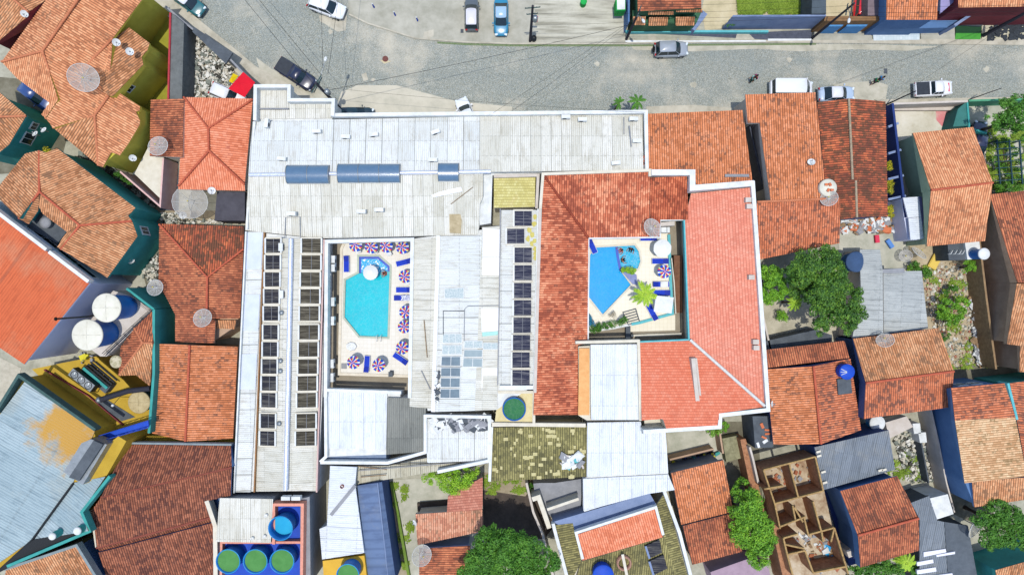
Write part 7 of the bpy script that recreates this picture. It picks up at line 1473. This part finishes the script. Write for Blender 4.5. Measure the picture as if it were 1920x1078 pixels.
for l, x, y, m, w, h_, a in (('red bucket', 1645, 448, 'e0405c', .5, .9, .1), ('blue plastic tray', 1669, 457, '5f8fd0', .5, 1.1, .6), ('yellow folded mattress', 1755, 487, 'e8c860', 1.0, 2.2, -.5)):
    c = W(x, y, .3); mb = MB(); mb.box((c.x, c.y, .22), (w, h_, .2), a); mb.box((c.x, c.y, .34), (w*.85, h_*.9, .05), a); mb.out(l.replace(' ', '_'), plain('plastic_' + l.split()[0], m), None, l + ' lying on the ground in the yards right of the middle', l.split()[-1])
# ---------------- plants ----------------
def leafmat(name, a, b, c, hi=None):
    t = NT(name); g = t.n('NewGeometry'); n = t.noise(.55, 4); f = t.math('ADD', t.math('MULTIPLY', g.outputs['Random Per Island'], .55), t.math('MULTIPLY', t.math('SUBTRACT', n, .25), .9), True)
    t.col(t.ramp(f, [(.1, c), (.45, b), (.85, a)] + ([(.97, hi)] if hi else []))); t.b.inputs['Roughness'].default_value = .6
    t.b.inputs['Subsurface Weight'].default_value = 0; return t.m
L_dark = leafmat('foliage_deep_green', '76a030', '44702a', '24461c', 'ccc834'); L_brt = leafmat('foliage_bright_green', '94c832', '6aa22c', '3c701e'); L_lime = leafmat('foliage_lime', 'b4d83c', '8cc02c', '5c901e'); L_mid = leafmat('foliage_mid_green', '6ca034', '4a8028', '2a5418'); L_palm = leafmat('palm_leaflet', 'cde04c', '9fc832', '6a9a24'); L_ivy = leafmat('ivy_leaf', 'e8d820', '9a9a30', '4a6a2a')
M_bark = plain('bark', '6e5a48', '4c3e32', sc=5, bump=.03)
def tree(label, crowns, zt, leaf, seed, dens=1.0, lsz=.30, name='tree', cat='tree', base=None, gap=0.0):
    """crowns = [(px, py, radius_px, height factor)] seen from above; many leaf clumps on every lobe"""
    rr = random.Random(seed); lob = []
    for x, y, r, k in crowns:
        zz = zt*k; c = W(x, y, zz); lob.append((c, r*1.14/16*(CH-zz)/CH))
    cx = sum(c.x*r for c, r in lob)/sum(r for c, r in lob); cy = sum(c.y*r for c, r in lob)/sum(r for c, r in lob)
    t = E(name, label, cat, (cx, cy, 0)); mb = MB(); tb = MB()
    tb.tube([(cx, cy, 0), (cx+.15, cy-.1, zt*.3), (cx+.05, cy, zt*.5)], .09+zt*.025, 8, r1=.06+zt*.015)
    for c, r in lob:
        tb.tube([(cx+.05, cy, zt*.48), ((cx+c.x)/2, (cy+c.y)/2, zt*.62), (c.x, c.y, c.z-r*.25)], .05+zt*.008, 5, r1=.03)
        nsub = max(10, int(r*r*13)); subs = []
        for k in range(nsub):
            a = rr.uniform(0, 6.283); u = rr.uniform(-.35, 1); q = math.sqrt(1-u*u); d = Vector((math.cos(a)*q, math.sin(a)*q, u*.62)); subs.append((c + d*r*rr.uniform(.62,.97) - Vector((0,0,r*.35)), r*rr.uniform(.16,.30)+.12))
        for s, sr in subs:
            if rr.random() < gap: continue
            for k in range(int(sr*sr*440*dens)+16):
                a = rr.uniform(0, 6.283); u = rr.uniform(-.4, 1); q = math.sqrt(1-u*u); d = Vector((math.cos(a)*q, math.sin(a)*q, u*.8)); p = s + d*sr*rr.uniform(.6, 1.08)
                n = (d + Vector((rr.uniform(-.7,.7), rr.uniform(-.7,.7), rr.uniform(-.1,.9)))).normalized(); e1 = n.orthogonal().normalized(); e2 = n.cross(e1); b = rr.uniform(0, 6.28); w = lsz*rr.uniform(.5,1.15)
                f1 = (e1*math.cos(b)+e2*math.sin(b))*w; f2 = (e2*math.cos(b)-e1*math.sin(b))*w*.55
                mb.add([p-f1*.5, p+f2*.45, p+f1*.5, p-f2*.45], [(0,1,2,3)])
    mb.out('crown', leaf, t); tb.out('trunk', M_bark, t); return t
tree('big dark green mango tree with yellow tips beside the grey sheet shed', [(1545,492,26,1),(1515,505,28,.95),(1566,508,20,1),(1560,545,30,1),(1596,562,23,.95),(1525,545,20,.7),(1545,590,22,.9),(1585,598,24,.95),(1500,520,18,.8),(1610,590,16,.85),(1560,478,16,.9),(1488,515,16,.8),(1492,545,14,.6),(1540,615,14,.7)], 7.5, L_dark, 11, 1.0, .30)
tree('round bright lime green tree left of the mango tree', [(1448,520,20,1),(1440,545,18,1),(1460,540,19,1),(1432,510,12,.9),(1446,558,12,.9)], 4.6, L_brt, 12, 1.1, .28)
tree('dense dark green tree at the bottom edge beside the shaded bare soil', [(915,1020,24,.95),(945,1030,30,1),(985,1040,28,1),(905,1060,28,1),(1020,1060,24,.95),(955,1075,32,1),(930,1003,16,.85),(1000,1085,26,1),(880,1085,20,.9),(968,1012,16,.9)], 7.0, L_mid, 13, 1.0, .30)
tree('light green feathery tree overhanging the pinkish outhouse roof', [(815,900,14,.8),(840,905,20,1),(865,895,20,1),(885,890,13,.9),(855,915,14,.9),(800,893,9,.7)], 4.2, L_lime, 14, 1.2, .20)
tree('tall leaning tree with a long crown beside the unfinished building', [(1398,925,18,.8),(1405,950,26,1),(1418,985,28,1),(1400,1000,24,.95),(1430,1015,24,1),(1425,1045,20,.95),(1385,965,15,.85),(1392,905,10,.6)], 6.5, L_brt, 15, 1.0, .27)
tree('leafy tree at the upper right edge above the garden', [(1895,205,18,1),(1915,215,20,1),(1868,222,13,.9),(1930,245,18,1),(1900,240,13,.8),(1880,235,12,.7),(1915,190,14,.9)], 6.0, L_mid, 16, 1.0, .28, gap=.08)
tree('dark green tree at the right edge below the tan roof', [(1850,975,18,.95),(1875,960,20,1),(1900,975,22,1),(1880,1000,24,1),(1915,1010,20,1),(1860,1015,16,.9),(1930,985,16,1)], 6.0, L_mid, 17, 1.0, .27)
tree('feathery green shrub in the middle of the rubble yard', [(1775,575,12,1),(1795,585,16,1),(1805,570,12,.9),(1785,600,12,.9),(1765,590,8,.8)], 2.4, L_brt, 18, 1.5, .22, 'shrub', 'shrub')
tree('small round green shrub below the white tank slab', [(1818,498,11,1),(1825,503,7,.9)], 1.8, L_brt, 19, 1.6, .2, 'shrub', 'shrub')
tree('low green shrub at the top left corner of the rubble yard', [(1716,500,8,1),(1730,505,9,1),(1740,512,7,.8)], 1.2, L_mid, 20, 1.6, .2, 'shrub', 'shrub')
tree('sparse bushes in the lower part of the rubble yard', [(1785,548,9,1),(1790,540,7,1),(1760,640,9,.7),(1775,630,7,.8)], 1.3, L_mid, 21, 1.2, .2, 'shrub', 'shrub', gap=.3)
tree('small leafy bush below the white parapet of the coral roof', [(1340,806,11,1),(1355,800,9,1),(1330,803,7,.8)], 1.8, L_brt, 22, 1.5, .2, 'shrub', 'shrub')
tree('dark green leafy plant mass below the brown two-pitch house', [(1625,1065,18,1),(1655,1070,18,1),(1690,1060,16,1),(1600,1075,14,.8),(1710,1075,14,.9)], 3.0, L_mid, 23, 1.2, .26, 'shrub', 'shrub')
tree('overgrown bushes around the dark pergola frame', [(1885,270,10,1),(1902,285,9,.9),(1912,310,10,1),(1880,315,9,.8),(1895,335,9,.9),(1868,300,7,.7)], 1.5, L_mid, 60, 1.0, .22, 'shrub', 'shrub', gap=.2)
tree('garden bush at the right edge above the right edge house', [(1895,348,14,1),(1915,343,12,1),(1878,352,9,.8)], 1.6, L_mid, 24, 1.2, .22, 'shrub', 'shrub')
tree('small green bush in the shaded yard left of the light well', [(995,917,8,1),(999,924,7,.9)], 1.5, L_mid, 25, 1.5, .18, 'shrub', 'shrub')
tree('low green bush under the mango tree beside the pale yard', [(1463,590,8,1),(1470,596,7,1)], 1.0, L_brt, 26, 1.4, .2, 'shrub', 'shrub')
tree('row of low green planting along the bottom of the small pool deck', [(1112,617,6,1),(1125,613,6,1),(1138,610,6,1),(1150,608,6,1),(1165,605,6,1.1),(1172,600,5,1.2),(1120,617,5,.9)], 3.6, L_mid, 27, 1.6, .15, 'planting', 'plants')
tree('grey leaved bare shrub on the small pool deck', [(1146,593,6,1),(1152,590,5,1)], 3.6, leafmat('dry_leaf', 'c8bca4', 'b0a488', '8c806a'), 28, .6, .12, 'shrub', 'shrub', gap=.4)
tree('small green plant with yellow leaves on the triangular planter', [(1180,505,6,1),(1186,508,5,1),(1170,507,4,.9)], 3.9, L_lime, 29, 1.5, .16, 'plant', 'plant')
tree('blue-green potted plants at the left wall of the small pool court', [(1106,603,5,1),(1110,608,5,1),(1105,595,4,1)], 3.6, leafmat('blue_leaf', '3aa0c8', '2a7a9a', '1c4a5a'), 30, 1.2, .14, 'plant', 'plant')
for i, (y, s) in enumerate(((308, 1), (340, 1.4), (352, 1.3), (388, 1), (398, .9))):
    tree('yellow flowering plant in the blue side passage, %s from the top' % ORD[i], [(1667+i*.6, y, 5*s, 1), (1669+i*.6, y+6, 4*s, 1)], 1.7, L_ivy, 40+i, 1.5, .16, 'flowering_plant', 'plant')
tree('yellow-green shrub in the corner above the hipped orange house', [(86,283,6,1),(92,286,5,1)], 1.6, L_ivy, 50, 1.3, .18, 'shrub', 'shrub')
tree('small weed bush by the kerb beside the green-fronted house', [(1371,44,6,1),(1377,41,4,1)], 1.3, L_mid, 51, 1.2, .16, 'shrub', 'shrub')
tree('green climbing plant edge in the passage beside the teal house', [(217,325,6,1),(232,333,6,1),(243,340,5,1)], 1.6, L_mid, 52, 1.0, .18, 'shrub', 'shrub')
def palm(label, x, y, zt, rpx, nf, seed, z0=0, a0=0, span=360, droop=.55, leaf=None):
    rr = random.Random(seed); c = W(x, y, zt); r = rpx/16*(CH-zt)/CH; t = E('palm_tree', label, 'palm tree', (c.x, c.y, z0)); mb = MB(); mb.tube([(c.x-.1, c.y, z0), (c.x, c.y+.05, (zt+z0)/2), (c.x, c.y, zt)], .13, 8, r1=.09); mb.out('trunk', M_bark, t)
    for k in range(nf):
        a = math.radians(a0 + span*k/nf + rr.uniform(-9, 9)); ln = r*rr.uniform(.85, 1.1); el = rr.uniform(.1, .5); pts = []
        for i in range(9):
            f = i/8; pts.append(Vector((c.x + math.cos(a)*ln*f, c.y + math.sin(a)*ln*f, zt + el*ln*f - droop*ln*f*f*1.3)))
        q = MB(); q.tube(pts, .02, 4, r1=.006); side = Vector((-math.sin(a), math.cos(a), 0)); d = Vector((math.cos(a), math.sin(a), 0))
        for i in range(34):
            f = .10 + .9*i/34; p = pts[0].lerp(pts[-1], 0); j = min(7, int(f*8)); p = pts[j].lerp(pts[j+1], f*8-j); w = ln*.2*math.sin(math.pi*min(1, f*.85+.12))*rr.uniform(.8,1.1)
            for s in (-1, 1):
                tip = p + side*s*w + d*w*.75 + Vector((0,0,-w*.35)); q.add([p - d*.03, p + d*.035, tip], [(0,1,2)] if s < 0 else [(2,1,0)])
        q.out('frond', leaf or L_palm, t)
    return t
palm('coconut palm in the small pool courtyard above the diagonal lounger', 1209, 552, 5.4, 25, 15, 1, 2.8)
palm('small palm left of two behind the hotel parapet on the street', 1161, 193, 3.6, 13, 7, 2, 0, 30, 300, leaf=L_mid); palm('taller palm right of two behind the hotel parapet on the street', 1196, 190, 4.6, 19, 8, 3, 0, 20, 330, leaf=L_mid)
palm('palm with thin pale leaves inside the shade of the mango tree', 1492, 568, 3.2, 16, 12, 4); palm('drooping palm below the brown two-pitch house', 1700, 1056, 3.4, 22, 12, 5)
# grass tufts
def grass(label, s, n, seed, leaf, z=.02, h=.18):
    pp = [(x, y) for x, y, q in P(s)]; rr = random.Random(seed); mb = MB(); x0, x1 = min(p[0] for p in pp), max(p[0] for p in pp); y0, y1 = min(p[1] for p in pp), max(p[1] for p in pp)
    cl = [(rr.uniform(x0, x1), rr.uniform(y0, y1)) for _ in range(max(6, n//60))]
    for _ in range(n):
        a, b = rr.choice(cl); x, y = rr.gauss(a, (x1-x0)*.03+2), rr.gauss(b, min(4, (y1-y0)*.1+1))
        x = min(max(x, x0), x1); y = min(max(y, y0), y1); c = W(x, y, z); 
        for k in range(3):
            an = rr.uniform(0, 6.28); w = rr.uniform(.04, .1); l = h*rr.uniform(.6, 1.6); d = Vector((math.cos(an), math.sin(an), 0)); q = Vector((-d.y, d.x, 0))*w
            mb.add([c-q, c+q, c+d*l+Vector((0,0,l*.7))], [(0,1,2)])
    mb.out('grass', leaf, None, label, 'grass', None, 'stuff')
L_gr = leafmat('grass_blades', 'a8c04c', '8aa838', '647c2a')
grass('green grass growing in the sandy plot across the street', 'a 1385,-8 1524,-8 1524,27 1390,26', 5200, 1, L_gr, .03, .26)
grass('weeds growing through the rubble yard', 'a 1702,500 1840,500 1850,690 1745,690', 1300, 2, L_gr, .04, .2); grass('weeds along the concrete strip in the bottom yard', 'a 728,905 760,905 775,1080 742,1080', 900, 3, L_gr, .04, .14)
grass('dry grass at the top of the shaded soil patch', 'a 905,890 985,895 985,925 905,920', 700, 4, L_gr, .04, .16); grass('weeds in the right side garden', 'a 1850,240 1935,260 1935,355 1862,350', 2600, 5, L_gr, .04, .22); grass('weeds in the grey rubble yard', 'a 1665,830 1720,830 1735,905 1690,905', 700, 6, L_gr, .04, .18)
# garden pergola at the right edge
t = E('garden_pergola', 'dark open pergola frame in the weedy garden at the right edge', 'pergola', W(1895, 300, 0))
for k in range(7): a, b = W(1866, 268+12*k, 2.2), W(1918, 264+12*k, 2.2); mb = MB(); mb.box(((a.x+b.x)/2, (a.y+b.y)/2, 2.2), ((b-a).length, .08, .1), .07); mb.out('slat', plain('dark_teal_timber', '2c4c58', '24404a'), t)
for x in (1870, 1893, 1912): a, b = W(x, 262, 2.1), W(x+6, 345, 2.1); mb = MB(); strip(mb, [a, b], .12, 1.98, 2.1); mb.out('beam', plain('dark_teal_timber', '2c4c58'), t)
for x, y in ((1870,264),(1914,264),(1876,342),(1918,342)): a = W(x, y, 2); mb = MB(); mb.tube([(a.x, a.y, 0), (a.x, a.y, 2.0)], .07, 6); mb.out('post', plain('dark_teal_timber', '2c4c58'), t)
for i in range(3):
    c = W(1695+i*7, 271-i*2, .8); mb = MB(); mb.lathe((c.x, c.y, 0), [(.26,0),(.28,.4),(.27,.8),(.1,.86),(.01,.86)], 14); mb.out('blue_barrel', M_bluetank, None, '%s of three blue barrels from the left beside the orange gabled house' % ORD[i], 'barrel')
for i, s in enumerate(('t32 1000,860 1105,812 1125,910 1030,952', 't32 1028,975 1135,925 1165,1028 1060,1078')):
    p = [W(x, y, 4.6) for x, y, q in P(s)]; c = sum(p, Vector())/4; t = E('solar_collector', '%s black solar panel on the mossy roof at the bottom' % ('upper', 'lower')[i], 'solar collector', (c.x, c.y, 4.3), 0, 'black panels on the mossy roof'); mb = MB(); mb.prism(p, 4.4, 4.55); mb.out('absorber', M_sol, t); q = MB(); strip(q, [p[3], p[0]], .22, 4.4, 4.62); q.out('header_pipe', M_bluegrey, t)
for i, s in enumerate(('t03 455,165 580,168 555,200 450,200', 't03 605,165 765,165 735,200 585,200')):
    slab('blue_gate', s, 0, 2.0, plain('gate_blue', '5a9ad0', '4a86bc', sc=2), None, label='%s pale blue garage gate below the red car' % ('left', 'right')[i], cat='gate')

for o in bpy.data.objects:
    if o.parent is None and o.type in ('MESH', 'EMPTY') and not o.get('kind'): o['kind'] = 'thing'
